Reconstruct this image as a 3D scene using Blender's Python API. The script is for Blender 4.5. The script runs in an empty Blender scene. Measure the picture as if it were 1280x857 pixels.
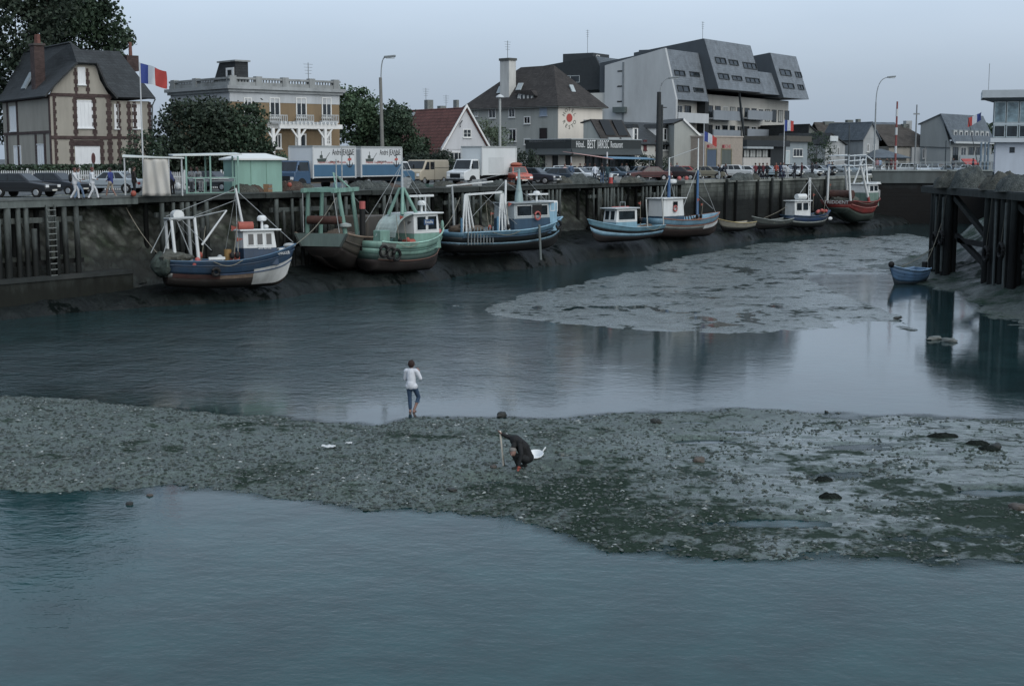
import bpy, math, random
import numpy as np
from mathutils import Vector, Matrix
random.seed(7); rng = np.random.default_rng(11)
R = math.radians
SC = bpy.context.scene; COL = SC.collection
V = Vector
# ------------------------------------------------------------------ camera geometry (metres; water z=0, quay z=6.4)
K = 1778.0; HZ = 198.0; CZ = 8.5; ZQ = 6.25
PIT = math.atan((428.5-HZ)/K); CP, SP = math.cos(PIT), math.sin(PIT)
def gp(px, Y, z=ZQ):
    return V(((px-640)/K*(Y*CP+(CZ-z)*SP), Y, z))
def at(px, py, Y):
    d = V(((px-640)/K, CP+(428.5-py)/K*SP, -SP+(428.5-py)/K*CP))
    return V((0,0,CZ)) + d*(Y/d.y)
def gz(px, py, z=0.0):
    d = V(((px-640)/K, CP+(428.5-py)/K*SP, -SP+(428.5-py)/K*CP))
    return V((0,0,CZ)) + d*((z-CZ)/d.z)
A = V((-27.8,77,0)); B = V((47,187,0)); U = (B-A).normalized(); N = V((-U.y,U.x,0)); LQ = (B-A).length
UA = math.atan2(U.y,U.x)
def Q(s, t, z=ZQ): 
    p = A+U*s+N*t; return V((p.x,p.y,z))
def sOf(px):
    k = (px-640)/K; k2 = k*CP; off = k*SP*(CZ-ZQ)
    return (k2*A.y+off-A.x)/(U.x-k2*U.y)
def wallY(px): return Q(sOf(px),0).y
def tOf(p): return (V((p.x,p.y,0))-A).dot(N)
# ------------------------------------------------------------------ materials
def C(h):
    h = h.lstrip('#'); o = []
    for i in (0,2,4):
        c = int(h[i:i+2],16)/255
        o.append(c/12.92 if c <= .04045 else ((c+.055)/1.055)**2.4)
    y = .25*o[0]+.6*o[1]+.15*o[2]      # weathered: a little less saturated than the hex
    return [x*.74+y*.26 for x in o]
_mc = {}
def nt(name):
    m = bpy.data.materials.new(name); m.use_nodes = True
    t = m.node_tree; return m, t.nodes, t.links, t.nodes['Principled BSDF']
def mixc(n, l, fac, a, b, mode='MIX'):
    x = n.new('ShaderNodeMix'); x.data_type = 'RGBA'; x.blend_type = mode
    for s, v in ((x.inputs[0],fac),(x.inputs[6],a),(x.inputs[7],b)):
        if hasattr(v,'is_linked'): l.new(v, s)
        elif isinstance(v,(int,float)): s.default_value = v
        else: s.default_value = (*v[:3],1)
    return x.outputs[2]
def noise(n, l, vec, scale, detail=4, rough=.6):
    x = n.new('ShaderNodeTexNoise'); x.inputs['Scale'].default_value = scale; x.inputs['Detail'].default_value = detail; x.inputs['Roughness'].default_value = rough
    if vec is not None: l.new(vec, x.inputs['Vector'])
    return x
def ramp(n, l, fac, stops):
    r = n.new('ShaderNodeValToRGB'); e = r.color_ramp.elements
    while len(e) < len(stops): e.new(.5)
    for i,(p,c) in enumerate(stops):
        e[i].position = p; e[i].color = (*(c if hasattr(c,'__len__') else (c,c,c)),1)
    l.new(fac, r.inputs[0]); return r.outputs[0]
def mathn(n, l, op, a, b=None, c=None):
    x = n.new('ShaderNodeMath'); x.operation = op
    for s, v in zip(x.inputs,(a,b,c)):
        if v is None: continue
        if hasattr(v,'is_linked'): l.new(v, s)
        else: s.default_value = v
    return x.outputs[0]
def bump(n, l, bs, h, st, dist=.02):
    b = n.new('ShaderNodeBump'); b.inputs['Strength'].default_value = st; b.inputs['Distance'].default_value = dist
    l.new(h, b.inputs['Height']); l.new(b.outputs[0], bs.inputs['Normal']); return b
def coords(n, l, kind='Object', sc=(1,1,1)):
    t = n.new('ShaderNodeTexCoord'); mp = n.new('ShaderNodeMapping'); mp.inputs['Scale'].default_value = sc
    l.new(t.outputs[kind], mp.inputs['Vector']); return mp.outputs[0]
def M(h, rough=.7, var=.14, scale=2.5, bp=0, metal=0, streak=False, spec=.35, dirt=0.0):
    """plain weathered surface: colour with blotches, optional rain streaks and grime"""
    key = (h,rough,var,scale,bp,metal,streak,spec,dirt)
    if key in _mc: return _mc[key]
    m, n, l, b = nt('surface_'+h.strip('#')); c = C(h)
    v = coords(n, l, 'Object', (1,1,.22) if streak else (1,1,1))
    nz = noise(n, l, v, scale, 6, .65)
    f = ramp(n, l, nz.outputs[0], [(.3,0),(.7,1)])
    col = mixc(n, l, f, [x*(1-var) for x in c], [min(1,x*(1+var)) for x in c])
    if dirt:
        n2 = noise(n, l, v, scale*.35, 8, .7)
        g = ramp(n, l, n2.outputs[0], [(.48,0),(.72,1)])
        col = mixc(n, l, mathn(n,l,'MULTIPLY',g,dirt), col, (.05,.052,.05))
    l.new(col, b.inputs['Base Color'])
    b.inputs['Roughness'].default_value = rough; b.inputs['Metallic'].default_value = metal; b.inputs['Specular IOR Level'].default_value = spec
    if bp:
        n3 = noise(n, l, v, scale*6, 4, .7); bump(n, l, b, n3.outputs[0], bp, .03)
    _mc[key] = m; return m
def tide(name, top, low, z0=4.0, soft=1.2, rough=.75, var=.3, stone=False, scale=1.5):
    """stone or timber that the tide covers: bare above, weed-stained below a wavering line"""
    m, n, l, b = nt(name)
    g = n.new('ShaderNodeNewGeometry'); sx = n.new('ShaderNodeSeparateXYZ'); l.new(g.outputs['Position'], sx.inputs[0])
    mp = n.new('ShaderNodeMapping'); mp.inputs['Scale'].default_value = (1,1,.3); l.new(g.outputs['Position'], mp.inputs[0])
    nz = noise(n, l, mp.outputs[0], scale, 7, .7)
    c1, c2 = C(top), C(low)
    f = ramp(n, l, nz.outputs[0], [(.3,0),(.72,1)])
    ct = mixc(n, l, f, [x*(1-var) for x in c1], [x*(1+var) for x in c1])
    cl = mixc(n, l, f, [x*.6 for x in c2], [x*1.5 for x in c2])
    h = mathn(n,l,'ADD', sx.outputs[2], mathn(n,l,'MULTIPLY_ADD',nz.outputs[0],2.2,-1.1))
    mr = n.new('ShaderNodeMapRange'); mr.inputs[1].default_value = z0-soft; mr.inputs[2].default_value = z0+soft; l.new(h, mr.inputs[0])
    col = mixc(n, l, mr.outputs[0], cl, ct)
    if stone:
        tx = n.new('ShaderNodeTexCoord')
        bt = n.new('ShaderNodeTexBrick'); bt.inputs['Scale'].default_value = 1; bt.inputs['Brick Width'].default_value = 1.1; bt.inputs['Row Height'].default_value = .5
        bt.inputs['Mortar Size'].default_value = .025; bt.inputs['Color1'].default_value = (.8,.8,.8,1); bt.inputs['Color2'].default_value = (1.15,1.15,1.15,1); bt.inputs['Mortar'].default_value = (.5,.5,.5,1)
        l.new(tx.outputs['UV'], bt.inputs['Vector'])
        col = mixc(n, l, 1.0, col, bt.outputs[0], 'MULTIPLY')
        bump(n, l, b, mathn(n,l,'MULTIPLY_ADD',nz.outputs[0],.6,bt.outputs[1]), .5, -.04)
    else:
        n3 = noise(n, l, mp.outputs[0], 9, 4, .7); bump(n, l, b, n3.outputs[0], .5, .03)
    l.new(col, b.inputs['Base Color']); b.inputs['Roughness'].default_value = rough; b.inputs['Specular IOR Level'].default_value = .3
    return m
def courses(name, h, row, wid, mortar=.6, rough=.7, var=.2, axis=2, spec=.3, sz=.02):
    """courses of tiles, slates or bricks laid in rows up the slope (object space)"""
    m, n, l, b = nt(name); c = C(h)
    t = n.new('ShaderNodeTexCoord'); s = n.new('ShaderNodeSeparateXYZ'); l.new(t.outputs['Object'], s.inputs[0])
    cb = n.new('ShaderNodeCombineXYZ'); l.new(mathn(n,l,'ADD',s.outputs[0],s.outputs[1]), cb.inputs[0]); l.new(s.outputs[2], cb.inputs[1])
    bt = n.new('ShaderNodeTexBrick'); bt.inputs['Scale'].default_value = 1; bt.inputs['Brick Width'].default_value = wid; bt.inputs['Row Height'].default_value = row; bt.inputs['Mortar Size'].default_value = sz
    bt.inputs['Color1'].default_value = (*[x*(1-var) for x in c],1); bt.inputs['Color2'].default_value = (*[x*(1+var) for x in c],1); bt.inputs['Mortar'].default_value = (*[x*mortar for x in c],1)
    l.new(cb.outputs[0], bt.inputs['Vector'])
    nz = noise(n, l, t.outputs['Object'], .9, 7, .7); f = ramp(n, l, nz.outputs[0], [(.3,.65),(.75,1.25)])
    col = mixc(n, l, 1.0, bt.outputs[0], f, 'MULTIPLY'); l.new(col, b.inputs['Base Color'])
    b.inputs['Roughness'].default_value = rough; b.inputs['Specular IOR Level'].default_value = spec
    bump(n, l, b, bt.outputs[1], .6, -.03); return m
def leafmat(name, h, var=.58):
    m, n, l, b = nt(name); c = C(h); v = coords(n, l, 'Object')
    n1 = noise(n, l, v, .55, 4, .6); n2 = noise(n, l, v, 5, 2, .6)
    f = mathn(n,l,'ADD',mathn(n,l,'MULTIPLY',n1.outputs[0],.6),mathn(n,l,'MULTIPLY',n2.outputs[0],.4))
    f = ramp(n, l, f, [(.32,0),(.68,1)])
    col = mixc(n, l, f, [x*(1-var) for x in c], [c[0]*(1+var*1.5),c[1]*(1+var),c[2]*(1+var*.6)])
    l.new(col, b.inputs['Base Color']); b.inputs['Roughness'].default_value = .6; b.inputs['Specular IOR Level'].default_value = .25
    return m
def glass(name='window_glass', h='#1c262c', rough=.08):
    key = (name,h,rough)
    if key in _mc: return _mc[key]
    m, n, l, b = nt(name); c = C(h)
    nz = noise(n, l, coords(n,l,'Object'), .8, 3); f = ramp(n,l,nz.outputs[0],[(.35,0),(.65,1)])
    l.new(mixc(n,l,f,[x*.6 for x in c],[x*1.7 for x in c]), b.inputs['Base Color'])
    b.inputs['Roughness'].default_value = rough; b.inputs['IOR'].default_value = 1.5; _mc[key] = m; return m
# ------------------------------------------------------------------ mesh builder
class MB:
    def __init__(s): s.v = []; s.f = []; s.mi = []; s.cur = 0
    def add(s, vs, fs):
        b = len(s.v); s.v += [tuple(p) for p in vs]
        for f in fs: s.f.append(tuple(i+b for i in f)); s.mi.append(s.cur)
        return s
    def quad(s, *p): return s.add(p, [tuple(range(len(p)))])
    def obox(s, o, ex, ey, ez):
        o, ex, ey, ez = V(o), V(ex), V(ey), V(ez)
        p = [o, o+ex, o+ex+ey, o+ey, o+ez, o+ex+ez, o+ex+ey+ez, o+ey+ez]
        fs = [(0,3,2,1),(4,5,6,7),(0,1,5,4),(1,2,6,5),(2,3,7,6),(3,0,4,7)]
        if ex.cross(ey).dot(ez) < 0: fs = [f[::-1] for f in fs]
        return s.add(p, fs)
    def box(s, x0, y0, z0, x1, y1, z1): return s.obox((x0,y0,z0),(x1-x0,0,0),(0,y1-y0,0),(0,0,z1-z0))
    def bar(s, a, b, w, h=None, up=(0,0,1)):
        a, b = V(a), V(b); d = (b-a).normalized(); upv = V(up)
        if abs(d.dot(upv)) > .98: upv = V((1,0,0))
        r = d.cross(upv).normalized(); q = r.cross(d).normalized(); h = h or w
        return s.obox(a-r*w/2-q*h/2, r*w, q*h, b-a)
    def cyl(s, a, b, r0, r1=None, n=8):
        a, b = V(a), V(b); r1 = r0 if r1 is None else r1; d = (b-a).normalized()
        x = d.cross(V((0,0,1)) if abs(d.z) < .95 else V((1,0,0))).normalized(); y = d.cross(x)
        vs = []
        for c, r in ((a,r0),(b,r1)):
            for i in range(n):
                t = 2*math.pi*i/n; vs.append(c+x*math.cos(t)*r+y*math.sin(t)*r)
        fs = [(i,(i+1)%n,n+(i+1)%n,n+i) for i in range(n)]+[tuple(range(n))[::-1],tuple(range(n,2*n))]
        return s.add(vs, fs)
    def tube(s, pts, r, n=6):
        pts = [V(p) for p in pts]; vs = []; m = len(pts)
        rr = r if hasattr(r,'__len__') else [r]*m
        for i, p in enumerate(pts):
            d = (pts[min(i+1,m-1)]-pts[max(i-1,0)]).normalized()
            x = d.cross(V((0,0,1)) if abs(d.z) < .95 else V((1,0,0))).normalized(); y = d.cross(x)
            for k in range(n):
                t = 2*math.pi*k/n; vs.append(p+x*math.cos(t)*rr[i]+y*math.sin(t)*rr[i])
        fs = [(i*n+k,i*n+(k+1)%n,(i+1)*n+(k+1)%n,(i+1)*n+k) for i in range(m-1) for k in range(n)]
        fs += [tuple(range(n))[::-1], tuple(range((m-1)*n,m*n))]
        return s.add(vs, fs)
    def ball(s, c, rx, ry=None, rz=None, nu=12, nv=8):
        ry = ry or rx; rz = rz or rx; c = V(c); vs = [c+V((0,0,rz))]
        for j in range(1,nv):
            p = math.pi*j/nv
            for i in range(nu):
                t = 2*math.pi*i/nu; vs.append(c+V((rx*math.sin(p)*math.cos(t),ry*math.sin(p)*math.sin(t),rz*math.cos(p))))
        vs.append(c-V((0,0,rz))); e = len(vs)-1
        fs = [(0,1+i,1+(i+1)%nu) for i in range(nu)]
        for j in range(nv-2):
            for i in range(nu): a = 1+j*nu; fs.append((a+i,a+nu+i,a+nu+(i+1)%nu,a+(i+1)%nu))
        a = 1+(nv-2)*nu; fs += [(a+(i+1)%nu,a+i,e) for i in range(nu)]
        return s.add(vs, fs)
    def lathe(s, c, prof, n=14):
        c = V(c); vs = [c+V((r*math.cos(2*math.pi*i/n),r*math.sin(2*math.pi*i/n),z)) for r,z in prof for i in range(n)]
        fs = [(j*n+i,j*n+(i+1)%n,(j+1)*n+(i+1)%n,(j+1)*n+i) for j in range(len(prof)-1) for i in range(n)]
        fs += [tuple(range(n))[::-1], tuple(range((len(prof)-1)*n,len(prof)*n))]
        return s.add(vs, fs)
    def prism(s, poly, ext):
        ext = V(ext); p = [V(q) for q in poly]; n = len(p)
        fs = [tuple(range(n))[::-1], tuple(range(n,2*n))]+[(i,(i+1)%n,n+(i+1)%n,n+i) for i in range(n)]
        nn = V((0,0,0))
        for i in range(n): nn += p[i].cross(p[(i+1)%n])
        if nn.dot(ext) < 0: fs = [f[::-1] for f in fs]
        return s.add(p+[q+ext for q in p], fs)
    def build(s, name, mat, parent=None, smooth=False, solid=0, bevel=0, loc=None, rz=0, uv=None):
        me = bpy.data.meshes.new(name); me.from_pydata(s.v, [], s.f); 
        for m in (mat if isinstance(mat,(list,tuple)) else [mat]): me.materials.append(m)
        if any(s.mi): me.polygons.foreach_set('material_index', s.mi)
        if smooth:
            me.polygons.foreach_set('use_smooth',[True]*len(s.f)); me.set_sharp_from_angle(angle=.8)
        if uv:
            ul = me.uv_layers.new()
            for lp in me.loops: ul.data[lp.index].uv = uv(me.vertices[lp.vertex_index].co)
        me.update()
        o = bpy.data.objects.new(name, me); COL.objects.link(o)
        if parent: o.parent = parent
        if loc is not None: o.location = loc
        if rz: o.rotation_euler.z = rz
        if solid:
            md = o.modifiers.new('thick','SOLIDIFY'); md.thickness = solid; md.offset = -1
        if bevel:
            md = o.modifiers.new('edge','BEVEL'); md.width = bevel; md.segments = 2; md.limit_method = 'ANGLE'; md.angle_limit = .6
        return o
def np_mesh(name, verts, faces, mat, parent=None, smooth=True, mi=None):
    me = bpy.data.meshes.new(name); verts = np.asarray(verts,np.float32); faces = np.asarray(faces,np.int32); k = faces.shape[1]
    me.vertices.add(len(verts)); me.vertices.foreach_set('co', verts.ravel())
    me.loops.add(faces.size); me.loops.foreach_set('vertex_index', faces.ravel())
    me.polygons.add(len(faces)); me.polygons.foreach_set('loop_start', np.arange(0,faces.size,k,dtype=np.int32))
    try: me.polygons.foreach_set('loop_total', np.full(len(faces),k,np.int32))
    except Exception: pass
    for m in (mat if isinstance(mat,(list,tuple)) else [mat]): me.materials.append(m)
    if mi is not None: me.polygons.foreach_set('material_index', np.asarray(mi,np.int32))
    me.polygons.foreach_set('use_smooth', np.full(len(faces),smooth)); me.update(calc_edges=True); me.validate()
    o = bpy.data.objects.new(name, me); COL.objects.link(o)
    if parent: o.parent = parent
    return o
def tag(o, label=None, cat=None, group=None, kind=None):
    for k, v in (('label',label),('category',cat),('group',group),('kind',kind)):
        if v: o[k] = v
    return o
def thing(name, label, cat, loc=(0,0,0), rz=0, group=None):
    o = bpy.data.objects.new(name, None); COL.objects.link(o); o.location = loc; o.rotation_euler.z = rz; o.empty_display_size = .3
    return tag(o, label, cat, group)
def copy_tree(o, parent=None):
    c = o.copy(); COL.objects.link(c); c.parent = parent
    for ch in o.children: copy_tree(ch, c)
    return c
# ------------------------------------------------------------------ numpy noise
def vnoise(x, y, seed=0):
    xi = np.floor(x).astype(np.int64); yi = np.floor(y).astype(np.int64); xf = x-xi; yf = y-yi
    def h(a, b):
        n = (a*374761393+b*668265263+seed*974711) & 0x7fffffff
        n = ((n ^ (n>>13))*1274126177) & 0x7fffffff
        return ((n ^ (n>>16)) & 0xffff)/65535.0
    u = xf*xf*(3-2*xf); w = yf*yf*(3-2*yf)
    return (h(xi,yi)*(1-u)+h(xi+1,yi)*u)*(1-w)+(h(xi,yi+1)*(1-u)+h(xi+1,yi+1)*u)*w
def fbm(x, y, o=5, seed=0, g=.55):
    s = 0; a = 1; t = 0
    for i in range(o): s = s+a*vnoise(x*2**i+17*i, y*2**i-9*i, seed+i); t += a; a *= g
    return s/t
def grid(name, X, Y, Z, mat, **k):
    ny, nx = X.shape; v = np.stack([X,Y,Z],-1).reshape(-1,3); i = np.arange(nx*ny).reshape(ny,nx)
    f = np.stack([i[:-1,:-1],i[:-1,1:],i[1:,1:],i[1:,:-1]],-1).reshape(-1,4)
    return np_mesh(name, v, f, mat, **k)
# ------------------------------------------------------------------ lettering
def text_mesh(body, size=1.0, ext=.004):
    cu = bpy.data.curves.new('lettering','FONT'); cu.body = body; cu.size = size; cu.align_x = 'CENTER'; cu.align_y = 'CENTER'; cu.extrude = ext; cu.resolution_u = 2
    o = bpy.data.objects.new('tmp_text', cu); COL.objects.link(o)
    dg = bpy.context.evaluated_depsgraph_get(); me = bpy.data.meshes.new_from_object(o.evaluated_get(dg))
    bpy.data.objects.remove(o); bpy.data.curves.remove(cu); return me
def lettering(body, size, mat, parent, loc, rot, name='lettering', width=None, bold=1.0):
    me = text_mesh(body, size); me.name = name; me.materials.clear(); me.materials.append(mat)
    xs = [v.co.x for v in me.vertices]; ys = [v.co.y for v in me.vertices]
    if width and xs:
        f = width/(max(xs)-min(xs))
        for v in me.vertices: v.co.x *= f
    o = bpy.data.objects.new(name, me); COL.objects.link(o); o.parent = parent; o.location = loc; o.rotation_euler = rot; return o
# ================================================================== world, light, camera
SUN_EL, SUN_AZ = 38, 38     # sun behind thin overcast, to the right of and behind the photographer
w = bpy.data.worlds.new('World'); SC.world = w; w.use_nodes = True
wn, wl = w.node_tree.nodes, w.node_tree.links
sky = wn.new('ShaderNodeTexSky'); sky.sky_type = 'NISHITA'; sky.sun_disc = False
sky.sun_elevation = R(SUN_EL); sky.sun_rotation = R(180-SUN_AZ); sky.air_density = 1.0; sky.dust_density = 4.0; sky.ozone_density = 2.0
tc = wn.new('ShaderNodeTexCoord')
mp = wn.new('ShaderNodeMapping'); mp.inputs['Scale'].default_value = (1,1,3.2); wl.new(tc.outputs['Generated'], mp.inputs[0])
cn = noise(wn, wl, mp.outputs[0], 1.6, 5, .55)
cloud = ramp(wn, wl, cn.outputs[0], [(.3,(3.45,4.26,5.3)),(.7,(4.2,4.98,5.98))])
skymix = mixc(wn, wl, .84, sky.outputs[0], cloud)
sz_ = wn.new('ShaderNodeSeparateXYZ'); wl.new(tc.outputs['Generated'], sz_.inputs[0])   # overcast: brighter towards the zenith
gr = ramp(wn, wl, sz_.outputs[2], [(0,.71),(.05,.8),(.12,1.1),(.19,1.02),(.29,.84),(.6,1.08),(1,1.22)])
skymix = mixc(wn, wl, 1.0, skymix, gr, 'MULTIPLY')
bg = wn['Background']; wl.new(skymix, bg.inputs[0]); bg.inputs[1].default_value = .1
sun = bpy.data.lights.new('sun','SUN'); sun.energy = 1.3; sun.angle = R(75); sun.color = (1,.96,.9)
so = bpy.data.objects.new('sun', sun); COL.objects.link(so)
sd = V((math.sin(R(SUN_AZ))*math.cos(R(SUN_EL)), -math.cos(R(SUN_AZ))*math.cos(R(SUN_EL)), math.sin(R(SUN_EL))))
so.rotation_euler = sd.to_track_quat('Z','Y').to_euler(); so.location = (40,-40,80)
cam = bpy.data.cameras.new('camera'); cam.sensor_width = 36; cam.lens = 36*K/1280; cam.clip_end = 6000; cam.clip_start = .2
co = bpy.data.objects.new('camera', cam); COL.objects.link(co); co.location = (0,0,CZ); co.rotation_euler = (math.pi/2-PIT,0,0); SC.camera = co
vs = SC.view_settings; vs.view_transform = 'Standard'; vs.look = 'None'; vs.gamma = 1; vs.use_curve_mapping = False; vs.exposure = .58
SC.cycles.max_bounces = 6; SC.cycles.use_denoising = True
# ================================================================== ground under everything, water
def mudmat(name, c1, c2, weed, wet=.5, weedcut=.56, bumpst=.6, spec=.45, wetx=None, wsoft=.1, weedy=False):
    m, n, l, b = nt(name)
    v = coords(n, l, 'Object'); big = noise(n,l,v,.22,5,.6); mid = noise(n,l,v,1.3,6,.65); fine = noise(n,l,v,9,5,.7)
    f = ramp(n,l,mid.outputs[0],[(.32,0),(.68,1)]); col = mixc(n,l,f,C(c1),C(c2))
    fine2 = noise(n,l,v,26,3,.7); fs = ramp(n,l,mathn(n,l,'ADD',mathn(n,l,'MULTIPLY',fine.outputs[0],.62),mathn(n,l,'MULTIPLY',fine2.outputs[0],.38)),[(.38,.3),(.63,1.6)]); col = mixc(n,l,1.0,col,fs,'MULTIPLY')
    wm = mathn(n,l,'ADD',mathn(n,l,'MULTIPLY',big.outputs[0],.5),mathn(n,l,'MULTIPLY',mid.outputs[0],.5))
    if weedy:                 # green weed grows thickest along the lower, seaward edge
        sy_ = n.new('ShaderNodeSeparateXYZ'); l.new(v,sy_.inputs[0]); wy_ = n.new('ShaderNodeMapRange'); wy_.inputs[1].default_value = 39.5; wy_.inputs[2].default_value = 34; wy_.inputs[4].default_value = .09; l.new(sy_.outputs[1],wy_.inputs[0])
        wx_ = n.new('ShaderNodeMapRange'); wx_.inputs[1].default_value = -3; wx_.inputs[2].default_value = 2; l.new(sy_.outputs[0],wx_.inputs[0]); wm = mathn(n,l,'ADD',wm,mathn(n,l,'MULTIPLY',wy_.outputs[0],wx_.outputs[0]))
    wf = ramp(n,l,wm,[(weedcut,0),(weedcut+wsoft,.8)]); col = mixc(n,l,wf,col,C(weed))
    l.new(col,b.inputs['Base Color']); l.new(mathn(n,l,'MULTIPLY_ADD',wf,-spec*1.2,spec),b.inputs['Specular IOR Level'])
    rr = mathn(n,l,'ADD',mathn(n,l,'MULTIPLY',mid.outputs[0],.5),mathn(n,l,'MULTIPLY',big.outputs[0],.5))
    l.new(mathn(n,l,'MULTIPLY_ADD',wf,.6,ramp(n,l,rr,[(.36,.16+.25*(1-wet)),(.62,.34+.5*(1-wet))])), b.inputs['Roughness'])
    bm = bump(n,l,b,mathn(n,l,'MULTIPLY_ADD',fine.outputs[0],.7,mid.outputs[0]),bumpst,.05)
    if wetx is not None:      # towards the right the ground lies lower and carries a film of water
        sx = n.new('ShaderNodeSeparateXYZ'); l.new(v,sx.inputs[0]); mr = n.new('ShaderNodeMapRange'); mr.inputs[1].default_value = wetx[0]; mr.inputs[2].default_value = wetx[1]
        dry = n.new('ShaderNodeMapRange'); dry.inputs[1].default_value = 41.5; dry.inputs[2].default_value = 46; dry.inputs[4].default_value = -6; l.new(sx.outputs[1],dry.inputs[0])
        l.new(mathn(n,l,'ADD',mathn(n,l,'ADD',sx.outputs[0],dry.outputs[0]),mathn(n,l,'MULTIPLY_ADD',mid.outputs[0],9,-4.5)),mr.inputs[0])
        ro = b.inputs['Roughness'].links[0].from_socket; mx = n.new('ShaderNodeMix'); l.new(mr.outputs[0],mx.inputs[0]); l.new(ro,mx.inputs[2]); mathr = mathn(n,l,'MULTIPLY_ADD',wf,.6,.1); l.new(mathr,mx.inputs[3]); l.new(mx.outputs[0],b.inputs['Roughness'])
        l.new(mathn(n,l,'MULTIPLY_ADD',mr.outputs[0],-bumpst*.85,bumpst),bm.inputs['Strength'])
    return m
MUD = mudmat('gravelly_mud','#303f38','#4b5d53','#18291f',.55,.53,.8,wetx=(1.5,6),wsoft=.06,weedy=True)
MUDW = mudmat('wet_mud','#434f4f','#5e6b67','#141e1c',.95,.53,.2,wsoft=.05)
MUDD = mudmat('dark_silt','#0b1112','#1a2322','#080e0d',.5,.54,1.3,spec=.22,wsoft=.05)
seabed = MB(); seabed.quad((-3000,-600,-1.3),(3000,-600,-1.3),(3000,5000,-1.3),(-3000,5000,-1.3))
tag(seabed.build('ground', MUDD), kind='structure')
def watermat():
    m, n, l, b = nt('harbour_water'); g = n.new('ShaderNodeNewGeometry'); P = g.outputs['Position']
    big = noise(n,l,P,.09,4,.6); med = noise(n,l,P,.55,5,.65)
    f = ramp(n,l,mathn(n,l,'ADD',mathn(n,l,'MULTIPLY',big.outputs[0],.45),mathn(n,l,'MULTIPLY',med.outputs[0],.55)),[(.36,0),(.66,1)])
    spn = n.new('ShaderNodeSeparateXYZ'); l.new(P, spn.inputs[0]); nm = n.new('ShaderNodeMapRange'); nm.inputs[1].default_value = 40; nm.inputs[2].default_value = 33; l.new(spn.outputs[1],nm.inputs[0])   # the near pool is shallow and greener
    l.new(mixc(n,l,nm.outputs[0],mixc(n,l,f,(.008,.018,.02),(.018,.042,.045)),mixc(n,l,f,(0,.02,.022),(.006,.052,.055))), b.inputs['Base Color'])
    b.inputs['IOR'].default_value = 1.333; b.inputs['Roughness'].default_value = .06
    # wind: a rippled tongue of water in the inner channel (left), a lighter breeze over the near pool, calm to the right
    sp = n.new('ShaderNodeSeparateXYZ'); l.new(P, sp.inputs[0])
    wind = noise(n,l,P,.07,3,.5)
    fx = n.new('ShaderNodeMapRange'); fx.inputs[1].default_value = 4; fx.inputs[2].default_value = -12; l.new(sp.outputs[0],fx.inputs[0])
    fy = n.new('ShaderNodeMapRange'); fy.inputs[1].default_value = 48; fy.inputs[2].default_value = 62; l.new(sp.outputs[1],fy.inputs[0])
    wm = mathn(n,l,'MULTIPLY', mathn(n,l,'MULTIPLY',fx.outputs[0],fy.outputs[0]), ramp(n,l,wind.outputs[0],[(.35,.35),(.6,1)]))
    near = n.new('ShaderNodeMapRange'); near.inputs[1].default_value = 38; near.inputs[2].default_value = 30; near.inputs[4].default_value = .1; l.new(sp.outputs[1],near.inputs[0])
    far = n.new('ShaderNodeMapRange'); far.inputs[1].default_value = 85; far.inputs[2].default_value = 105; far.inputs[4].default_value = .2; l.new(sp.outputs[1],far.inputs[0])
    st = mathn(n,l,'ADD',mathn(n,l,'ADD',mathn(n,l,'MULTIPLY',wm,1.6),near.outputs[0]),mathn(n,l,'ADD',far.outputs[0],.035))
    mp1 = n.new('ShaderNodeMapping'); mp1.inputs['Scale'].default_value = (1.1,1.5,1); mp1.inputs['Rotation'].default_value = (0,0,.3); l.new(P, mp1.inputs[0])
    r1 = noise(n,l,mp1.outputs[0],1.5,3,.55); r2 = noise(n,l,mp1.outputs[0],4.5,3,.6)
    r3 = noise(n,l,P,.45,2,.5); at = n.new('ShaderNodeAttribute'); at.attribute_name = 'shallow'; fr = n.new('ShaderNodeFresnel'); fr.inputs[0].default_value = 1.333
    tb = n.new('ShaderNodeBsdfTransparent'); tb.inputs[0].default_value = (.72,.84,.85,1); mxs = n.new('ShaderNodeMixShader')
    l.new(mathn(n,l,'MULTIPLY',at.outputs['Fac'],mathn(n,l,'SUBTRACT',1,fr.outputs[0])),mxs.inputs[0]); l.new(b.outputs[0],mxs.inputs[1]); l.new(tb.outputs[0],mxs.inputs[2]); l.new(mxs.outputs[0],n['Material Output'].inputs[0])
    h = mathn(n,l,'ADD',mathn(n,l,'MULTIPLY_ADD',r3.outputs[0],1.6,r1.outputs[0]),mathn(n,l,'MULTIPLY',r2.outputs[0],.5))
    bm = bump(n,l,b,h,1,.09); l.new(st,bm.inputs['Strength']); return m
WATER = watermat()
# ---- the bank in front
def edge(pts):
    w_ = sorted([tuple(gz(x,y)[:2]) for x,y in pts]); a = np.array(w_); return a[:,0], a[:,1]
fX,fY = edge([(-150,494),(0,497),(100,499),(220,512),(330,518),(430,531),(475,532),(520,523),(620,524),(700,522),(800,515),(880,512),(960,514),(1100,520),(1280,524),(1400,524)])
nX,nY = edge([(-100,612),(0,610),(60,614),(200,611),(280,611),(330,618),(430,632),(520,636),(640,648),(700,668),(760,685),(830,690),(900,697),(1000,698),(1100,700),(1200,705),(1280,708),(1400,712)])
PUD = [(880,550,1.1,.55,.2),(915,537,.8,.3,.16),(860,526,.7,.25,.14),(235,538,1.6,.9,.16),(610,600,.9,.5,.17),(1080,556,1.5,.6,.1),(1250,612,1.2,.5,.12),(720,570,1.3,.5,.13),(960,650,2.0,.5,.12),(1010,590,2.2,.7,.08),(730,545,.8,.3,.1)]
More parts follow.
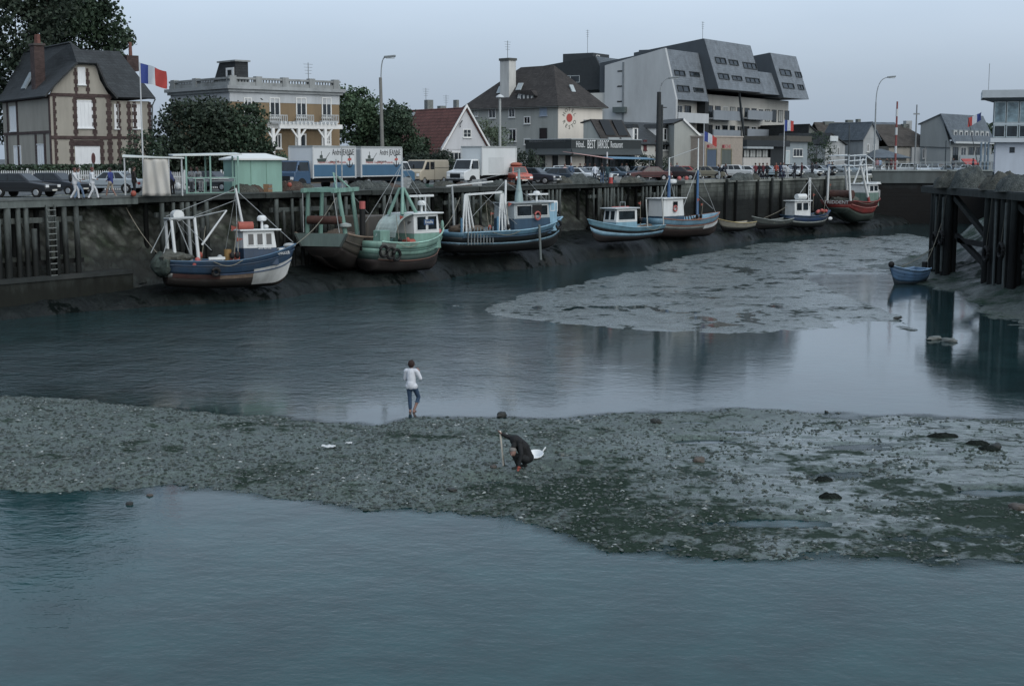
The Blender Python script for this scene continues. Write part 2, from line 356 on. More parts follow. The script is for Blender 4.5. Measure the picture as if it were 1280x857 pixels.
def bank_h(X, Y):
    d = np.minimum(np.interp(X,fX,fY)-Y, Y-np.interp(X,nX,nY)); d = d + (fbm(X*.9,Y*.9,5,3)-.5)*1.1
    wetr = 1/(1+np.exp(-(X-4.5)/2.2))
    amp = .24*(1-wetr)+.05*wetr
    h = np.where(d>0, amp*(1-np.exp(-np.maximum(d,0)/2.2))+.012*np.minimum(d,1), np.maximum(d*.16,-.6))
    h += np.where(d>-.6,1,.2)*((fbm(X*.45,Y*.8,4,5)-.5)*(.16+.02*wetr) + (fbm(X*2.0,Y*2.0,4,9)-.5)*.08*(1-.25*wetr) + (fbm(X*7,Y*7,2,21)-.5)*.05*(1-.75*wetr))
    for px,py,rx,ry,dp in PUD:
        c = gz(px,py,.08); h -= dp*1.1*np.exp(-(((X-c.x)/rx)**2+((Y-c.y)/ry)**2)**2)
    c = gp(662,37.9,.15); h -= .16*np.exp(-((X-c.x-.6)**2/.5+(Y-c.y+.1)**2/.12)); h += .1*np.exp(-((X-c.x-.7)**2/.6+(Y-c.y-.55)**2/.1))
    return h
xs = np.arange(-25,27,.08); ys = np.arange(26.5,55,.075); GX,GY = np.meshgrid(xs,ys)
tag(grid('mudbank',GX,GY,bank_h(GX,GY),MUD), kind='structure')
def bh(x, y): return float(bank_h(np.array([x]),np.array([y]))[0])
# ---- the water sheet; where it thins out over the bank the bottom shows through
wx = np.concatenate([[-400,-80],np.arange(-25,27.01,.2),[80,400]]); wy = np.concatenate([[-120,10],np.arange(26.5,55,.15),[70,120,420]])
WX,WY = np.meshgrid(wx,wy); wo = grid('water',WX,WY,WX*0,WATER,smooth=False); tag(wo,kind='structure')
hh = bank_h(WX,WY); ins = (WX>-25.1)&(WX<27.1)&(WY>26.4)&(WY<55.1); clr = np.where(ins,np.clip(1+hh/.1,0,1)**1.5,0)
at_ = wo.data.attributes.new('shallow','FLOAT','POINT'); at_.data.foreach_set('value',clr.ravel().astype(np.float32))
# ---- shells, pebbles and weed tufts all over the bank
def stones(name, n, xr, yr, hf, size, mats, seed, flat=.55, keep=None):
    r = np.random.default_rng(seed)
    x = r.uniform(*xr,n); y = r.uniform(*yr,n)
    if keep is not None: k = keep(x,y,r); x, y = x[k], y[k]
    z = hf(x,y); k = z>-.07; x,y,z = x[k],y[k],z[k]; n = len(x)
    ph = (1+5**.5)/2
    T = np.array([(1,0,0),(0,1,0),(-1,0,0),(0,-1,0),(.1,.1,1),(0,0,-1)])
    F = np.array([(0,1,4),(1,2,4),(2,3,4),(3,0,4),(1,0,5),(2,1,5),(3,2,5),(0,3,5)])
    s = size[0]+(size[1]-size[0])*r.random(n)**3.4; a = r.uniform(0,6.28,n); st = r.uniform(.6,1.5,n)
    v = T[None]*(1+.35*(r.random((n,6,1))-.5)); v = v*s[:,None,None]*np.stack([st,1/st,np.full(n,flat)],-1)[:,None,:]
    ca,sa = np.cos(a)[:,None],np.sin(a)[:,None]; vx = v[...,0]*ca-v[...,1]*sa; vy = v[...,0]*sa+v[...,1]*ca
    P = np.stack([vx+x[:,None],vy+y[:,None],v[...,2]+z[:,None]+s[:,None]*.1],-1).reshape(-1,3)
    FF = (F[None]+6*np.arange(n)[:,None,None]).reshape(-1,3)
    mi = np.repeat(r.choice(len(mats),n,p=[.34,.3,.24,.09,.03]),8)
    return np_mesh(name,P,FF,mats,mi=mi,smooth=False)
PEB = [M('#2f3936',.5,.35,6),M('#414d49',.55,.3,6),M('#1f3026',.5,.35,6),M('#55605c',.6,.25,6),M('#838c8b',.6,.2,6)]
def dens(x,y,r):
    wetr = 1/(1+np.exp(-(x-4)/2)); d = fbm(x*.5,y*.7,4,31); nearw = np.clip((np.interp(x,nX,nY)+6-y)/6,0,1)
    cl = np.clip((fbm(x*.9,y*.7,4,33)-.41)/.14,0,1)*np.clip((fbm(x*3.1,y*2.3,3,35)-.36)/.2,0,1)
    return r.random(len(x)) < np.clip(.75-.3*wetr+.5*nearw+(d-.5)*2.0,0.05,1)*(cl*(.35+.65*wetr)+(1-wetr)*.65)+.015+.12*wetr*cl
tag(stones('gravel',170000,(-21,23),(29,52),bank_h,(.012,.075),PEB,5,keep=dens),'grey shingle, shells and dark weed tufts strewn over the mudbank','gravel',kind='stuff')
# ---- the far wet flat beyond the channel
lX,lY = edge([(560,384),(600,388),(640,394),(760,409),(900,416),(1000,413),(1090,411),(1140,416),(1162,404),(1175,380)])
uX,uY = edge([(560,380),(600,384),(640,372),(700,360),(760,345),(850,322),(950,305),(1050,297),(1150,291)])
def flat_h(X, Y):
    d = np.minimum(np.interp(X,uX,uY)-Y, Y-np.interp(X,lX,lY))+(fbm(X*.25,Y*.12,5,13)-.5)*3.2
    h = np.where(d>0,.034*(1-np.exp(-np.maximum(d,0)/2)),np.maximum(d*.05,-.7))
    return h+np.where(d>-3,1,.2)*((fbm(X*.4,Y*.22,5,17)-.5)*.135+(fbm(X*1.3,Y*.7,3,19)-.5)*.06)-.35*np.clip((X-20.5)/3,0,1)*np.clip((106-Y)/5,0,1)
xs = np.arange(-6,45,.2); ys = np.arange(60,178,.22); GX,GY = np.meshgrid(xs,ys)
tag(grid('mudflat',GX,GY,flat_h(GX,GY),MUDW), kind='structure')
# ---- dark silt apron along the left quay, boats sit on it
def apron_h(s,t):
    e = np.interp(s,[-24,5,9,16,22,28,33,38,49,56,64,70,80,88,94,100,108,112,123,136],[-2,-3,-4.6,-7.2,-5.6,-6.8,-6.9,-5.2,-6.8,-5.2,-6.5,-4.6,-5.6,-4.9,-3,-3.9,-5.5,-5.5,-6,-5.5])+(fbm(s*.5,s*0+1,4,61)-.5)*1.5
    top = np.interp(s,[-24,5,16,30,40,52,66,80,95,110,136],[.4,.6,.95,1.0,1.15,1.55,1.5,1.25,1.1,.95,1.05])
    e = e+1.1; x = t-e; h = np.where(x<0,np.maximum(x*.75,-1.4)+.0,top*(1-np.exp(-x/.75)))+np.clip(t+2,0,3)*.2
    return h+(fbm(s*.25,t*.4,5,23)-.5)*.45+(fbm(s*1.5,t*1.5,3,29)-.5)*.14
ss = np.arange(-24,140,.3); ts = np.arange(-16,2,.25); S_,T_ = np.meshgrid(ss,ts)
tag(grid('silt_apron',A.x+U.x*S_+N.x*T_,A.y+U.y*S_+N.y*T_,apron_h(S_,T_),MUDD), kind='structure')
def apz(p):
    d = V((p.x,p.y,0))-A; return float(apron_h(np.array([d.dot(U)]),np.array([d.dot(N)]))[0])
# ---- right hand shore: stony slope rising behind the jetty, mud at its foot
def rshore_h(X,Y):
    e = 29.4+(fbm(Y*.12,Y*0+3,3,37)-.5)*2.4+np.clip((Y-113)/14,0,1)*14 - np.clip((92-Y)/14,0,1)*1.5
    x = X-e
    h = np.interp(x,[-14,-8,-3,0,3,11,13],[-.9,-.45,-.22,.1,.9,6.1,6.2])
    return h+np.where(x<11,1,.1)*((fbm(X*.35,Y*.35,5,41)-.5)*np.interp(x,[-3,2],[.25,1.0])+(fbm(X*1.4,Y*1.4,3,47)-.5)*.25)
xs = np.arange(16,62,.25); ys = np.arange(56,135,.3); GX,GY = np.meshgrid(xs,ys)
MUDR = mudmat('stony_green_slope','#2b3733','#4a5752','#20362a',.3,.5,1.0,spec=.25)
tag(grid('stony_shore',GX,GY,rshore_h(GX,GY)-np.where(GX<20,.6,0),MUDR), kind='structure')
# ---- land behind the quays
ASPH = M('#4a5053',.85,.22,.5,bp=.15,dirt=.5)
ln = MB(); c = Q(-90,0); b2 = Q(LQ,0)
ln.quad(c,b2,(47,3000,ZQ),(-3000,3000,ZQ),(-3000,c.y,ZQ))
ln.quad(b2,(62,187,ZQ),(62,3000,ZQ),(47,3000,ZQ)); ln.quad((62,126,ZQ),(3000,126,ZQ),(3000,3000,ZQ),(62,3000,ZQ))
ln.quad((41,-60,ZQ),(3000,-60,ZQ),(3000,126,ZQ),(62,126,ZQ),(42,108,ZQ)); tag(ln.build('quay_ground',ASPH),kind='structure')
# ================================================================== quay walls
STONE = tide('quay_stone','#5d6560','#141a19',4.9,.9,stone=True,var=.3,scale=.8)
CONC = tide('stained_concrete','#343b39','#10150f',2.2,.9,var=.3)
DSTONE = tide('lock_stone','#222b2d','#06090b',5.0,.5,stone=True,var=.3,scale=.7)
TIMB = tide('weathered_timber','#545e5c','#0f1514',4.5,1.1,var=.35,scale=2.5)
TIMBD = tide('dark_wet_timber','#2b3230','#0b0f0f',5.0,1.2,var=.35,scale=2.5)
def uvw(c): return ((c.x*U.x+c.y*U.y), c.z)
qs0 = 79.5
qw = thing('quay_wall','long grey dressed-stone quay wall with dark weed-stained foot, behind the far boats','wall',Q(qs0,0,0))
def rel(p, o): return V(p)-V(o.location)
m_ = MB(); o_ = V(qw.location); a_ = U*(LQ-qs0)
m_.obox(N*.02+V((0,0,-1.5)), a_, N*3, V((0,0,ZQ+1.25))); m_.build('wall_face',STONE,qw,uv=uvw)
m_ = MB(); m_.obox(-N*.18+V((0,0,ZQ-.25)), a_, N*1.4, V((0,0,.33))); m_.build('coping',M('#7c837e',.85,.25,.8,streak=True,dirt=.5),qw)
for px in (868,905,918,945,962,975,1008,1030):
    s = sOf(px)-qs0
    f = MB(); f.obox(U*s-N*.3+V((0,0,.2)),U*(.22+.1*(px%3)),N*.29,V((0,0,ZQ-.1))); f.build('timber_fender',TIMBD,qw)
fw = thing('lock_wall','dark stone lock wall across the head of the harbour under the railing','wall',(47,187,0))
m_ = MB(); m_.box(0,0,-1.5,15.5,3,5.3); m_.build('wall_face',DSTONE,fw,uv=lambda c:(c.x+c.y,c.z))
m_ = MB(); m_.box(-.1,-.35,5.3,15.6,3.2,6.85); m_.build('road_slab',M('#4b5657',.85,.35,.5,streak=True,dirt=.7),fw)
m_ = MB(); m_.box(-.2,-.5,6.85,15.7,.3,7.02); m_.build('coping',M('#7b8686',.8,.2,1),fw)
rl = MB()
for i in range(11): rl.bar((i*1.55,-.2,7),(i*1.55,-.2,8.0),.06)
rl.bar((0,-.2,8),(15.5,-.2,8),.06); rl.bar((0,-.2,7.5),(15.5,-.2,7.5),.05); rl.build('railing',M('#8a979b',.5),fw)
m_ = MB(); m_.box(15.5,-60,-1.5,18,0,ZQ-.02); m_.build('side_wall',DSTONE,fw,uv=lambda c:(c.x+c.y,c.z))
# rubble slope that shows between the timber jetties
def rub_h(s,t): return np.interp(t,[-.8,0,.6,4.2,4.6],[.9,1.3,1.9,5.9,6.32])+(fbm(s*.5,t*.9,5,51)-.5)*1.1*np.clip((4.4-t)/1.5,0,1)+(fbm(s*2.1,t*2.1,3,53)-.5)*.5*np.clip((4.4-t)/1.5,0,1)
ss = np.arange(-24,qs0+1,.22); ts = np.arange(-.8,4.7,.2); S_,T_ = np.meshgrid(ss,ts)
m, n, l, b = nt('rubble_slope'); v = coords(n,l,'Object'); vo = n.new('ShaderNodeTexVoronoi'); vo.inputs['Scale'].default_value = 1.6; l.new(v,vo.inputs['Vector'])
nz = noise(n,l,v,.5,6,.65); g_ = n.new('ShaderNodeNewGeometry'); s_ = n.new('ShaderNodeSeparateXYZ'); l.new(g_.outputs['Position'],s_.inputs[0])
ct = mixc(n,l,ramp(n,l,nz.outputs[0],[(.42,0),(.6,1)]),C('#a7aea4'),C('#45563f'))
mr = n.new('ShaderNodeMapRange'); mr.inputs[1].default_value = 2.6; mr.inputs[2].default_value = 4.6; l.new(mathn(n,l,'ADD',s_.outputs[2],mathn(n,l,'MULTIPLY_ADD',nz.outputs[0],3,-1.5)),mr.inputs[0])
col = mixc(n,l,mr.outputs[0],C('#2a3330'),ct); col = mixc(n,l,1.0,col,ramp(n,l,vo.outputs['Distance'],[(0,1.2),(.6,.45)]),'MULTIPLY')
l.new(col,b.inputs['Base Color']); b.inputs['Roughness'].default_value = .85; bump(n,l,b,vo.outputs['Distance'],1,-.15); RUB = m
tag(grid('rubble_bank',A.x+U.x*S_+N.x*T_,A.y+U.y*S_+N.y*T_,rub_h(S_,T_),RUB,smooth=False),kind='structure')
# concrete toe under the left end
tw = thing('concrete_toe_wall','low dark concrete toe wall under the leftmost timber jetty with the ladder','wall',Q(-22,0,0))
m_ = MB(); m_.obox(-N*.9+V((0,0,-1.2)),U*(sOf(150)+22),N*2.2,V((0,0,3.0))); m_.build('toe',CONC,tw)
m_ = MB(); m_.obox(-N*1.0+V((0,0,1.8)),U*(sOf(150)+22),N*2.3,V((0,0,.22))); m_.build('ledge',M('#232a2a',.8,.3,1,dirt=.5),tw)
# ================================================================== timber jetties
def jetty(s0, s1, label, step, pr, t0=0.0, ladder=None, zb=.6, mat=None, brace=True):
    mat = mat or TIMB; o = thing('timber_jetty', label, 'jetty', Q(s0,0,0), UA, 'timber jetties along the quay'); L = s1-s0
    def bx(nm, x0,y0,z0,x1,y1,z1, mm=mat): m_ = MB(); m_.box(x0,y0,z0,x1,y1,z1); return m_.build(nm,mm,o)
    x = .15; r = random.Random(int(s0*10))
    while x < L-.05:
        m_ = MB(); tx = r.uniform(-.16,.16); q_ = pr*r.uniform(.75,1.2); m_.cyl((x,-.24+t0+r.uniform(-.06,.06),zb-.6),(x+tx,-.24+t0,ZQ-.42 if r.random()<.8 else ZQ-.42-r.uniform(.2,1.2)),q_*1.15,q_,8); m_.build('pile',mat,o,smooth=True)
        x += step*r.uniform(.72,1.3)
    x = .5
    while x < L:
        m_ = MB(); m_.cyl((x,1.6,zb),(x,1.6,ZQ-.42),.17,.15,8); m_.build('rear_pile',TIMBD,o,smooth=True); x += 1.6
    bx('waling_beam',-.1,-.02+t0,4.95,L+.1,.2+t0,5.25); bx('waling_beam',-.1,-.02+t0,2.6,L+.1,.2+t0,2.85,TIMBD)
    if brace:
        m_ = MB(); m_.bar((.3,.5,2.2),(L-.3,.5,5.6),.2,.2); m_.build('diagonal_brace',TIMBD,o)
    if ladder:
        ld = MB()
        for dx in (0,.55): ld.bar((ladder+dx,-.62,zb+.9),(ladder+dx,-.5,ZQ-.3),.09)
        lo = ld.build('ladder',TIMB,o); z = zb+1.1
        while z < ZQ-.5: rg = MB(); rg.bar((ladder,-.6,z),(ladder+.55,-.6,z),.05); rg.build('rung',M('#6a7270',.7,.3,3),lo); z += .33
    return o
def SJ(a,b): return sOf(a), sOf(b)
jl = [(-70,100,'leftmost timber jetty with an iron ladder between its grey piles, under the dark cars',.62,.16),
 (196,262,'timber jetty of close grey piles behind the gantry of the blue trawler',.66,.14),
 (340,436,'timber jetty behind the green trawler gantry, below the blue-cabbed truck',.75,.13),
 (474,534,'timber jetty of close grey piles below the box truck whose cab faces right',.7,.13),
 (556,600,'timber jetty behind the white gallows of the long blue trawler',.8,.13),
 (648,700,'timber jetty with a row of pale piles below the orange car',.66,.12),
 (738,778,'timber jetty behind the cabin of the small pale blue boat',.62,.12),
 (800,846,'last timber jetty before the stone wall, with dark raking props',.7,.13)]
for i,(a,b_,lb,st,pr) in enumerate(jl):
    s0,s1 = SJ(a,b_); jetty(s0,s1,lb,st,pr,ladder=(sOf(50)-s0) if i==0 else None, brace=i not in (0,))
# the deck beam that ties the jetties together
dk = thing('quay_deck','grey timber deck edge running along the top of all the jetties','quay deck',Q(-24,0,0),UA); L = qs0+24
xl = sOf(166)+24; m_ = MB(); m_.box(0,-.45,ZQ-.42,xl,-.02,ZQ-.03); m_.build('edge_beam',TIMB,dk); r_ = random.Random(4); x = xl+.02
while x < L:
    e_ = min(L,x+r_.uniform(2.5,5)); m_ = MB(); z_ = r_.uniform(-.03,.03); m_.box(x,-.4+r_.uniform(-.05,.05),ZQ-.34+z_,e_-.02,-.02,ZQ-.03); m_.build('edge_beam',TIMBD,dk); x = e_
m_ = MB(); m_.box(0,0,ZQ-.2,L,4.6,ZQ+.03); m_.build('deck_planks',M('#444b4b',.85,.3,2,dirt=.5),dk)
m_ = MB(); m_.box(0,-.5,ZQ-.03,xl,.15,ZQ+.1); m_.build('kerb_beam',M('#565e5e',.85,.3,1.2,dirt=.5),dk); x = xl+.02
while x < L:
    e_ = min(L,x+r_.uniform(2,4.5)); m_ = MB(); m_.box(x,-.45+r_.uniform(-.04,.04),ZQ-.028,e_-.03,.15,ZQ+.04+r_.uniform(0,.09)); m_.build('kerb_beam',M('#3f4746',.85,.35,1.2,dirt=.6),dk); x = e_
x = 0
while x < L:
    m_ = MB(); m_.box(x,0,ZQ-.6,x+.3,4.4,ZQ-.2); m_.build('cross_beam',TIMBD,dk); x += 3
for px in (470,770,824,1016):
    s = sOf(px); m_ = thing('raking_prop','dark timber prop leaning on the quay face %s'%{470:'beside the green trawler wheelhouse',770:'left of the white-cabined boat',824:'behind the mast of the white-cabined boat',1016:'right of the navy boat'}[px],'timber prop',Q(s,-.6,0),UA)
    p_ = MB(); p_.bar((-1.6,-.5,.6),(1.2,.2,5.2),.18); p_.build('prop_beam',TIMBD,m_)
# right-hand jetty: two big pile clusters, braces, deck
rj = thing('timber_pier','tall dark timber pier on two clusters of piles, fishing nets heaped on its deck','pier',(30.6,78,0))
for y0,nrow in ((22.0,5),(9.0,6),(-4,5)):
    for k in range(nrow*2):
        m_ = MB(); x = (k%2)*.4+.05*(k%3); y = y0+(k//2)*1.0+.3*(k%2); m_.cyl((x,y,-.8),(x+.05,y,6.0),.27,.24,9); m_.build('pile',TIMBD,rj,smooth=True)
        m_ = MB(); m_.cyl((x+4.2,y,-.2),(x+4.2,y,6.0),.2,.2,8); m_.build('rear_pile',TIMBD,rj,smooth=True)
m_ = MB(); m_.box(-.3,-8,6.0,.2,28,6.42); m_.build('edge_beam',TIMBD,rj)
m_ = MB(); m_.box(-.2,-8,6.15,8,28,6.5); m_.build('deck_planks',M('#363d3d',.85,.3,2,dirt=.5),rj)
for (a_,b_) in (((.3,21.6,5.8),(.3,12.2,2.6)),((.3,20.4,2.9),(.3,11,2.9)),((.3,12,.9),(.3,21,3.2)),((.3,8.8,5.6),(.3,-2,2.4)),((.3,8,2.6),(.3,-3,2.6)),((2.3,21,5.6),(2.3,12,3))):
    m_ = MB(); m_.bar(a_,b_,.3,.34); m_.build('brace',TIMBD,rj)
for y in (22.2,23.8,9.4,11.2):
    m_ = MB(); m_.cyl((-.34,y,.6),(-.34,y,5.8),.09,.09,7); m_.build('rubbing_pole',M('#4a5352',.7,.3,3),rj,smooth=True)

for y in (21.9,23.4,9.6,12.3):
    m_ = MB(); m_.tube([(-.5,y+math.cos(t)*.42,2.4+.3*(y%2)+math.sin(t)*.42) for t in [k*math.pi/7 for k in range(15)]],.13); m_.build('tyre_fender',M('#131516',.8,.2,5),rj,smooth=True)
    m_ = MB(); m_.cyl((-.5,y,2.9+.3*(y%2)),(-.25,y,6.0),.025,n=5); m_.build('fender_rope',M('#4a4a42',.9,.2,5),rj)
# ================================================================== buildings
GL = glass(); WHITE = M('#cfd3d2',.55,.08,2,streak=True); FRAME = M('#c9cdcb',.5,.06,3)
SHUT = M('#cdd3d6',.6,.07,3,streak=True); DARKF = M('#2a3133',.5,.1,3); CURT = M('#9aa09e',.9,.25,4)
def window(par, O, Rv, Uv, w, h, frame=FRAME, pane=GL, mull=(1,0), fw=.08, proud=.05, sill=True, name='window'):
    O, Rv, Uv = V(O), V(Rv).normalized(), V(Uv).normalized(); Nn = Rv.cross(Uv)
    m = MB(); a, b = O-Nn*.02, Nn*(proud+.02)
    m.obox(a,Rv*fw,Uv*h,b); m.obox(a+Rv*(w-fw),Rv*fw,Uv*h,b); m.obox(a+Rv*fw,Rv*(w-2*fw),Uv*fw,b); m.obox(a+Rv*fw+Uv*(h-fw),Rv*(w-2*fw),Uv*fw,b)
    for i in range(mull[0]): m.obox(a+Rv*(w*(i+1)/(mull[0]+1)-fw*.35)+Uv*fw,Rv*fw*.7,Uv*(h-2*fw),b*.8)
    for i in range(mull[1]): m.obox(a+Uv*(h*(i+1)/(mull[1]+1)-fw*.25)+Rv*fw,Rv*(w-2*fw),Uv*fw*.5,b*.7)
    if sill: m.obox(a-Rv*.06-Uv*.07,Rv*(w+.12),Uv*.07,Nn*(proud+.1))
    o = m.build(name,frame,par); p = MB(); p.obox(O+Rv*fw*.8+Uv*fw*.8-Nn*.01,Rv*(w-1.6*fw),Uv*(h-1.6*fw),Nn*.022); p.build('pane',pane,o); return o
class Bld:
    def __init__(s, name, label, cat, px, Y, th, z=ZQ, group=None):
        s.o = thing(name,label,cat,gp(px,Y,z),R(th),group); s.c = V(s.o.location); s.th = R(th)
        s.e = V((math.cos(s.th),math.sin(s.th),0)); s.g = V((-math.sin(s.th),math.cos(s.th),0)); s.z = z
    def _x(s, px, e, off=V((0,0,0))):
        k = (px-640)/K*CP; c = s.c+off; return (k*c.y-c.x)/(e.x-k*e.y)
    def fx(s, px, y=0): return s._x(px,s.e,s.g*y)
    def sy(s, px, x=0): return s._x(px,s.g,s.e*x)
    def fz(s, px, py, y=0): return at(px,py,(s.c+s.e*s.fx(px,y)+s.g*y).y).z-s.z
    def sz(s, px, py, x=0): return at(px,py,(s.c+s.g*s.sy(px,x)+s.e*x).y).z-s.z
    def mb(s, name, mat, fn, par=None, **k): m = MB(); fn(m); return m.build(name,mat,par or s.o,**k)
    def box(s, name, mat, x0,y0,z0,x1,y1,z1, par=None, **k): m = MB(); m.box(x0,y0,z0,x1,y1,z1); return m.build(name,mat,par or s.o,**k)
    def poly(s, name, mat, pts, par=None, solid=.14): m = MB(); [m.quad(*p) for p in pts]; return m.build(name,mat,par or s.o,solid=solid)
    def wf(s, x0,z0,x1,z1, y=0, **k): return window(s.o,(x0,y,z0),(1,0,0),(0,0,1),x1-x0,z1-z0,**k)
    def ws(s, y0,z0,y1,z1, x=0, **k): return window(s.o,(x,y1,z0),(0,-1,0),(0,0,1),y1-y0,z1-z0,**k)
    def wfp(s, px0,py0,px1,py1, y=0, **k):
        pm = (px0+px1)/2; return s.wf(s.fx(px0,y),s.fz(pm,py1,y),s.fx(px1,y),s.fz(pm,py0,y),y,**k)
    def wsp(s, px0,py0,px1,py1, x=0, **k):
        pm = (px0+px1)/2; return s.ws(s.sy(px1,x),s.sz(pm,py1,x),s.sy(px0,x),s.sz(pm,py0,x),x,**k)
def antenna(b, x, y, z, h=2.2):
    m = MB(); m.cyl((x,y,z),(x,y,z+h),.035,n=5)
    for i in range(4): m.bar((x-.5+.06*i,y,z+h-.15-i*.28),(x+.5-.06*i,y,z+h-.15-i*.28),.03)
    m.build('aerial',M('#6b7478',.5),b.o)
BRICK = courses('red_brick','#4b3c3a',.09,.24,.75,.85,.25,sz=.008); SLATE = courses('dark_slate','#2f3538',.22,.3,.7,.6,.22); SLATEB = courses('blue_slate','#515e68',.24,.34,.75,.55,.16)
TILEB = courses('brown_tile','#3a3735',.2,.24,.7,.8,.28)
# ---- 1  cream villa with brick quoins, far left
b = Bld('brick_trimmed_villa','cream villa with brick quoins, white shutters and steep slate gable, beside the tall flagpole','house',67,112,35)
W1,W2,D1 = b.fx(140),b.fx(192),b.sy(6)
CREAM = M('#918e82',.9,.12,1.2,streak=True,dirt=.25); CREAMS = M('#6e726c',.9,.12,1.2,streak=True,dirt=.35)
ze = b.fz(70,118)
b.box('wall',CREAM,0,0,-.2,W1,D1,ze); b.box('wing_wall',CREAM,W1-.3,.5,-.2,W2,8,ze-.35)
zr = b.fz(100,53,2); xr = W1*.46; zj = b.fz(110,79); g0,g1 = b.fx(99),b.fx(124)
b.mb('gable_wall',CREAM,lambda m: m.prism([(.05,0,ze),(W1-.05,0,ze),(W1-.75,0,ze+1.2),(g1,0,zj-.1),(g0,0,zj-.1),(.75,0,ze+1.2)],(0,.3,0)))
Yb = D1+.4; f = -.45
b.poly('roof',SLATE,[[(-.55,f,ze-.15),(.25,f,ze+.75),(.25,Yb,ze+.75),(-.55,Yb,ze-.15)],[(.25,f,ze+.75),(g0-.05,f,zj),(xr,1.3,zr),(xr,Yb,zr),(.25,Yb,ze+.75)],
  [(g0-.05,f,zj),(g1+.05,f,zj),(xr,1.3,zr)],[(W1-.25,f,ze+.75),(W1-.25,Yb,ze+.75),(xr,Yb,zr),(xr,1.3,zr),(g1+.05,f,zj)],[(W1+.55,f,ze-.15),(W1+.55,Yb,ze-.15),(W1-.25,Yb,ze+.75),(W1-.25,f,ze+.75)]])
zw = b.fz(165,122,.5); zwr = b.fz(150,64,4)
b.poly('wing_roof',SLATE,[[(W1-.4,.05,zw),(W2+.35,.05,zw),(W2-1.1,4,zwr),(xr,4,zwr)],[(W2+.35,.05,zw),(W2+.35,8.4,zw),(W2-1.1,4,zwr)],[(W2+.35,8.4,zw),(W1-.4,8.4,zw),(xr,4,zwr),(W2-1.1,4,zwr)]])
def toothed(m, x, z0, z1, w, side=0, y=-.05, both=True):
    z = z0; i = 0
    while z < z1-.05:
        e = .08 if i%2 else 0; h = min(.3,z1-z)
        m.box(x-(w/2+e if both or side<0 else 0),y,z,x+(w/2+e if both or side>=0 else 0),y+.06,z+h-.012); z += h; i += 1
def brick1(m):
    toothed(m,.2,0,ze,.36,1,both=False); toothed(m,W1-.12,0,ze,.3)
    for px0,px1,py0,py1 in ((98,118,118,172),(92,126,174,215)):
        toothed(m,b.fx(px0)-.12,b.fz(108,py1),b.fz(108,py0),.22); toothed(m,b.fx(px1)+.12,b.fz(108,py1),b.fz(108,py0),.22)
    for px0,px1 in ((100,111.5),): toothed(m,b.fx(px0)-.1,ze,zj-.4,.16); toothed(m,b.fx(px1)+.1,ze,zj-.4,.16)
    z = b.fz(108,172); m.box(0,-.07,z-.14,W1,-.005,z+.12); m.box(0,-.07,ze-.14,W1,-.006,ze+.1); z = b.fz(108,177); m.box(b.fx(92),-.075,z-.35,b.fx(126),-.004,z+.1)
    z = b.fz(108,122); m.box(b.fx(97),-.075,z-.1,b.fx(119),-.004,z+.16)
b.mb('brick_trim',BRICK,brick1)
def brick2(m):
    for px in (150,163,170,189): toothed(m,b.fx(px,.5),0,ze-.4,.22,y=.45)
    z = b.fz(165,172,.5); m.box(W1,.43,z-.1,W2,.498,z+.1)
b.mb('wing_brick_trim',BRICK,brick2)
def brick3(m):
    z = b.sz(40,166); m.box(-.06,0,z-.12,-.003,D1,z+.1); m.box(-.06,0,ze-.3,-.004,D1,ze-.05)
    for px in (10,24,46,57): y = b.sy(px); m.box(-.05,y-.22,0,-.002,y+.22,z-.15)
    for px in (12,24): y = b.sy(px); m.box(-.05,y-.2,z,-.0025,y+.2,ze-.2)
    m.box(-.07,0,0,-.001,.35,ze)
b.mb('flank_brick_trim',BRICK,brick3)
def shut(f,*a,**k): return f(*a,frame=SHUT,pane=SHUT,mull=(3,0),fw=.06,**k)
shut(b.wfp,94,182,125,214); shut(b.wfp,98.5,125.5,118,160); shut(b.wfp,101,84,110.5,106)
shut(b.wfp,144.5,130,150,161,y=.5); shut(b.wfp,167.5,130,178.5,161,y=.5)
for q in ((15,133,23,164),(18,182,27,214),(46,180,56,213)): shut(b.wsp,*q)
y = b.sy(45); zc0 = b.sz(45,100)
ch = b.box('chimney',BRICK,.05,y-.55,ze-.5,.85,y+.55,b.sz(45,57)); b.box('chimney_cap',M('#4a4442',.9,.2,3),-.03,y-.65,b.sz(45,57),.93,y+.65,b.sz(45,54.5),par=ch)
for k in (-.3,.0,.3):
    m = MB(); m.cyl((.5,y+k,b.sz(45,55)),(.5,y+k,b.sz(45,43)),.17,.13,8); m.build('chimney_pot',M('#6b4238',.85,.2,4),ch)
xc = b.fx(167,4); zc = b.fz(167,70,4)
ch = b.box('chimney',BRICK,xc-.5,3.4,zwr-1.6,xc+.5,4.4,zc); m = MB(); m.cyl((xc,3.9,zc),(xc,3.9,zc+1.1),.16,.13,8); m.build('chimney_pot',M('#6b4238',.85,.2,4),ch)
y = b.sy(31); z = b.sz(31,101); m = MB(); m.obox((.18,y-.5,z-.7),(0,1.0,0),(.75,0,1.35),(-.12,0,.08)); m.build('skylight',M('#8b9aa0',.3,.15,2),b.o)
m = MB(); m.tube([(W2+.3,.0,zw-.1),(W2+.15,.3,zw-.6),(W2-.02,.4,0)],.06); m.build('downpipe',M('#50585a',.5),b.o)
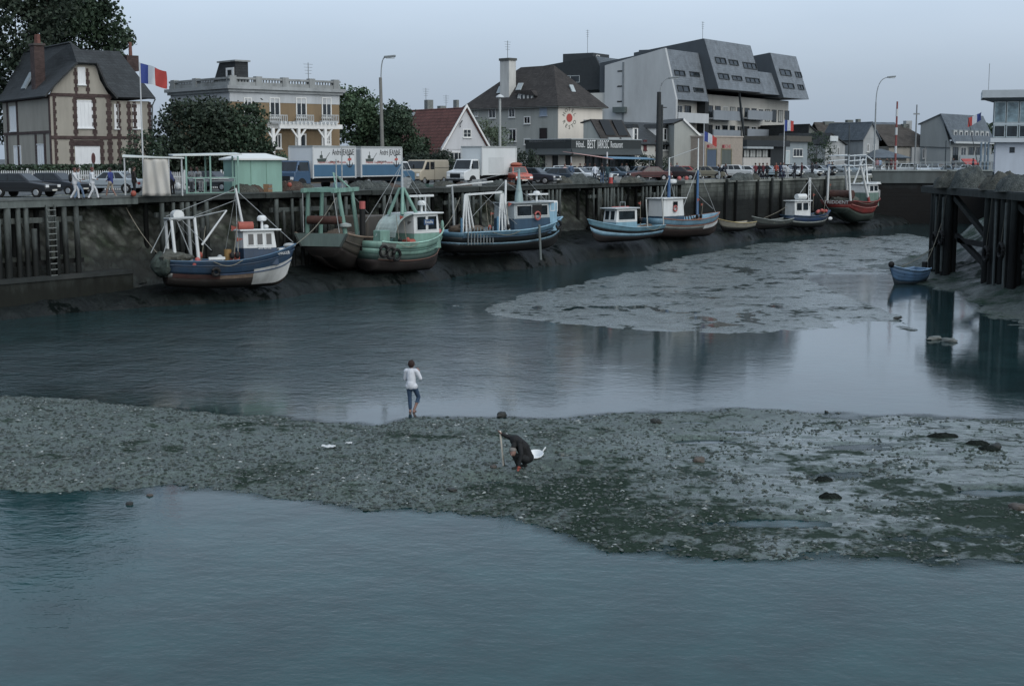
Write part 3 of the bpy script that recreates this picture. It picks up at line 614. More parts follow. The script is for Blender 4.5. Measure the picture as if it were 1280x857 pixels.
# ---- 2  flat-roofed villa
b = Bld('flat_roofed_villa','flat-roofed brown villa with a white balustrade along its roof edge and a white timber pergola','house',290,127,41)
W,D = b.fx(425),b.sy(216); zt = b.fz(291,111)
OCH = M('#7b6747',.9,.14,1.0,streak=True,dirt=.2); OCHS = M('#6b6a63',.9,.14,1,streak=True,dirt=.4)
zb = b.fz(291,127); b.box('wall',OCH,0,0,-.2,W,D,zb)
b.box('white_band',M('#a9b1b6',.75,.08,1,streak=True,dirt=.3),-.03,-.03,zb,W+.03,D+.03,zt)
b.mb('cornice',M('#8f979a',.8,.15,1.2,dirt=.5),lambda m:(m.box(-.45,-.45,zt,W+.45,D+.45,zt+.3),m.box(-.25,-.25,zt-.25,W+.25,D+.25,zt-.003)))
PAR = M('#848b8c',.85,.2,1.2,streak=True,dirt=.6); zp = b.fz(291,96)
bal = b.mb('balustrade',PAR,lambda m:(m.box(-.1,-.1,zt+.3,W+.1,.25,zt+.62),m.box(-.1,.25,zt+.3,.25,D+.1,zt+.62),m.box(-.12,-.12,zp-.18,W+.12,.27,zp),m.box(-.12,.27,zp-.18,.27,D+.12,zp)))
def balus(m):
    for i in range(int(W/.3)): m.cyl((.2+i*.3,.08,zt+.62),(.2+i*.3,.08,zp-.18),.075,.055,6)
    for i in range(int(D/.3)): m.cyl((.08,.5+i*.3,zt+.62),(.08,.5+i*.3,zp-.18),.075,.055,6)
b.mb('balusters',PAR,balus,par=bal)
for i,px in enumerate((293,325,358,391,421)): x = b.fx(px); b.box('balustrade_pier',PAR,x-.32,-.16,zt+.3,x+.32,.34,zp+.12,par=bal)
for px in (247,220): y = b.sy(px); b.box('balustrade_pier',PAR,-.16,y-.35,zt+.3,.34,y+.35,zp+.1,par=bal)
for px0,px1 in ((306,316),(338,351),(371,384),(403,415)):
    b.wfp(px0,122,px1,147.5,mull=(1,0),fw=.1,proud=.08)
    x0,x1 = b.fx(px0)-.3,b.fx(px1)+.45; z = b.fz(px0,147)+.12
    bl = b.box('window_balcony',M('#a4acaf',.7,.1,2,dirt=.3),x0,-.55,z-.62,x1,-.02,z-.42)
    b.mb('balcony_rail',M('#99a1a4',.6,.1,2),lambda m:([m.box(x0+i*(x1-x0-.06)/9,-.55,z-.42,x0+i*(x1-x0-.06)/9+.07,-.49,z+.05) for i in range(10)],m.box(x0,-.56,z+.05,x1,-.48,z+.13)),par=bl)
for px0,px1 in ((343,352),(369,383)): b.wfp(px0,167,px1,186,mull=(1,0),fw=.14,proud=.08)
b.wfp(402,164,414,182,mull=(2,2),fw=.2,proud=.1,name='round_headed_window')
for q in ((233,124,241,136),(266,123,275,138)): b.wsp(*q,frame=PAR)
zpg = b.fz(370,158.5,-2.1); x0,x1 = b.fx(334),b.fx(412)
pg = b.mb('pergola',WHITE,lambda m:(m.box(x0,-2.2,zpg-.15,x1,-2.0,zpg+.25),m.box(x0,-.3,zpg-.15,x1,-.1,zpg+.25),[m.box(x0+i*.42,-2.5,zpg+.25,x0+i*.42+.1,.0,zpg+.45) for i in range(int((x1-x0)/.42))]))
for px in (342,374,407):
    x = b.fx(px,-2.1)
    b.mb('pergola_post',WHITE,lambda m:(m.box(x-.13,-2.2,0,x+.13,-1.95,zpg-.15),m.bar((x,-2.08,zpg-1.1),(x-.8,-2.08,zpg-.1),.14),m.bar((x,-2.08,zpg-1.1),(x+.8,-2.08,zpg-.1),.14)),par=pg)
zd = b.sz(278,82,3)
dm = b.mb('roof_dormer',SLATE,lambda m:(m.prism([(1.2,1,zt+.4),(1.2,5.2,zt+.4),(1.2,3.8,zd),(1.2,1,zd)],(1.3,0,0)),))
b.box('dormer_cheek',WHITE,1.15,1.2,zt+.4,1.22,2.6,zd-.5,par=dm); b.box('dormer_cap',PAR,1.05,.8,zd,2.65,4.0,zd+.14,par=dm)
b.ws(1.6,zp+.15,2.2,zd-.7,x=1.14,frame=DARKF,sill=False)
antenna(b,b.fx(391),.5,zp,1.6)
# ---- 3  red roofed cottage
b = Bld('red_roofed_cottage','small white-gabled cottage with a steep red tiled roof, above the white box truck','house',552,150,36)
W = b.fx(612); xm = W/2; za = b.fz(583,134); zE = b.fz(556,186); D = 16
CW = M('#b3b8bd',.85,.07,1.2,streak=True,dirt=.15)
b.box('wall',CW,.05,.05,-.2,W-.05,D,zE)
b.mb('gable_wall',CW,lambda m:m.prism([(0,0,zE-.05),(W,0,zE-.05),(xm,0,za-.1)],(0,.3,0)))
RT = courses('red_tile','#6d4038',.34,.3,.55,.8,.16,sz=.05)
b.poly('roof',RT,[[(-.35,-.15,zE-.6),(xm,-.15,za),(xm,D,za),(-.35,D,zE-.6)],[(W+.35,-.15,zE-.6),(W+.35,D,zE-.6),(xm,D,za),(xm,-.15,za)]])
b.mb('bargeboard',WHITE,lambda m:(m.obox((-.4,-.3,zE-.75),(xm+.4,0,za-zE+.75),(0,.14,0),(0,0,.3)),m.obox((W+.4,-.3,zE-.75),(xm-W-.4,0,za-zE+.75),(0,.14,0),(0,0,.3))))
b.wfp(579,161.5,589,172,mull=(1,1)); b.wfp(562,190,578,210,mull=(2,1))
m = MB(); m.tube([(W*.38,-.1,za-2.1),(W*.36,-.2,za-1.8),(W*.42,-.1,za-1.4)],.05); m.build('wall_hook',DARKF,b.o)
y = 9.5; z = za-.6; m = MB(); m.obox((xm-.75,y,z-.6),(0,.9,0),(.5,0,.85),(-.14,0,.08)); m.build('skylight',M('#8b9aa0',.3),b.o)
# chimneys of a house behind the cottage
bb = Bld('house_behind_cottage','low dark roof and two chimneys just showing behind the red-tiled ridge','house',528,185,36)
z = bb.fz(540,138); bb.box('wall',CREAMS,0,0,-.2,9,7,z-2); bb.poly('roof',SLATE,[[(-.3,-.3,z-2),(9.3,-.3,z-2),(9.3,3.5,z),(-.3,3.5,z)],[(-.3,7.3,z-2),(-.3,3.5,z),(9.3,3.5,z),(9.3,7.3,z-2)]])
for px,py,wd in ((537,125,.9),(571,125,.4),(553,132.5,.9)):
    x = bb.fx(px,3.5); bb.box('chimney',M('#6f7674',.9,.2,2,dirt=.5),x-wd/2,3.2,z-1.2,x+wd/2,4,bb.fz(px,py,3.5))
antenna(bb,bb.fx(533,3.5),3.5,z,3.0); antenna(bb,bb.fx(558,3.5),3.5,z,2.2)
# ---- 4  big hip-roofed restaurant house
b = Bld('restaurant_house','big grey house with dark hipped roof, tall chimney and round emblem on its end wall','house',697,160,44)
W,D = b.fx(752),b.sy(582); zE = b.fz(697,129)
GREY = M('#959b96',.9,.1,1,streak=True,dirt=.3); PALE = M('#c6c1b5',.85,.06,1,streak=True,dirt=.12)
b.box('wall',GREY,0,.02,-.2,W,D,zE); b.box('end_wall',PALE,0.01,-.05,2.5,W+.02,.02,zE)
zr = b.sz(670,83,W/2); y0,y1 = 4.2,b.sy(640,W/2)-1.5; h = W/2; e = .55
b.poly('roof',TILEB,[[(-e,-e,zE-.3),(W+e,-e,zE-.3),(h,y0,zr)],[(-e,D+e,zE-.3),(-e,-e,zE-.3),(h,y0,zr),(h,y1,zr)],[(W+e,-e,zE-.3),(W+e,D+e,zE-.3),(h,y1,zr),(h,y0,zr)],[(W+e,D+e,zE-.3),(-e,D+e,zE-.3),(h,y1,zr)]])
b.box('eaves_soffit',M('#6d7370',.8),-e+.05,-e+.05,zE-.42,W+e-.05,D+e-.05,zE-.32)
y = b.sy(633,.8); WC = M('#b4b8b5',.85,.15,1.2,streak=True,dirt=.5)
ch = b.box('chimney',WC,.5,y-.75,zE-.6,1.6,y+.75,b.sz(633,76,.8)); b.box('chimney_cap',M('#4a4f4d',.9),.4,y-.85,b.sz(633,76,.8),1.7,y+.85,b.sz(633,73,.8),par=ch)
antenna(b,1.0,y,b.sz(633,73,.8),2.0)
for q in ((636,131,644,147),(611,133,620,148),(594,134,598,146),(636,161,645.5,177),(655,145.5,663,155),(655,173,663,181)): b.wsp(*q,mull=(1,0),fw=.1)
b.wsp(674.5,160,684,174,frame=DARKF,pane=M('#241a1a',.5),mull=(0,0),name='door'); b.wsp(674.5,130,684,145,frame=M('#8b99a8',.5),pane=M('#7d92a8',.4,.15,3),mull=(0,0))
zz = b.sz(660,120,1.2); yd0,yd1 = b.sy(674,1),b.sy(650,1)
dm = b.mb('dormer',M('#b4b9b6',.8,.08,2),lambda m:m.prism([(.35,yd0,zz-1.0),(.35,yd1,zz-1.0),(.35,yd1-.4,zz+.35),(.35,yd0+.6,zz+.35)],(2.2,0,0)))
b.mb('dormer_roof',TILEB,lambda m:m.prism([(.15,yd0-.3,zz-.1),(.15,yd0+.5,zz+.55),(.15,yd1-.3,zz+.55),(.15,yd1+.2,zz+.35)],(2.8,0,0)),par=dm)
for i in range(3): b.ws(yd0+.55+i*(yd1-yd0-1.2)/3,zz-.75,yd0+.55+(i+.85)*(yd1-yd0-1.2)/3,zz+.2,x=.33,frame=FRAME,sill=False,mull=(0,0),fw=.07)
for px,py in ((624,113),(648,109),(716,111)):
    m = MB(); 
    if px < 700: y = b.sy(px,.9); z = b.sz(px,py,1.3); m.obox((.9,y-.4,z-.4),(0,.8,0),(.45,0,.8),(-.1,0,.06))
    else: x = b.fx(px,1.2); z = b.fz(px,py,1.2); m.obox((x-.3,1.15,z-.4),(.6,0,0),(0,.45,.8),(0,-.1,.06))
    m.build('skylight',M('#9aa7ab',.25,.1,2),b.o)
ex,ez = b.fx(711),b.fz(711,148); rr = 1.15; GRN = M('#2c4038',.7)
em = b.mb('emblem',M('#a8372c',.7),lambda m:m.cyl((ex,-.062,ez+.05),(ex,-.078,ez+.05),.48,n=14))
for word,a0,a1,flip in (('HOTEL',155,25,False),('RESTO',205,335,True)):
    for i,c in enumerate(word):
        a = R(a0+(a1-a0)*i/(len(word)-1)); lettering(c,.62,GRN,b.o,(ex+math.cos(a)*.95,-.065,ez+math.sin(a)*1.0),(math.pi/2,(-(a-math.pi/2)) if not flip else (-(a+math.pi/2)),0),name='emblem_letter')
# restaurant front: long dark fascia, glass front, terrace roof
b = Bld('restaurant','low restaurant front with a long dark fascia lettered in white, below the emblem wall','restaurant',714,150,42)
x1 = b.fx(797); ysl = b.sy(661)
zf0,zf1 = b.fz(716,190),b.fz(716,174.5); FAS = M('#2c3436',.6,.12,1.5,streak=True); FAS2 = M('#353d3e',.65,.1,2)
b.mb('fascia',FAS,lambda m:(m.obox((0,-.5,zf0),(x1,0,0),(0,.8,0),(0,0,zf1-zf0)),m.obox((-.5,-.5,zf0),(.5,0,0),(0,ysl+.5,0),(0,0,zf1-zf0))))
b.mb('awning_skirt',FAS2,lambda m:(m.prism([(-.5,-.51,zf0+.35),(-.5,-.51,zf0+.1),(-1.0,-1.3,zf0-.35),(-1.0,-1.3,zf0-.25)],(x1+.5,0,0)),m.prism([(-.51,-.5,zf0+.35),(-.51,-.5,zf0+.1),(-1.2,-1.3,zf0-.35),(-1.2,-1.3,zf0-.25)],(0,ysl+.5,0))))
b.box('flat_roof',M('#7b8385',.6,.2,1),-.5,.31,zf1-.25,x1,6,zf1-.02)
b.mb('fascia_edge',M('#8f9a9f',.5),lambda m:(m.box(-.55,-.56,zf1,x1+.05,-.4,zf1+.1),m.box(-.56,-.4,zf1,-.42,ysl,zf1+.1)))
b.box('wall',M('#1b2224',.4,.3,2),.02,.4,-.1,x1,6,zf1-.26); b.box('side_wall',M('#232a2c',.5,.3,2),-.1,.4,-.1,0,ysl,zf0)
for k in range(3): b.box('pale_pier',PALE,-.2,ysl*(.12+.3*k),0,-.101,ysl*(.12+.3*k)+1.0,zf0)
b.box('pale_pier',PALE,.3,.2,0,b.fx(731,.2),.395,zf0)
for i in range(6): x = b.fx(733,.3)+i*(x1-b.fx(733,.3)-.4)/6; b.wf(x,.3,x+(x1-b.fx(733,.3)-.4)/6-.2,zf0-.1,y=.38,frame=DARKF,mull=(1,0),fw=.06,sill=False)
LW = M('#c9d0d2',.6); zt_ = (zf0+zf1)/2+.12
for wd,pa,pb,hh in (('Hôtel..',720,731,.95),('BEST',734,744,1.25),('JARROSC',746.5,761,1.25),('Restaurant',763,778,1.0)):
    lettering(wd,hh,LW,b.o,(b.fx((pa+pb)/2,-.5),-.52,zt_),(math.pi/2,0,0),width=b.fx(pb,-.5)-b.fx(pa,-.5))
# roof with openings over the restaurant
xg = b.fx(751,.6); yb = b.sy(729,xg); xe = b.fx(789,.6); zt0,zt1 = zf1-.02,at(738,149,(b.c+b.e*xg+b.g*(yb-1)).y).z-ZQ
b.mb('attic_wall',GREY,lambda m:m.prism([(xg,.6,zt0),(xg,yb,zt0),(xg,yb,zt1-.05),(xg,yb-1.2,zt1-.05)],(.25,0,0)))
b.poly('terrace_roof',TILEB,[[(xg-.1,.4,zt0+.1),(xe,.4,zt0+.1),(xe,yb-1.2,zt1),(xg-.1,yb-1.2,zt1)],[(xe,yb-1.2,zt1),(xe,yb+.4,zt1-.3),(xg-.1,yb+.4,zt1-.3),(xg-.1,yb-1.2,zt1)]])
sl = V((0,yb-1.8,zt1-zt0)).normalized()
for i in range(2):
    x = xg+.9+i*(xe-xg)*.42; m = MB(); m.obox(V((x,.75,zt0+.5)),((xe-xg)*.3,0,0),sl*2.0,V((0,-sl.z,sl.y))*.1); m.build('terrace_opening',M('#15191a',.3),b.o)
    m = MB(); m.box(x-.1,.2,zt0,x+(xe-xg)*.33,.35,zt0+.3); m.build('terrace_rail',M('#98a2a5',.5),b.o)
# ---- 5  dark slate block behind
b = Bld('slate_block_behind','plain dark blue slate block rising behind the hipped restaurant roof','apartment building',758,205,58)
yL = b.sy(640,0); zt = b.fz(757,70); zb_ = b.fz(757,112)
b.box('wall',M('#454c50',.8,.15,.6,streak=True),.4,1.0,-.2,14,yL,zb_)
b.mb('roof',SLATEB,lambda m:m.prism([(-.4,-1,zb_),(-.4,yL,zb_),(-.4,yL,zt-1.8),(-.4,1.6,zt)],(14.5,0,0)))
b.mb('roof_edge',M('#2b3236',.7),lambda m:m.prism([(-.75,-1,zb_),(-.75,1.6,zt),(-.75,yL,zt-1.8),(-.75,yL,zb_)],(.33,0,0)))
b.box('plant_room',M('#333a3e',.7),3,4,zt-.6,8,9,zt+.8); b.wf(4,zt-.1,5,zt+.55,y=3.98)
for px in (707,718): y = b.sy(px,-.75); z = b.sz(px,99,-.75); b.ws(y-.8,z-.5,y+.8,z+.5,x=-.76,frame=M('#98a2a5',.5),mull=(0,0),sill=False)
antenna(b,5,6,zt+.8,3.5)
# ---- 6  big stepped apartment block
b = Bld('apartment_block','large modern apartment block stepped in pale walls and overhanging grey slate storeys with long balconies','apartment building',842,196,UA*180/math.pi)
CONCR = M('#a4abae',.8,.08,.8,streak=True,dirt=.2); CREAMW = M('#b6b7b0',.85,.08,1,streak=True,dirt=.2); SLG = courses('slate_hanging','#67727b',.3,.45,.88,.5,.09)
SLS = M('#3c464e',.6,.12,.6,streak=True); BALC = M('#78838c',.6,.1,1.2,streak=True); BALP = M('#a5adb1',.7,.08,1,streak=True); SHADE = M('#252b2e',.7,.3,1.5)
Lb = b.fx(1009,-1.7); yD = b.sy(756)
sA,sA2,sM,sB = b.fx(897,-1.7),b.fx(953,-1.7),b.fx(975,-1.0),b.fx(978,-1.7)
def up(px,py,y): return b.fz(px,py,y)
zl0,zl1 = up(850,125,0),up(838,62,1.4)
# body
b.box('wall',CREAMW,.2,1.6,-.2,Lb-.3,16,zl0+1.2)
b.mb('side_wall',CONCR,lambda m:m.prism([(-.2,-.3,0),(-.2,yD,0),(-.2,yD,b.sz(756,82)),(-.2,1.5,zl1+.1),(-.2,-.3,zl0)],(.5,0,0)))
m = MB(); y = b.sy(779); m.box(-.26,y-.15,0,-.2,y+.15,b.sz(779,76)-.2); m.build('wall_joint',M('#727b80',.8),b.o)
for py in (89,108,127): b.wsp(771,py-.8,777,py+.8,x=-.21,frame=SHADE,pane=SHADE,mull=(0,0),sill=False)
bx_ = b.box('vent_box',M('#4c5a5a',.6),-.9,b.sy(784),b.sz(777,141),-.21,b.sy(769),b.sz(777,134))
# slate storeys
def slate(name, x0,x1,y0,yt,z0,z1,back=12,drop=1.5):
    o = b.mb(name,SLG,lambda m:m.prism([(x0,y0,z0),(x0,yt,z1),(x0,yt+.3,z1+.03),(x0,y0+.9,z0)],(x1-x0,0,0)))
    b.mb('slate_cheek',SLS,lambda m:(m.prism([(x0-.12,y0,z0-.02),(x0-.12,yt,z1),(x0-.12,back,z1-drop),(x0-.12,back,z0)],(.11,0,0)),m.prism([(x1,y0,z0),(x1,yt,z1),(x1,back,z1-drop),(x1,back,z0)],(.11,0,0))),par=o)
    b.mb('roof_slab',SLS,lambda m:(m.quad((x0,yt+.3,z1),(x1,yt+.3,z1),(x1,back,z1-drop),(x0,back,z1-drop)),m.quad((x0,y0+.9,z0),(x0,back,z0),(x1,back,z0),(x1,y0+.9,z0))),par=o); return o
zA0,zA1 = up(897,111,-1.6),b.fz(883,49,.6); zM1 = up(960,91,.2); zM0 = up(960,118,-.9); zB0,zB1 = up(985,122.5,-1.6),up(960,66,.6)
slate('slate_storeys',.35,sA-.3,-.3,1.5,zl0,zl1)
slate('slate_storeys',sA,sA2,-1.7,.7,zA0,zA1)
slate('slate_storeys',sA2+.12,sM,-1.0,.4,zM0,zM1)
slate('slate_storeys',sB,Lb,-1.7,.7,zB0,zB1)
def slw(px0,py0,px1,py1,y0,yt,z0,z1,**k):
    pm = (px0+px1)/2; za = b.fz(pm,py1,(y0+yt)/2); t = (za-z0)/(z1-z0); ya = y0+(yt-y0)*t; za = b.fz(pm,py1,ya); zb = b.fz(pm,py0,ya)
    U_ = V((0,yt-y0,z1-z0)).normalized(); ya = y0+(yt-y0)*(za-z0)/(z1-z0)
    window(b.o,V((b.fx(px0,ya),ya,za)),(1,0,0),U_,b.fx(px1,ya)-b.fx(px0,ya),(zb-za)/U_.z,frame=DARKF,sill=False,proud=.12,fw=.1,**k)
for q in ((893,72,906,80),(910,75,921,82),(927.5,78.5,944,86.5),(897,92,910,99.5),(914,95,926,101),(931,97.5,948,104)):
    slw(*q,-1.7,.7,zA0,zA1,mull=(2,0) if q[2]-q[0]>14 else (1,0))
for q in ((842,88,855,95),(861,90,873,96),(846,107,861,115),(866,110,878,115.5)): slw(*q,-.3,1.5,zl0,zl1,mull=(1,0))
for q in ((973.5,87,987,95),(992.5,90,1000,97),(977,104,991,111),(996,106,1003,112.5)): slw(*q,-1.7,.7,zB0,zB1,mull=(1,0))
# balconied storeys below
hs = 2.75
def balcony(x0,x1,z,mat,dep=1.5,hh=1.05,par=None):
    o = b.box('balcony',M('#8b9397',.8,.1,1.5,streak=True),x0,1.6-dep-.35,z-.22,x1,1.6,z)
    b.box('balcony_front',mat,x0,1.6-dep-.5,z-.3,x1,1.6-dep-.36,z+hh,par=o); return o
rows = [zl0-hs*k for k in (1,2,3)]
r = random.Random(5)
for ri,z in enumerate(rows):
    balcony(.4,sA-.4,z,BALP if ri==0 else BALC)
    x = .8
    while x < sA-2: b.wf(x,z+.05,x+1.9,z+2.15,y=1.58,frame=r.choice([DARKF,FRAME]),mull=(1,0),sill=False); x += 2.6
    balcony(sA+1.2,sA2-5,z+.6,BALC); balcony(sA2-2.5,Lb-11,z+.9,BALC if ri else BALC)
    x = sA+.6
    while x < Lb-1.5:
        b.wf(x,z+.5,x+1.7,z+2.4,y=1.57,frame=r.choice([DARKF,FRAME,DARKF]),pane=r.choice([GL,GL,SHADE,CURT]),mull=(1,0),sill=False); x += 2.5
for z in (zl0-.4,zl0-3.1,zl0-5.8): b.box('painted_shade_box',SHADE,sA-.2,.3,z-1.6,sA+1.0,1.55,z+.7)  # solid dark boxes: the shade of a recess put into their colour
m = MB(); m.bar((sA+9,-.6,zA0-.2),(sA+11.5,-.6,zA0-8.5),.25); m.build('stair_rail',M('#30393d',.6),b.o)
b.box('plant_room',SLS,6,6,zl1-2,9,9,zl1+.5); antenna(b,sA+4,3,zA1-.4,3.2)
# ---- 7  white cottage with dormers
b = Bld('dormered_house','white house with two arched white dormers and red shutters, beside the telegraph pole','house',797,165,52)
W = b.fx(857); zE = b.fz(810,178); zR = b.fz(800,153,3.5)
b.box('wall',M('#a7aaa5',.85,.08,1,streak=True,dirt=.2),-1.5,0,-.2,W,7,zE)
b.poly('roof',SLATE,[[(-3.2,-.4,zE-.2),(W+.3,-.4,zE-.2),(W+.3,3.5,zR),(-3.2,3.5,zR)],[(-3.2,7.4,zE-.2),(-3.2,3.5,zR),(W+.3,3.5,zR),(W+.3,7.4,zE-.2)]])
RS = M('#5a2228',.7,.1,3)
for px in (793,830):
    x = b.fx(px,.3); z = b.fz(px,166,.3)
    dm = b.mb('dormer',WHITE,lambda m:m.prism([(x-.55,.2,z-1.1),(x+.55,.2,z-1.1),(x+.55,.2,z+.5),(x+.35,.2,z+.85),(x-.35,.2,z+.85),(x-.55,.2,z+.5)],(0,2.6,0)))
    b.wf(x-.32,z-.85,x+.32,z+.5,y=.19,frame=WHITE,mull=(0,1),fw=.06)
    b.mb('dormer_hood',SLATE,lambda m:m.prism([(x-.7,.15,z+.55),(x+.7,.15,z+.55),(x+.42,.15,z+1.0),(x-.42,.15,z+1.0)],(0,2.7,0)),par=dm)
for px0,px1 in ((804,808),(819,822),(823,835)): b.wfp(px0,175 if px0<805 else 176,px1,188,frame=RS if px1-px0<5 else FRAME,pane=RS if px1-px0<5 else GL,mull=(0,0) if px1-px0<5 else (2,0))
b.wfp(839.5,176,842,185,frame=RS,pane=RS,mull=(0,0))
# ---- 8  grey lean-to gable and garage
b = Bld('grey_gable_house','plain grey gable wall with a white sloping verge, left of the two-doored garage','house',842,168,12)
W = b.fx(879); z0,z1 = b.fz(878,176),b.fz(856,150)
b.mb('wall',GREY,lambda m:m.prism([(0,0,-.2),(W,0,-.2),(W,0,z0),(b.fx(855),0,z1),(0,0,z1-.5)],(0,7,0)))
b.mb('roof_verge',WHITE,lambda m:m.obox((b.fx(855)-.2,-.25,z1-.05),(W-b.fx(855)+.4,0,z0-z1-.1),(0,.5,0),(0,0,.28)))
b.poly('roof',SLATE,[[(b.fx(855)-.2,.25,z1+.2),(W+.25,.25,z0+.12),(W+.25,7.2,z0+.12),(b.fx(855)-.2,7.2,z1+.2)],[(-.2,.0,z1-.35),(b.fx(855)-.2,.0,z1+.16),(b.fx(855)-.2,7.2,z1+.16),(-.2,7.2,z1-.35)]])
m = MB(); x = b.fx(880)+.05; m.box(x-.2,-.2,0,x+.05,-.02,z0); m.build('downpipe',M('#262d30',.6),b.o)
b = Bld('garage','beige roughcast garage with one blue and one grey door under small red lettering','garage',880.5,167,46)
W = b.fx(928); zt = b.fz(882,171)
b.box('wall',M('#8f867a',.95,.12,3,bp=.3,dirt=.15),0,0,-.2,W,8,zt); b.box('coping',M('#a39a8f',.9),-.08,-.08,zt,W+.08,8.08,zt+.14)
for px0,px1,mm in ((882.5,896,M('#3d5168',.6,.1,2,streak=True)),(901,914.5,M('#4b5552',.6,.1,2,streak=True))):
    window(b.o,(b.fx(px0),0,.02),(1,0,0),(0,0,1),b.fx(px1)-b.fx(px0),b.fz(890,186),frame=M('#6d6a50',.8),pane=mm,mull=(0,0),sill=False,name='garage_door',fw=.12)
RL = M('#a8444a',.6)
for px0,px1,wd in ((884,895.5,'VISITE'),(903,913,'PECHE')): 
    lettering(wd,.6,RL,b.o,(b.fx((px0+px1)/2),-.012,b.fz(890,183.2)),(math.pi/2,0,0),width=b.fx(px1)-b.fx(px0))
    b.box('lamp_bracket',RL,b.fx(px0)-.1,-.3,b.fz(890,185),b.fx(px0),-.01,b.fz(890,181))
for px0,px1 in ((1,2),): pass
# ---- 9  dark shop pavilion and blue kiosk
b = Bld('dark_pavilion','low dark flat-roofed pavilion with a pale stripe and wide windows, right of the beige garage','shop',928.5,178,50)
W = b.fx(982); zt = b.fz(930,175); zs = b.fz(930,183); zw = b.fz(930,197)
b.box('fascia',M('#262e33',.6,.12,1.5),-.2,-.6,zs,W,6,zt); b.box('pale_stripe',M('#8b969b',.5),-.22,-.66,zs-.28,b.fx(966,-.6),-.1,zs-.02)
b.box('wall',M('#1f262a',.6,.2,1),b.fx(963),0,-.2,W,6,zs); b.box('low_wall',M('#a9a8a4',.85,.1,2,streak=True),-.1,-.1,-.2,b.fx(962),.25,zw); b.box('back_wall',M('#2c3437',.6),0,.6,zw,b.fx(963),6,zs)
for i in range(4): x = .2+i*(b.fx(962)-.4)/4; b.wf(x,zw,x+(b.fx(962)-.4)/4-.1,zs-.35,y=.1,frame=DARKF,pane=r.choice([GL,CURT]),mull=(1,0),sill=False)
b = Bld('blue_kiosk','small blue-grey kiosk building with an ochre fascia, right of the dark pavilion','kiosk',979,188,50)
W = b.fx(1009); zt = b.fz(981,177); b.box('wall',M('#7d8c93',.6,.1,1.5,streak=True),0,0,-.2,W,6,zt); b.box('fascia',M('#4d4c45',.7,.15,2),-.2,-.5,zt,W+.2,6,zt+.75)
b.wfp(981,188,987,213,pane=M('#9fb0b5',.5),mull=(0,0),sill=False); b.wfp(991,186,1003,196,mull=(2,0))
# ---- 10  far row of houses on the right
def gable_far(name,label,px0,px1,Y,th,py_e,py_r,wall,roof,depth,rc=None,wins=(),apex=.5,group=None,cat='house'):
    b = Bld(name,label,cat,px0,Y,th); W = b.fx(px1); zE = b.fz(px0,py_e); zr = b.fz((px0+px1)/2,py_r); xm = W*apex
    b.box('wall',wall,0,.02,-.2,W,depth,zE); b.mb('gable_wall',wall,lambda m:m.prism([(0,0,zE-.03),(W,0,zE-.03),(xm,0,zr-.1)],(0,.35,0)))
    b.poly('roof',roof,[[(-.3,-.25,zE-.25),(xm,-.25,zr),(xm,depth+.2,zr),(-.3,depth+.2,zE-.25)],[(W+.3,-.25,zE-.25),(W+.3,depth+.2,zE-.25),(xm,depth+.2,zr),(xm,-.25,zr)]])
    for q in wins: b.wfp(*q)
    return b
STW = M('#9aa1a3',.85,.14,1.5,streak=True,dirt=.2); GRG = M('#646c68',.9,.1,.8,streak=True,dirt=.3); BRN = courses('brown_far_tile','#45413c',.3,.4,.75,.8,.2); TAN = M('#8d8a80',.9,.1,1,streak=True,dirt=.2)
b = gable_far('grey_gabled_house','grey house with a long sloping gable and white skylight, right of the apartment block',1008,1040,212,25,181,155,GRG,SLATE,12,apex=.02)
b = gable_far('skylit_house','small white stone house with dark roof and bright skylight, left of the brown roof',1031,1056,205,40,178,166,STW,SLATE,9,wins=((1036,184,1039,195),(1046,184,1049,195)),apex=.2)
x = b.fx(1040); m = MB(); m.box(x-.9,-.3,b.fz(1040,176.5),x+.9,.4,b.fz(1040,170)); m.build('skylight',M('#b9c4c8',.35),b.o)
b = Bld('long_brown_roofed_house','long low grey house under a wide dark brown roof with a chimney','house',1031,225,12)
W = b.fx(1080); zE = b.fz(1060,181); zR = b.fz(1060,153,4); b.box('wall',GRG,0,0,-.2,W,8,zE)
b.poly('roof',BRN,[[(-.3,-.3,zE),(W,-.3,zE),(W,4,zR),(-.3,4,zR)],[(-.3,8.3,zE),(-.3,4,zR),(W,4,zR),(W,8.3,zE)]])
for px,py,w_ in ((1060,150,1.0),(1034,152,1.6),(1071,149,.5)): x = b.fx(px,4); b.box('chimney',GRG,x-w_/2,3.5,zR-2.5,x+w_/2,4.4,b.fz(px,py,4))
m = MB(); x = b.fx(1061); m.box(x,-.12,0,x+.25,-.01,zE); m.build('downpipe',DARKF,b.o)
m = MB(); x = b.fx(1070); m.box(x,-.12,0,x+.2,-.01,zE); m.build('downpipe',DARKF,b.o)
b = gable_far('tall_gabled_house','tall narrow pale house with a pointed gable, left of the far street lamp',1078,1098,208,20,173,152,STW,SLATEB,11,wins=((1083,180,1086,190),(1083,197,1086,206),(1091,180,1094,190),(1091,197,1094,206)))
b = Bld('blue_roofed_house','house with a wide blue slate roof behind the far street lamp','house',1090,228,14)
W = b.fx(1132); zE = b.fz(1110,176); zR = b.fz(1110,153,5); b.box('wall',TAN,0,0,-.2,W,9,zE)
b.poly('roof',SLATEB,[[(-.3,-.3,zE),(W+.3,-.3,zE),(W+.3,4.5,zR),(-.3,4.5,zR)],[(-.3,9.3,zE),(-.3,4.5,zR),(W+.3,4.5,zR),(W+.3,9.3,zE)]])
x = b.fx(1107,2); m = MB(); m.obox((x-.6,1.6,zE+.55*(zR-zE)-.2),(1.4,0,0),(0,.6,.5),(0,-.1,.12)); m.build('skylight',M('#b9c4c8',.35),b.o)
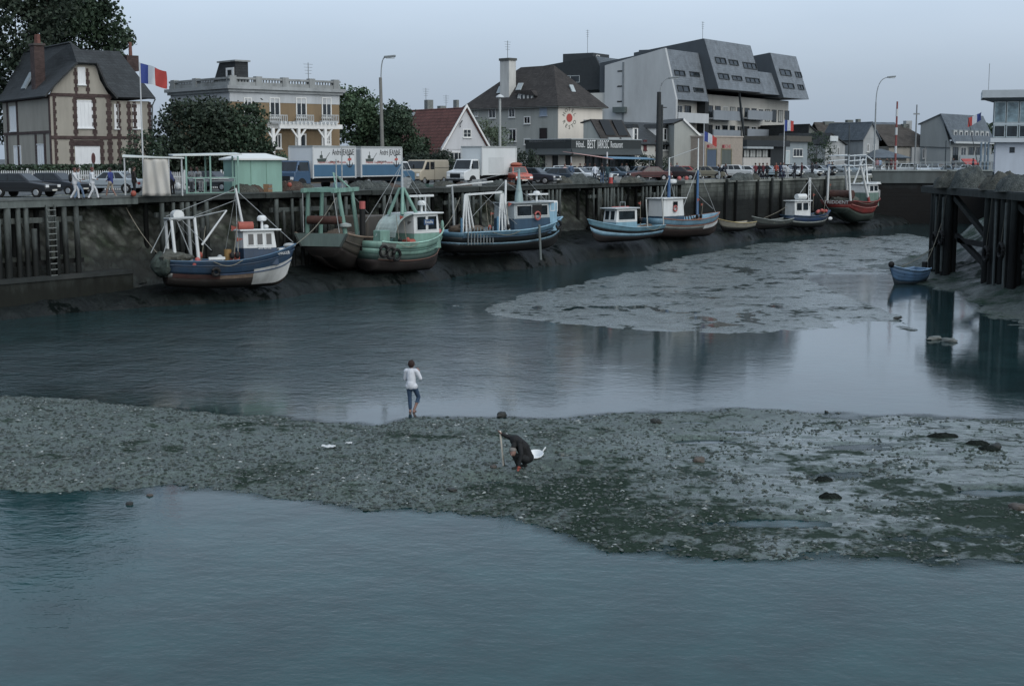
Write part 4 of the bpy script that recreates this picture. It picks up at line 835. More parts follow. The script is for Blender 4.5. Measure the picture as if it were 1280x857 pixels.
b = Bld('hip_roofed_pavilion','low tan pavilion with a blue-grey hipped roof behind the red-and-white mast','pavilion',1094,205,14)
W = b.fx(1133); zE = b.fz(1110,197); zR = b.fz(1110,186,4); b.box('wall',TAN,0,0,-.2,W,8,zE)
b.poly('roof',SLATEB,[[(-.5,-.5,zE),(W+.5,-.5,zE),(W*.62,4,zR),(W*.38,4,zR)],[(W+.5,-.5,zE),(W+.5,8.5,zE),(W*.62,4,zR)],[(W+.5,8.5,zE),(-.5,8.5,zE),(W*.38,4,zR),(W*.62,4,zR)],[(-.5,8.5,zE),(-.5,-.5,zE),(W*.38,4,zR)]])
b = Bld('brown_roofed_house','house under a long brown roof with a white bay, left of the grey gable','house',1110,216,16)
W = b.fx(1173); zE = b.fz(1150,183); zR = b.fz(1140,156,5); b.box('wall',TAN,0,0,-.2,W,9,zE)
b.poly('roof',BRN,[[(-.3,-.3,zE),(W+.4,-.3,zE),(W*.55,4.5,zR),(-.3,4.5,zR)],[(W+.4,-.3,zE),(W+.4,9.3,zE),(W*.55,4.5,zR)],[(W+.4,9.3,zE),(-.3,9.3,zE),(-.3,4.5,zR),(W*.55,4.5,zR)]])
x0,x1 = b.fx(1151),b.fx(1165); b.box('bay_wall',STW,x0,-1.2,-.2,x1,.02,b.fz(1158,180,-1.2)); b.box('white_wall',STW,b.fx(1138),-.35,-.2,x0,-.005,b.fz(1145,184))
for px in (1153,1158.5,1162): b.wfp(px,186,px+2.5,198,y=-1.2,frame=STW,mull=(0,0))
for px,py in ((1134,154),(1131,158)): x = b.fx(px,4); b.box('chimney',STW if px==1134 else GRG,x-.5,3.8,zR-2,x+.5,4.7,b.fz(px,py-3,4))
# ---- 11  grey gable block with dormers and balconies
b = Bld('dormered_apartments','grey apartment building with broad gable and slate roof full of dormers, beside the tower','apartment building',1187,214,50)
yl = b.sy(1150); yl2 = b.sy(1188); zE = b.sz(1188,176); zR = b.sz(1175,142); D = yl
b2 = b; b.box('wall',M('#858e90',.8,.08,1,streak=True),0,0,-.2,b.fx(1239),D,zE)
b.mb('gable_wall',M('#7a8385',.85,.08,1,streak=True),lambda m:m.prism([(-.2,0,zE-1),(-.2,D,zE-.8),(-.2,D,b.sz(1151,155)),(-.2,b.sy(1175),zR)],(.6,0,0)))
W = b.fx(1239); ym = b.sy(1175)
b.poly('roof',SLATEB,[[(-.4,-.6,zE-.2),(W,-.6,zE-.2),(W,ym,zR),(-.4,ym,zR)],[(-.4,D+.4,b.sz(1151,155)),(-.4,ym,zR),(W,ym,zR),(W,D+.4,b.sz(1151,155))]])
for i in range(7):
    x = 1.5+i*(W-3)/6.3; z = zE+.9; yy = ym*.18
    dm = b.box('dormer',M('#7f898c',.7),x-.7,yy-.3,z-.7,x+.7,yy+2.2,z+.75); b.wf(x-.5,z-.5,x+.5,z+.55,y=yy-.31,frame=FRAME,mull=(0,0),sill=False)
for k in range(2):
    for i in range(5):
        x = .8+i*(W-1)/5; z = zE-2.9-k*2.8; b.wf(x,z,x+2.0,z+2.0,frame=r.choice([FRAME,DARKF]),mull=(1,0),sill=False)
    bl = b.box('balcony',M('#929b9f',.7,.1,1.5,streak=True),.3,-1.3,zE-3.1-k*2.8,W-.3,-.01,zE-2.95-k*2.8); b.box('balcony_front',M('#7f8b91',.6),.3,-1.4,zE-3.1-k*2.8,W-.3,-1.3,zE-2.1-k*2.8,par=bl)
b.mb('roof_gutter',M('#a3adb1',.6),lambda m:m.box(-.3,-.9,zE-.4,W,-.61,zE-.1))
o = thing('red_awning','small red awning over a doorway under the far balconies','awning',gp(1209,206,ZQ),R(40)); m = MB(); m.prism([(-1.7,0,2.2),(-1.7,-.8,1.5),(-1.7,-.8,1.35),(-1.7,0,2.05)],(3.4,0,0)); m.build('canvas',M('#b03b34',.7),o); m = MB(); m.cyl((-1.5,-.7,0),(-1.5,-.7,1.5),.04); m.build('post',DARKF,o); m = MB(); m.cyl((1.5,-.7,0),(1.5,-.7,1.5),.04); m.build('post',DARKF,o)
# ---- 12  lock control tower
b = Bld('control_tower','white and pale blue lock control tower with a glazed upper room and wide flat roof','control tower',1243,189.5,-17,z=6.3)
W = 8.5; TW = M('#a9b6c4',.6,.06,1,streak=True,dirt=.12)
z1,z2,z3,z4 = b.fz(1243,178),b.fz(1243,172.5),b.fz(1243,122.5),b.fz(1243,113)
b.box('base_wall',TW,0,0,-.6,W,7,z1); b.box('ledge',M('#aeb9c0',.6,.06,1),-.7,-.8,z1,W+.5,7.5,z2)
b.box('roof_slab',M('#9ba7ae',.6,.08,1),b.fx(1224.5,-1),-1.2,z3,W+1,8,z4)
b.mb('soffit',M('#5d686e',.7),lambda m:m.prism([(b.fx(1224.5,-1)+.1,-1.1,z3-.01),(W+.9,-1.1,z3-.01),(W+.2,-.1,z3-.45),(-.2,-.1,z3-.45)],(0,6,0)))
zm = z2+(z3-z2)*.32
b.box('core_wall',M('#39444a',.5),.2,.3,z2,W,6.5,z3-.46)
for x0,x1 in ((-.35,1.1),(1.2,2.7),(2.8,4.4),(4.5,6.2)):
    b.wf(x0,zm+.3,x1,z3-.5,y=-.1,frame=M('#8fa0a6',.5),pane=glass('tower_glass','#5c7680'),mull=(0,0),fw=.1,sill=False); b.wf(x0,z2+.05,x1,zm,y=-.1,frame=M('#8fa0a6',.5),mull=(0,0),fw=.12,sill=False)
b.ws(0,zm+.3,3,z3-.5,x=-.36,frame=M('#8fa0a6',.5),pane=glass('tower_glass','#5c7680'),mull=(0,0),fw=.1,sill=False); b.ws(0,z2+.05,3,zm,x=-.36,frame=M('#8fa0a6',.5),mull=(0,0),fw=.12,sill=False)
b.box('mid_rail',M('#9fb0b8',.5),-.4,-.16,zm+.02,W,.3,zm+.28); b.wfp(1263-1.5,184,1269.5-1.5,191,frame=DARKF,mull=(0,0),sill=False)
m = MB(); x = b.fx(1232,2); m.cyl((x,2,z4),(x,2,z4+3.6),.04,n=5); m.build('aerial',M('#7d868a',.5),b.o)
for px in (1226,1231,1235): m = MB(); x = b.fx(px,-.5); m.cyl((x,-.4,0),(x,-.4,z1),.13,n=7); m.build('support_post',M('#5e7688',.5),b.o)
# ================================================================== vehicles
TYRE = M('#17191a',.85,.2,6); RIM = M('#9aa0a3',.35,.1,6,metal=.6); BLK = M('#1b1e20',.6,.2,4); CHR = M('#a9afb1',.3,.1,4,metal=.7)
HEADL = M('#dfe4e4',.15,.05,6); TAILL = M('#7d1712',.3,.1,6); INDL = M('#c9702a',.3,.1,6); PLATE = M('#c9c9bd',.5,.05,6)
CG = glass('car_glass','#1a2226',.05)
def paint(h): return M(h,.28,.06,1.0,spec=.5,dirt=.12)
def wheel(par, x, y, r, w=.2, out=1):
    m = MB(); m.cyl((x,y-w/2,r),(x,y+w/2,r),r,r,16); t = m.build('wheel',TYRE,par,smooth=True)
    p = MB(); yy = y+out*(w/2); p.cyl((x,yy,r),(x,yy+out*.015,r),r*.62,r*.55,12); p.build('rim',RIM,t)
    a = MB(); yo = y+out*(w/2-.012); 
    return t
TYPES = {  # length, width, lower outline (x,z), greenhouse base/top x, roof z, wheel x
 'hatch': (3.7,1.55,[(-1.85,.32),(-1.85,.75),(-1.78,.9),(.55,.9),(1.75,.72),(1.85,.6),(1.85,.32)],(-1.75,.75),(-1.35,.05),1.36,.9,(-1.15,1.2),.28),
 'saloon':(4.3,1.66,[(-2.15,.35),(-2.15,.86),(-2.05,.93),(.8,.93),(2.05,.78),(2.15,.65),(2.15,.35)],(-1.45,.95),(-.8,.3),1.4,.93,(-1.3,1.32),.3),
 'estate':(3.7,1.5,[(-1.8,.38),(-1.85,.92),(-1.8,.98),(.65,.98),(1.6,.9),(1.72,.75),(1.75,.38)],(-1.8,.72),(-1.62,.3),1.52,.98,(-1.15,1.25),.29)}
def car(name, label, kind, col, p, ang, roof=None, group=None, cat='car'):
    L,W,low,gb,gt,zr,zb,wx,wr = TYPES[kind]; o = thing(name,label,cat,p,R(ang),group); pt = paint(col); h = W/2
    m = MB(); n = len(low); vs = []; 
    for s_ in (-1,1):
        for yy, ins in ((h*.9,0),(h,.0),): pass
    # body: three sections across the width so that the flanks are rounded
    secs = [(-h,.045),(-h+.05,0),(h-.05,0),(h,.045)]; 
    for y,ins in secs:
        for x,z in low: vs.append((x*(1-ins*.4),y*(1 if ins else 1.0),z if z<.4 else z-ins*.5))
    fs = [tuple(range(n))[::1],tuple(range(3*n,4*n))[::-1]]+[(k*n+i,(k+1)*n+i,(k+1)*n+(i+1)%n,k*n+(i+1)%n) for k in range(3) for i in range(n)]
    m.add(vs,fs); m.build('body',pt,o,bevel=.03,smooth=True)
    m = MB(); hb,ht = h*.95,h*.76; bz = zb-.02
    m.add([(gb[0],-hb,bz),(gb[1],-hb,bz),(gb[1],hb,bz),(gb[0],hb,bz),(gt[0],-ht,zr),(gt[1],-ht,zr),(gt[1],ht,zr),(gt[0],ht,zr)],[(4,5,6,7),(0,1,5,4),(1,2,6,5),(2,3,7,6),(3,0,4,7)]); m.build('cabin',paint(roof) if roof else pt,o,bevel=.04,smooth=True)
    def lerp(a,b,t): return V(a)+(V(b)-V(a))*t
    def pane(nm,a,b_,c,d,off):
        m = MB(); cc = (V(a)+V(b_)+V(c)+V(d))/4; q = [V(p_)+(cc-V(p_))*0.0 for p_ in (a,b_,c,d)]; nn = (q[1]-q[0]).cross(q[3]-q[0]).normalized()
        if nn.dot(V(off)) < 0: nn = -nn
        m.prism([p_+nn*.002 for p_ in q],nn*.012); m.build(nm,CG,o)
    def face(a,b_,c,d,u0,u1,v0,v1): 
        f = lambda u,v: lerp(lerp(a,b_,u),lerp(d,c,u),v); return f(u0,v0),f(u1,v0),f(u1,v1),f(u0,v1)
    fr = ((gb[1],-hb,bz),(gb[1],hb,bz),(gt[1],ht,zr),(gt[1],-ht,zr)); pane('windscreen',*face(*fr,.07,.93,.1,.92),(1,0,.3))
    rr = ((gb[0],hb,bz),(gb[0],-hb,bz),(gt[0],-ht,zr),(gt[0],ht,zr)); pane('rear_window',*face(*rr,.08,.92,.15,.88),(-1,0,.3))
    for s_ in (-1,1):
        sd_ = ((gb[0],s_*hb,bz),(gb[1],s_*hb,bz),(gt[1],s_*ht,zr),(gt[0],s_*ht,zr))
        cuts = ((.1,.36),(.39,.62),(.65,.93)) if kind!='hatch' else ((.12,.46),(.5,.92))
        for u0,u1 in cuts: pane('side_window',*face(*sd_,u0,u1,.12,.88),(0,s_,.2))
        for x in wx: wheel(o,x,s_*(h-.08),wr,.19,s_)
        m = MB(); m.box(low[0][0]+.5,s_*h-.012 if s_>0 else -h-.012,.5,low[-1][0]-.45,s_*h+.012 if s_>0 else -h+.012,.55); m.build('side_trim',BLK,o)
        for x in wx:
            m = MB(); a = [(x+math.cos(t)*(wr+.06),s_*(h+.003),wr+math.sin(t)*(wr+.06)) for t in [math.pi*k/8 for k in range(9)]]; m.prism(a,(0,s_*.006,0)); m.build('wheel_arch',BLK,o)
        m = MB(); xf = low[-2][0]; m.box(xf-.03,s_*h*.8-.13,.57,xf+.025,s_*h*.8+.13,.72); m.build('headlight',HEADL,o)
        m = MB(); xr = low[1][0]; m.box(xr-.025,s_*h*.8-.14,.58,xr+.04,s_*h*.8+.14,.74); m.build('tail_light',TAILL,o)
    m = MB(); m.box(low[-1][0]-.08,-h+.02,.34,low[-1][0]+.09,h-.02,.48); m.build('front_bumper',BLK if kind!='saloon' else CHR,o,bevel=.02)
    m = MB(); m.box(low[0][0]-.09,-h+.02,.36,low[0][0]+.08,h-.02,.5); m.build('rear_bumper',BLK if kind!='saloon' else CHR,o,bevel=.02)
    m = MB(); m.box(low[-2][0]-.04,-h*.55,.52,low[-2][0]+.012,h*.55,.68); m.build('grille',BLK,o)
    m = MB(); m.box(low[-1][0]+.09,-.25,.37,low[-1][0]+.1,.25,.46); m.build('number_plate',PLATE,o)
    return o
NA = UA*180/math.pi; OUT = NA-90   # nose along the quay / nose towards the water
def pcar(px, Y, *a): return (gp(px,Y,ZQ+.035 if tOf(gp(px,Y))<4.6 else ZQ+.004))
def cars(L):
    for name,label,kind,col,px,Y,ang,roof in L: car(name,label,kind,col,pcar(px,Y),ang,roof,'cars parked along the quay')
cars([
 ('parked_car','black hatchback nearest the left edge, nose towards the water','hatch','#14181c',31,82.6,-13,None),
 ('parked_car','dark navy hatchback behind the black one, partly hidden by it','hatch','#1a222c',75,88.5,-20,None),
 ('parked_car','silver-blue saloon behind the man in the blue sweater, by the picket fence','saloon','#8b9aa3',141,93,170,None),
 ('parked_car','dark car seen through the open green stall frame','hatch','#252c33',268,100,-25,None),
 ('parked_car','orange-red small estate car with roof load facing the water, right of the white box truck','estate','#b0432a',647.5,121,-72,None),
 ('parked_car','dark blue-grey coupe right beside the orange car','saloon','#27313d',668,124.5,-24,None),
 ('parked_car','dull teal hatchback behind the dark coupe','hatch','#3c5560',671,134,-20,None),
 ('parked_car','deep blue hatchback with pale rear window, two cars right of the orange one','hatch','#1f3140',691,128,168,None),
 ('parked_car','pale blue-silver hatchback half hidden behind the deep blue one','hatch','#8fa3ab',700,138,-25,None),
 ('parked_car','white hatchback nose to the water, left of the man in the white shirt','hatch','#b9c2c6',727,131,-32,None),
 ('parked_car','white estate car behind the white hatchback','estate','#b4bcbf',713,143,-25,None),
 ('parked_car','cream car behind the bonnet of the white hatchback','hatch','#a99f7f',729,147,-25,None),
 ('parked_car','grey-blue saloon with a dark nose, left of the maroon saloon','saloon','#4d6475',795,153,205,None),
 ('parked_car','maroon saloon seen side-on, left of the two saloons','saloon','#46161a',811,143,192,None),
 ('parked_car','very dark red saloon seen side-on, right of the maroon one','saloon','#241518',848,147,-14,None),
 ('parked_car','bright red small car just showing behind the dark red saloon','hatch','#a82d26',862,166,-20,None),
 ('parked_car','pale blue van-like estate with white roof by the grey gable','estate','#7f9fb3',860,175,-20,'#b9c2c6'),
 ('parked_car','beige-gold saloon nose right, below the flagpole by the garage','saloon','#6d6a58',882,152,-12,None),
 ('parked_car','steel blue car behind the beige saloon','hatch','#5e7180',897,163,-20,None),
 ('parked_car','white estate with upright cab, in front of the beige garage','estate','#aab1b4',921,155,-16,None),
 ('parked_car','white hatchback behind the white estate','hatch','#b2babd',938,166,-24,None),
 ('parked_car','light blue hatchback behind the group in red and black','hatch','#8ea8b5',963,172,-30,None),
 ('parked_car','white car right of the person in the orange-red top','hatch','#b7c0c4',984,171,-36,None),
 ('parked_car','pale hatchback with light windscreen behind the pair in dark coats','hatch','#9fb1ba',996,181,-36,None),
 ('parked_car','white car nose to the water at the end of the quay row','hatch','#bcc5c8',1009,175,-44,None),
 ('parked_car','silver car beyond the end of the quay, left of the red trawler frame','hatch','#8f9da4',1027,187,-40,None),
 ('parked_car','white saloon half hidden by the trawler gantry frame','saloon','#aeb8bc',1086,200,-10,None)])
cars([
 ('parked_car','grey saloon half hidden behind the white box of the plain truck','saloon','#5b666c',633,136,-20,None),
 ('parked_car','dark green hatchback showing left of the pale blue-silver one','hatch','#2f423c',684,141,-25,None),
 ('parked_car','silver hatchback behind the people right of the white hatchback','hatch','#98a4a9',748,143,-30,None),
 ('parked_car','slate blue hatchback under the right end of the blue awning','hatch','#465a6b',772,147,-30,None),
 ('parked_car','pale grey car showing between the maroon and dark red saloons','hatch','#a1abaf',829,158,-25,None),
 ('parked_car','dark blue car behind the white hatchback by the garage','hatch','#2b3947',950,174,-30,None),
 ('parked_car','silver estate left of the pair in dark coats','estate','#97a3a9',990,186,-36,None),
 ('parked_car','cream hatchback at the foot of the blue kiosk','hatch','#a09c8e',1003,187,-36,None),
 ('parked_car','grey hatchback at the back of the quay end','hatch','#6b777d',1045,192,-40,None),
 ('parked_car','pale blue saloon behind the trawler gantry frame','saloon','#8fa4b0',1062,197,-20,None)])
r = random.Random(21)
farc = [(1103,'#98a6ad','silver car left of the red-and-white mast'),(1127,'#aab5ba','pale car right of the red-and-white mast'),(1140,'#8fa0a8','grey-blue car in front of the white bay'),(1152,'#b2bcc0','white car in front of the white bay'),(1166,'#a3b0b6','light car left of the grey gable'),(1177,'#7b8b93','mid-grey car below the grey gable'),(1191,'#8f9da3','silver car below the far balconies'),(1203,'#a5b2b8','pale car under the red awning')]
for i,(px,c_,lb) in enumerate(farc): car('parked_car',lb+', beyond the lock railing',r.choice(['hatch','saloon','estate']),c_,gp(px,200+3*(i%3),ZQ+.35 if False else ZQ+.004),r.choice([-70,-100,-60,190]),None,'cars beyond the lock railing')
# orange car's roof load
p = pcar(647.5,121); t = thing('roof_load','orange tarpaulin bundle tied on the roof of the orange car','roof load',p+V((-.1,.35,1.53)),R(-72)); m = MB(); m.ball((-.2,0,.16),.75,.5,.2,12,8); m.build('bundle',M('#9c5038',.8,.25,3,bp=.3),t,smooth=True)
# ---- trucks
def truck(name,label,p,ang,boxc,cabc,L,W,H,cab,band=None,roofc=None,group=None):
    """x forward; box from -L to 0, cab in front of it"""
    o = thing(name,label,'truck',p,R(ang),group); h = W/2; z0 = .82; bc = M(boxc,.45,.05,1,streak=True,dirt=.12); cp = paint(cabc)
    m = MB(); m.box(-L,-h,z0,0,h,z0+H); bo = m.build('cargo_box',bc,o,bevel=.03)
    m = MB(); m.box(-L-.03,-h-.03,z0+H-.08,.03,h+.03,z0+H+.05); m.build('roof_trim',M('#8d9596',.5),bo)
    for x in (-L,-.0):
        for y in (-h,h): 
            m = MB(); m.box(x-.05,y-.05,z0-.03,x+.05,y+.05,z0+H-.082); m.build('corner_post',M('#b4babb',.4,.06,2),bo)
    if band:
        m = MB(); m.box(-L+.08,-h-.014,z0+.1,-.08,-h-.002,z0+.95); m.build('blue_band',M(band,.45,.08,2,streak=True),bo)
        m = MB(); m.box(-L+.08,h+.002,z0+.1,-.08,h+.014,z0+.95); m.build('blue_band',M(band,.45,.08,2,streak=True),bo)
    m = MB(); m.box(-L-.02,-h+.12,z0+.1,-L-.006,-.02,z0+H-.2); m.box(-L-.02,.02,z0+.1,-L-.006,h-.12,z0+H-.2); m.build('rear_doors',M('#8a949b',.5,.1,1.5,streak=True,dirt=.25),bo)
    m = MB(); m.box(-L+.1,-.45,.5,1.6,.45,z0-.02); m.build('chassis',BLK,o); m = MB(); m.box(-L-.05,-h+.1,.45,-L+.02,h-.1,.6); m.build('rear_bumper',BLK,o)
    for x,rw in ((-L+1.0,.3),(cab[0]*.55 if False else 1.0,.22)):
        for s_ in (-1,1): wheel(o,x,s_*(h-.22 if x<0 else h-.3),.38,.26 if x<0 else .22,s_)
    cl,ch,hood = cab; hc = h*.88
    # cab: outline in x,z swept over the width
    pr = [(.08,.42),(.08,ch),(cl-hood-.75,ch),(cl-hood-.1,1.32),(cl,1.12),(cl,.42)]
    lowp = [(.08,.42),(.08,1.3),(cl-hood-.08,1.3),(cl,1.12 if hood>.3 else 1.25),(cl+.02,.42)]
    m = MB(); m.prism([(x,-hc,z) for x,z in lowp],(0,2*hc,0)); cb = m.build('cab',cp,o,bevel=.05,smooth=True)
    ht = hc*.88; m = MB(); a,b_ = (.1,cl-hood-.08),(.1,cl-hood-.45)
    m.add([(a[0],-hc,1.28),(a[1],-hc,1.28),(a[1],hc,1.28),(a[0],hc,1.28),(b_[0],-ht,ch),(b_[1],-ht,ch),(b_[1],ht,ch),(b_[0],ht,ch)],[(4,5,6,7),(0,1,5,4),(1,2,6,5),(2,3,7,6),(3,0,4,7)]); m.build('cab_top',paint(roofc) if roofc else cp,o,bevel=.05,smooth=True)
    def lerp(p_,q_,t): return V(p_)+(V(q_)-V(p_))*t
    def pane(nm,c4,u0,u1,v0,v1,nrm):
        A_,B_,C_,D_ = c4; f = lambda u,v: lerp(lerp(A_,B_,u),lerp(D_,C_,u),v); q = [f(u0,v0),f(u1,v0),f(u1,v1),f(u0,v1)]
        nn = (q[1]-q[0]).cross(q[3]-q[0]).normalized(); nn = nn if nn.dot(V(nrm))>0 else -nn; m = MB(); m.prism([x+nn*.002 for x in q],nn*.015); m.build(nm,CG,o)
    pane('windscreen',((a[1],-hc,1.28),(a[1],hc,1.28),(b_[1],ht,ch),(b_[1],-ht,ch)),.06,.94,.08,.9,(1,0,.2))
    for s_ in (-1,1):
        pane('side_window',((a[0],s_*hc,1.28),(a[1],s_*hc,1.28),(b_[1],s_*ht,ch),(b_[0],s_*ht,ch)),.12,.88,.08,.85,(0,s_,.1))
        m = MB(); m.box(cl-.02,s_*hc*.75-.13,.72,cl+.05,s_*hc*.75+.13,.92); m.build('headlight',HEADL,o)
        m = MB(); aa = [(1.0+math.cos(t)*.46,s_*(hc+.003),.38+math.sin(t)*.46) for t in [math.pi*k/8 for k in range(9)]]; m.prism(aa,(0,s_*.008,0)); m.build('wheel_arch',BLK,o)
        m = MB(); m.bar((cl-hood-.2,s_*hc,1.5),(cl-hood-.1,s_*(hc+.22),1.6),.03); m.box(cl-hood-.12,s_*(hc+.22)-.06,1.4,cl-hood-.07,s_*(hc+.22)+.06,1.75); m.build('wing_mirror',BLK,o)
    m = MB(); m.box(cl-.02,-hc*.55,.62,cl+.035,hc*.55,.98); m.build('grille',BLK,o); m = MB(); m.box(cl-.05,-hc,.4,cl+.12,hc,.56); m.build('bumper',BLK if cabc!='#c2c9cb' else M('#2a2e30',.6),o)
    return o
def livery(o, side, L, W, z0, H):
    """painted on the flank that faces the quay: name, little trawler, anchor, red line of lettering"""
    y = side*(W/2+.012); rz = 0 if side<0 else math.pi; rot = (math.pi/2,0,rz); dx = 1 if side<0 else -1; cx = -L/2
    blk = M('#2b2f35',.6); red = M('#b0463c',.6); grn = M('#3d4a46',.6)
    lettering('André JEANNE',.62,blk,o,(cx+dx*.42*L/2*1.0,y,z0+H-.42),rot,width=L*.52)
    lettering('de la mer à votre table',.2,grn,o,(cx+dx*.0,y,z0+H*.52),rot,width=L*.22,name='small_lettering')
    lettering('Poissons Coquillages Crustacés',.26,red,o,(cx-dx*L*.06,y,z0+1.12),rot,width=L*.66,name='red_lettering')
    X = lambda x,z: (cx+dx*x,y+side*.004,z0+z)
    m = MB(); t = side*.004; bx_ = -L*.3; bz_ = H*.58
    m.prism([X(bx_-.5,bz_+.05),X(bx_+.55,bz_+.1),X(bx_+.4,bz_-.16),X(bx_-.4,bz_-.16)],(0,t,0)); m.prism([X(bx_-.2,bz_+.1),X(bx_+.12,bz_+.1),X(bx_+.1,bz_+.32),X(bx_-.18,bz_+.32)],(0,t,0))
    m.prism([X(bx_-.03,bz_+.32),X(bx_+.02,bz_+.32),X(bx_+.02,bz_+.6),X(bx_-.03,bz_+.6)],(0,t,0)); m.prism([X(bx_+.5,bz_+.1),X(bx_+.9,bz_+.5),X(bx_+.87,bz_+.52),X(bx_+.47,bz_+.13)],(0,t,0)); m.build('painted_boat',grn,o)
    m = MB(); ax = L*.36; az = H*.5
    m.prism([X(ax-.05,az-.4),X(ax+.05,az-.4),X(ax+.05,az+.45),X(ax-.05,az+.45)],(0,t,0)); n_ = 7
    for k in range(n_):
        a0,a1 = math.pi+math.pi*k/n_,math.pi+math.pi*(k+1)/n_; m.prism([X(ax+.36*math.cos(a0),az-.05+.36*math.sin(a0)),X(ax+.36*math.cos(a1),az-.05+.36*math.sin(a1)),X(ax+.27*math.cos(a1),az-.05+.27*math.sin(a1)),X(ax+.27*math.cos(a0),az-.05+.27*math.sin(a0))],(0,t,0))
    m.prism([X(ax-.22,az+.45),X(ax+.24,az+.55),X(ax+.24,az+.64),X(ax-.22,az+.54)],(0,t,0)); m.build('painted_anchor',blk,o)
    m = MB(); m.prism([X(ax-.2,az+.1),X(ax+.2,az+.14),X(ax+.18,az+.3),X(ax-.2,az+.27)],(0,t*2,0)); m.build('painted_ribbon',red,o)
def tp(px, Y): p = gp(px,Y,ZQ+.035 if tOf(gp(px,Y))<4.7 else ZQ+.004); return p
T1 = truck('box_truck','white box truck with blue skirt and a blue cab facing left, beside the green stall',tp(392,101.5)-N*0+N*1.15,NA+180,'#bcc3c6','#294f70',4.6,2.25,2.25,(1.75,2.05,.1),band='#2d5f7f',group='fish merchant box trucks')
livery(T1,1,4.6,2.25,.82,2.25)
T2 = truck('box_truck','white box truck with blue skirt and a white-topped blue cab facing right',tp(503,115)+N*1.2,NA,'#bcc3c6','#2d5f7f',5.0,2.3,2.3,(1.9,2.0,.35),band='#2d5f7f',roofc='#c2c9cb',group='fish merchant box trucks')
livery(T2,-1,5.0,2.3,.82,2.3)
T3 = truck('box_truck','plain white box truck with a white cab facing left, left of the orange car',tp(603,118.5)+N*1.1,NA+176,'#c0c8ca','#c2c9cb',4.6,2.2,2.35,(2.1,2.15,.7))
m = MB(); m.box(-2.9,1.1,1.0,-.9,1.115,2.3); m.build('side_door',M('#b2babc',.45,.05,2),T3)
# beige panel van
def van(name,label,p,ang,col):
    o = thing(name,label,'van',p,R(ang)); pt = M(col,.45,.07,1,streak=True,dirt=.15); h = .95
    m = MB(); pr = [(-2.3,.4),(-2.35,1.9),(-2.2,2.12),(1.15,2.12),(1.65,1.35),(2.1,1.15),(2.15,.4)]; m.prism([(x,-h,z) for x,z in pr],(0,2*h,0)); m.build('body',pt,o,bevel=.07,smooth=True)
    for s_ in (-1,1):
        for x in (-1.5,1.45): wheel(o,x,s_*(h-.1),.34,.2,s_)
        m = MB(); m.prism([(.75,s_*(h+.004),1.3),(1.5,s_*(h+.004),1.3),(1.1,s_*(h+.004),1.95),(.75,s_*(h+.004),1.95)],(0,s_*.01,0)); m.build('side_window',CG,o)
        m = MB(); m.prism([(.0,s_*(h+.004),1.32),(.6,s_*(h+.004),1.32),(.6,s_*(h+.004),1.95),(.0,s_*(h+.004),1.95)],(0,s_*.01,0)); m.build('side_window',CG,o)
        m = MB(); m.box(-2.2,s_*h-.008,1.42,-.1,s_*h+.012,1.47); m.box(-.08,s_*h-.008,.5,-.05,s_*h+.012,2.0); m.build('side_rib',M('#5d5a50',.6),o)
        m = MB(); m.box(2.1,s_*.7-.12,.75,2.18,s_*.7+.12,.98); m.build('headlight',HEADL,o)
    m = MB(); m.prism([(1.22,-.82,2.02),(1.22,.82,2.02),(1.66,.86,1.38),(1.66,-.86,1.38)],(.02,0,.012)); m.build('windscreen',CG,o); m = MB(); m.box(2.1,-.9,.38,2.25,.9,.52); m.build('bumper',BLK,o); return o
van('panel_van','beige panel van between the lettered box trucks and the plain white truck',tp(543,122)+N*1.0,NA+184,'#a59c86')
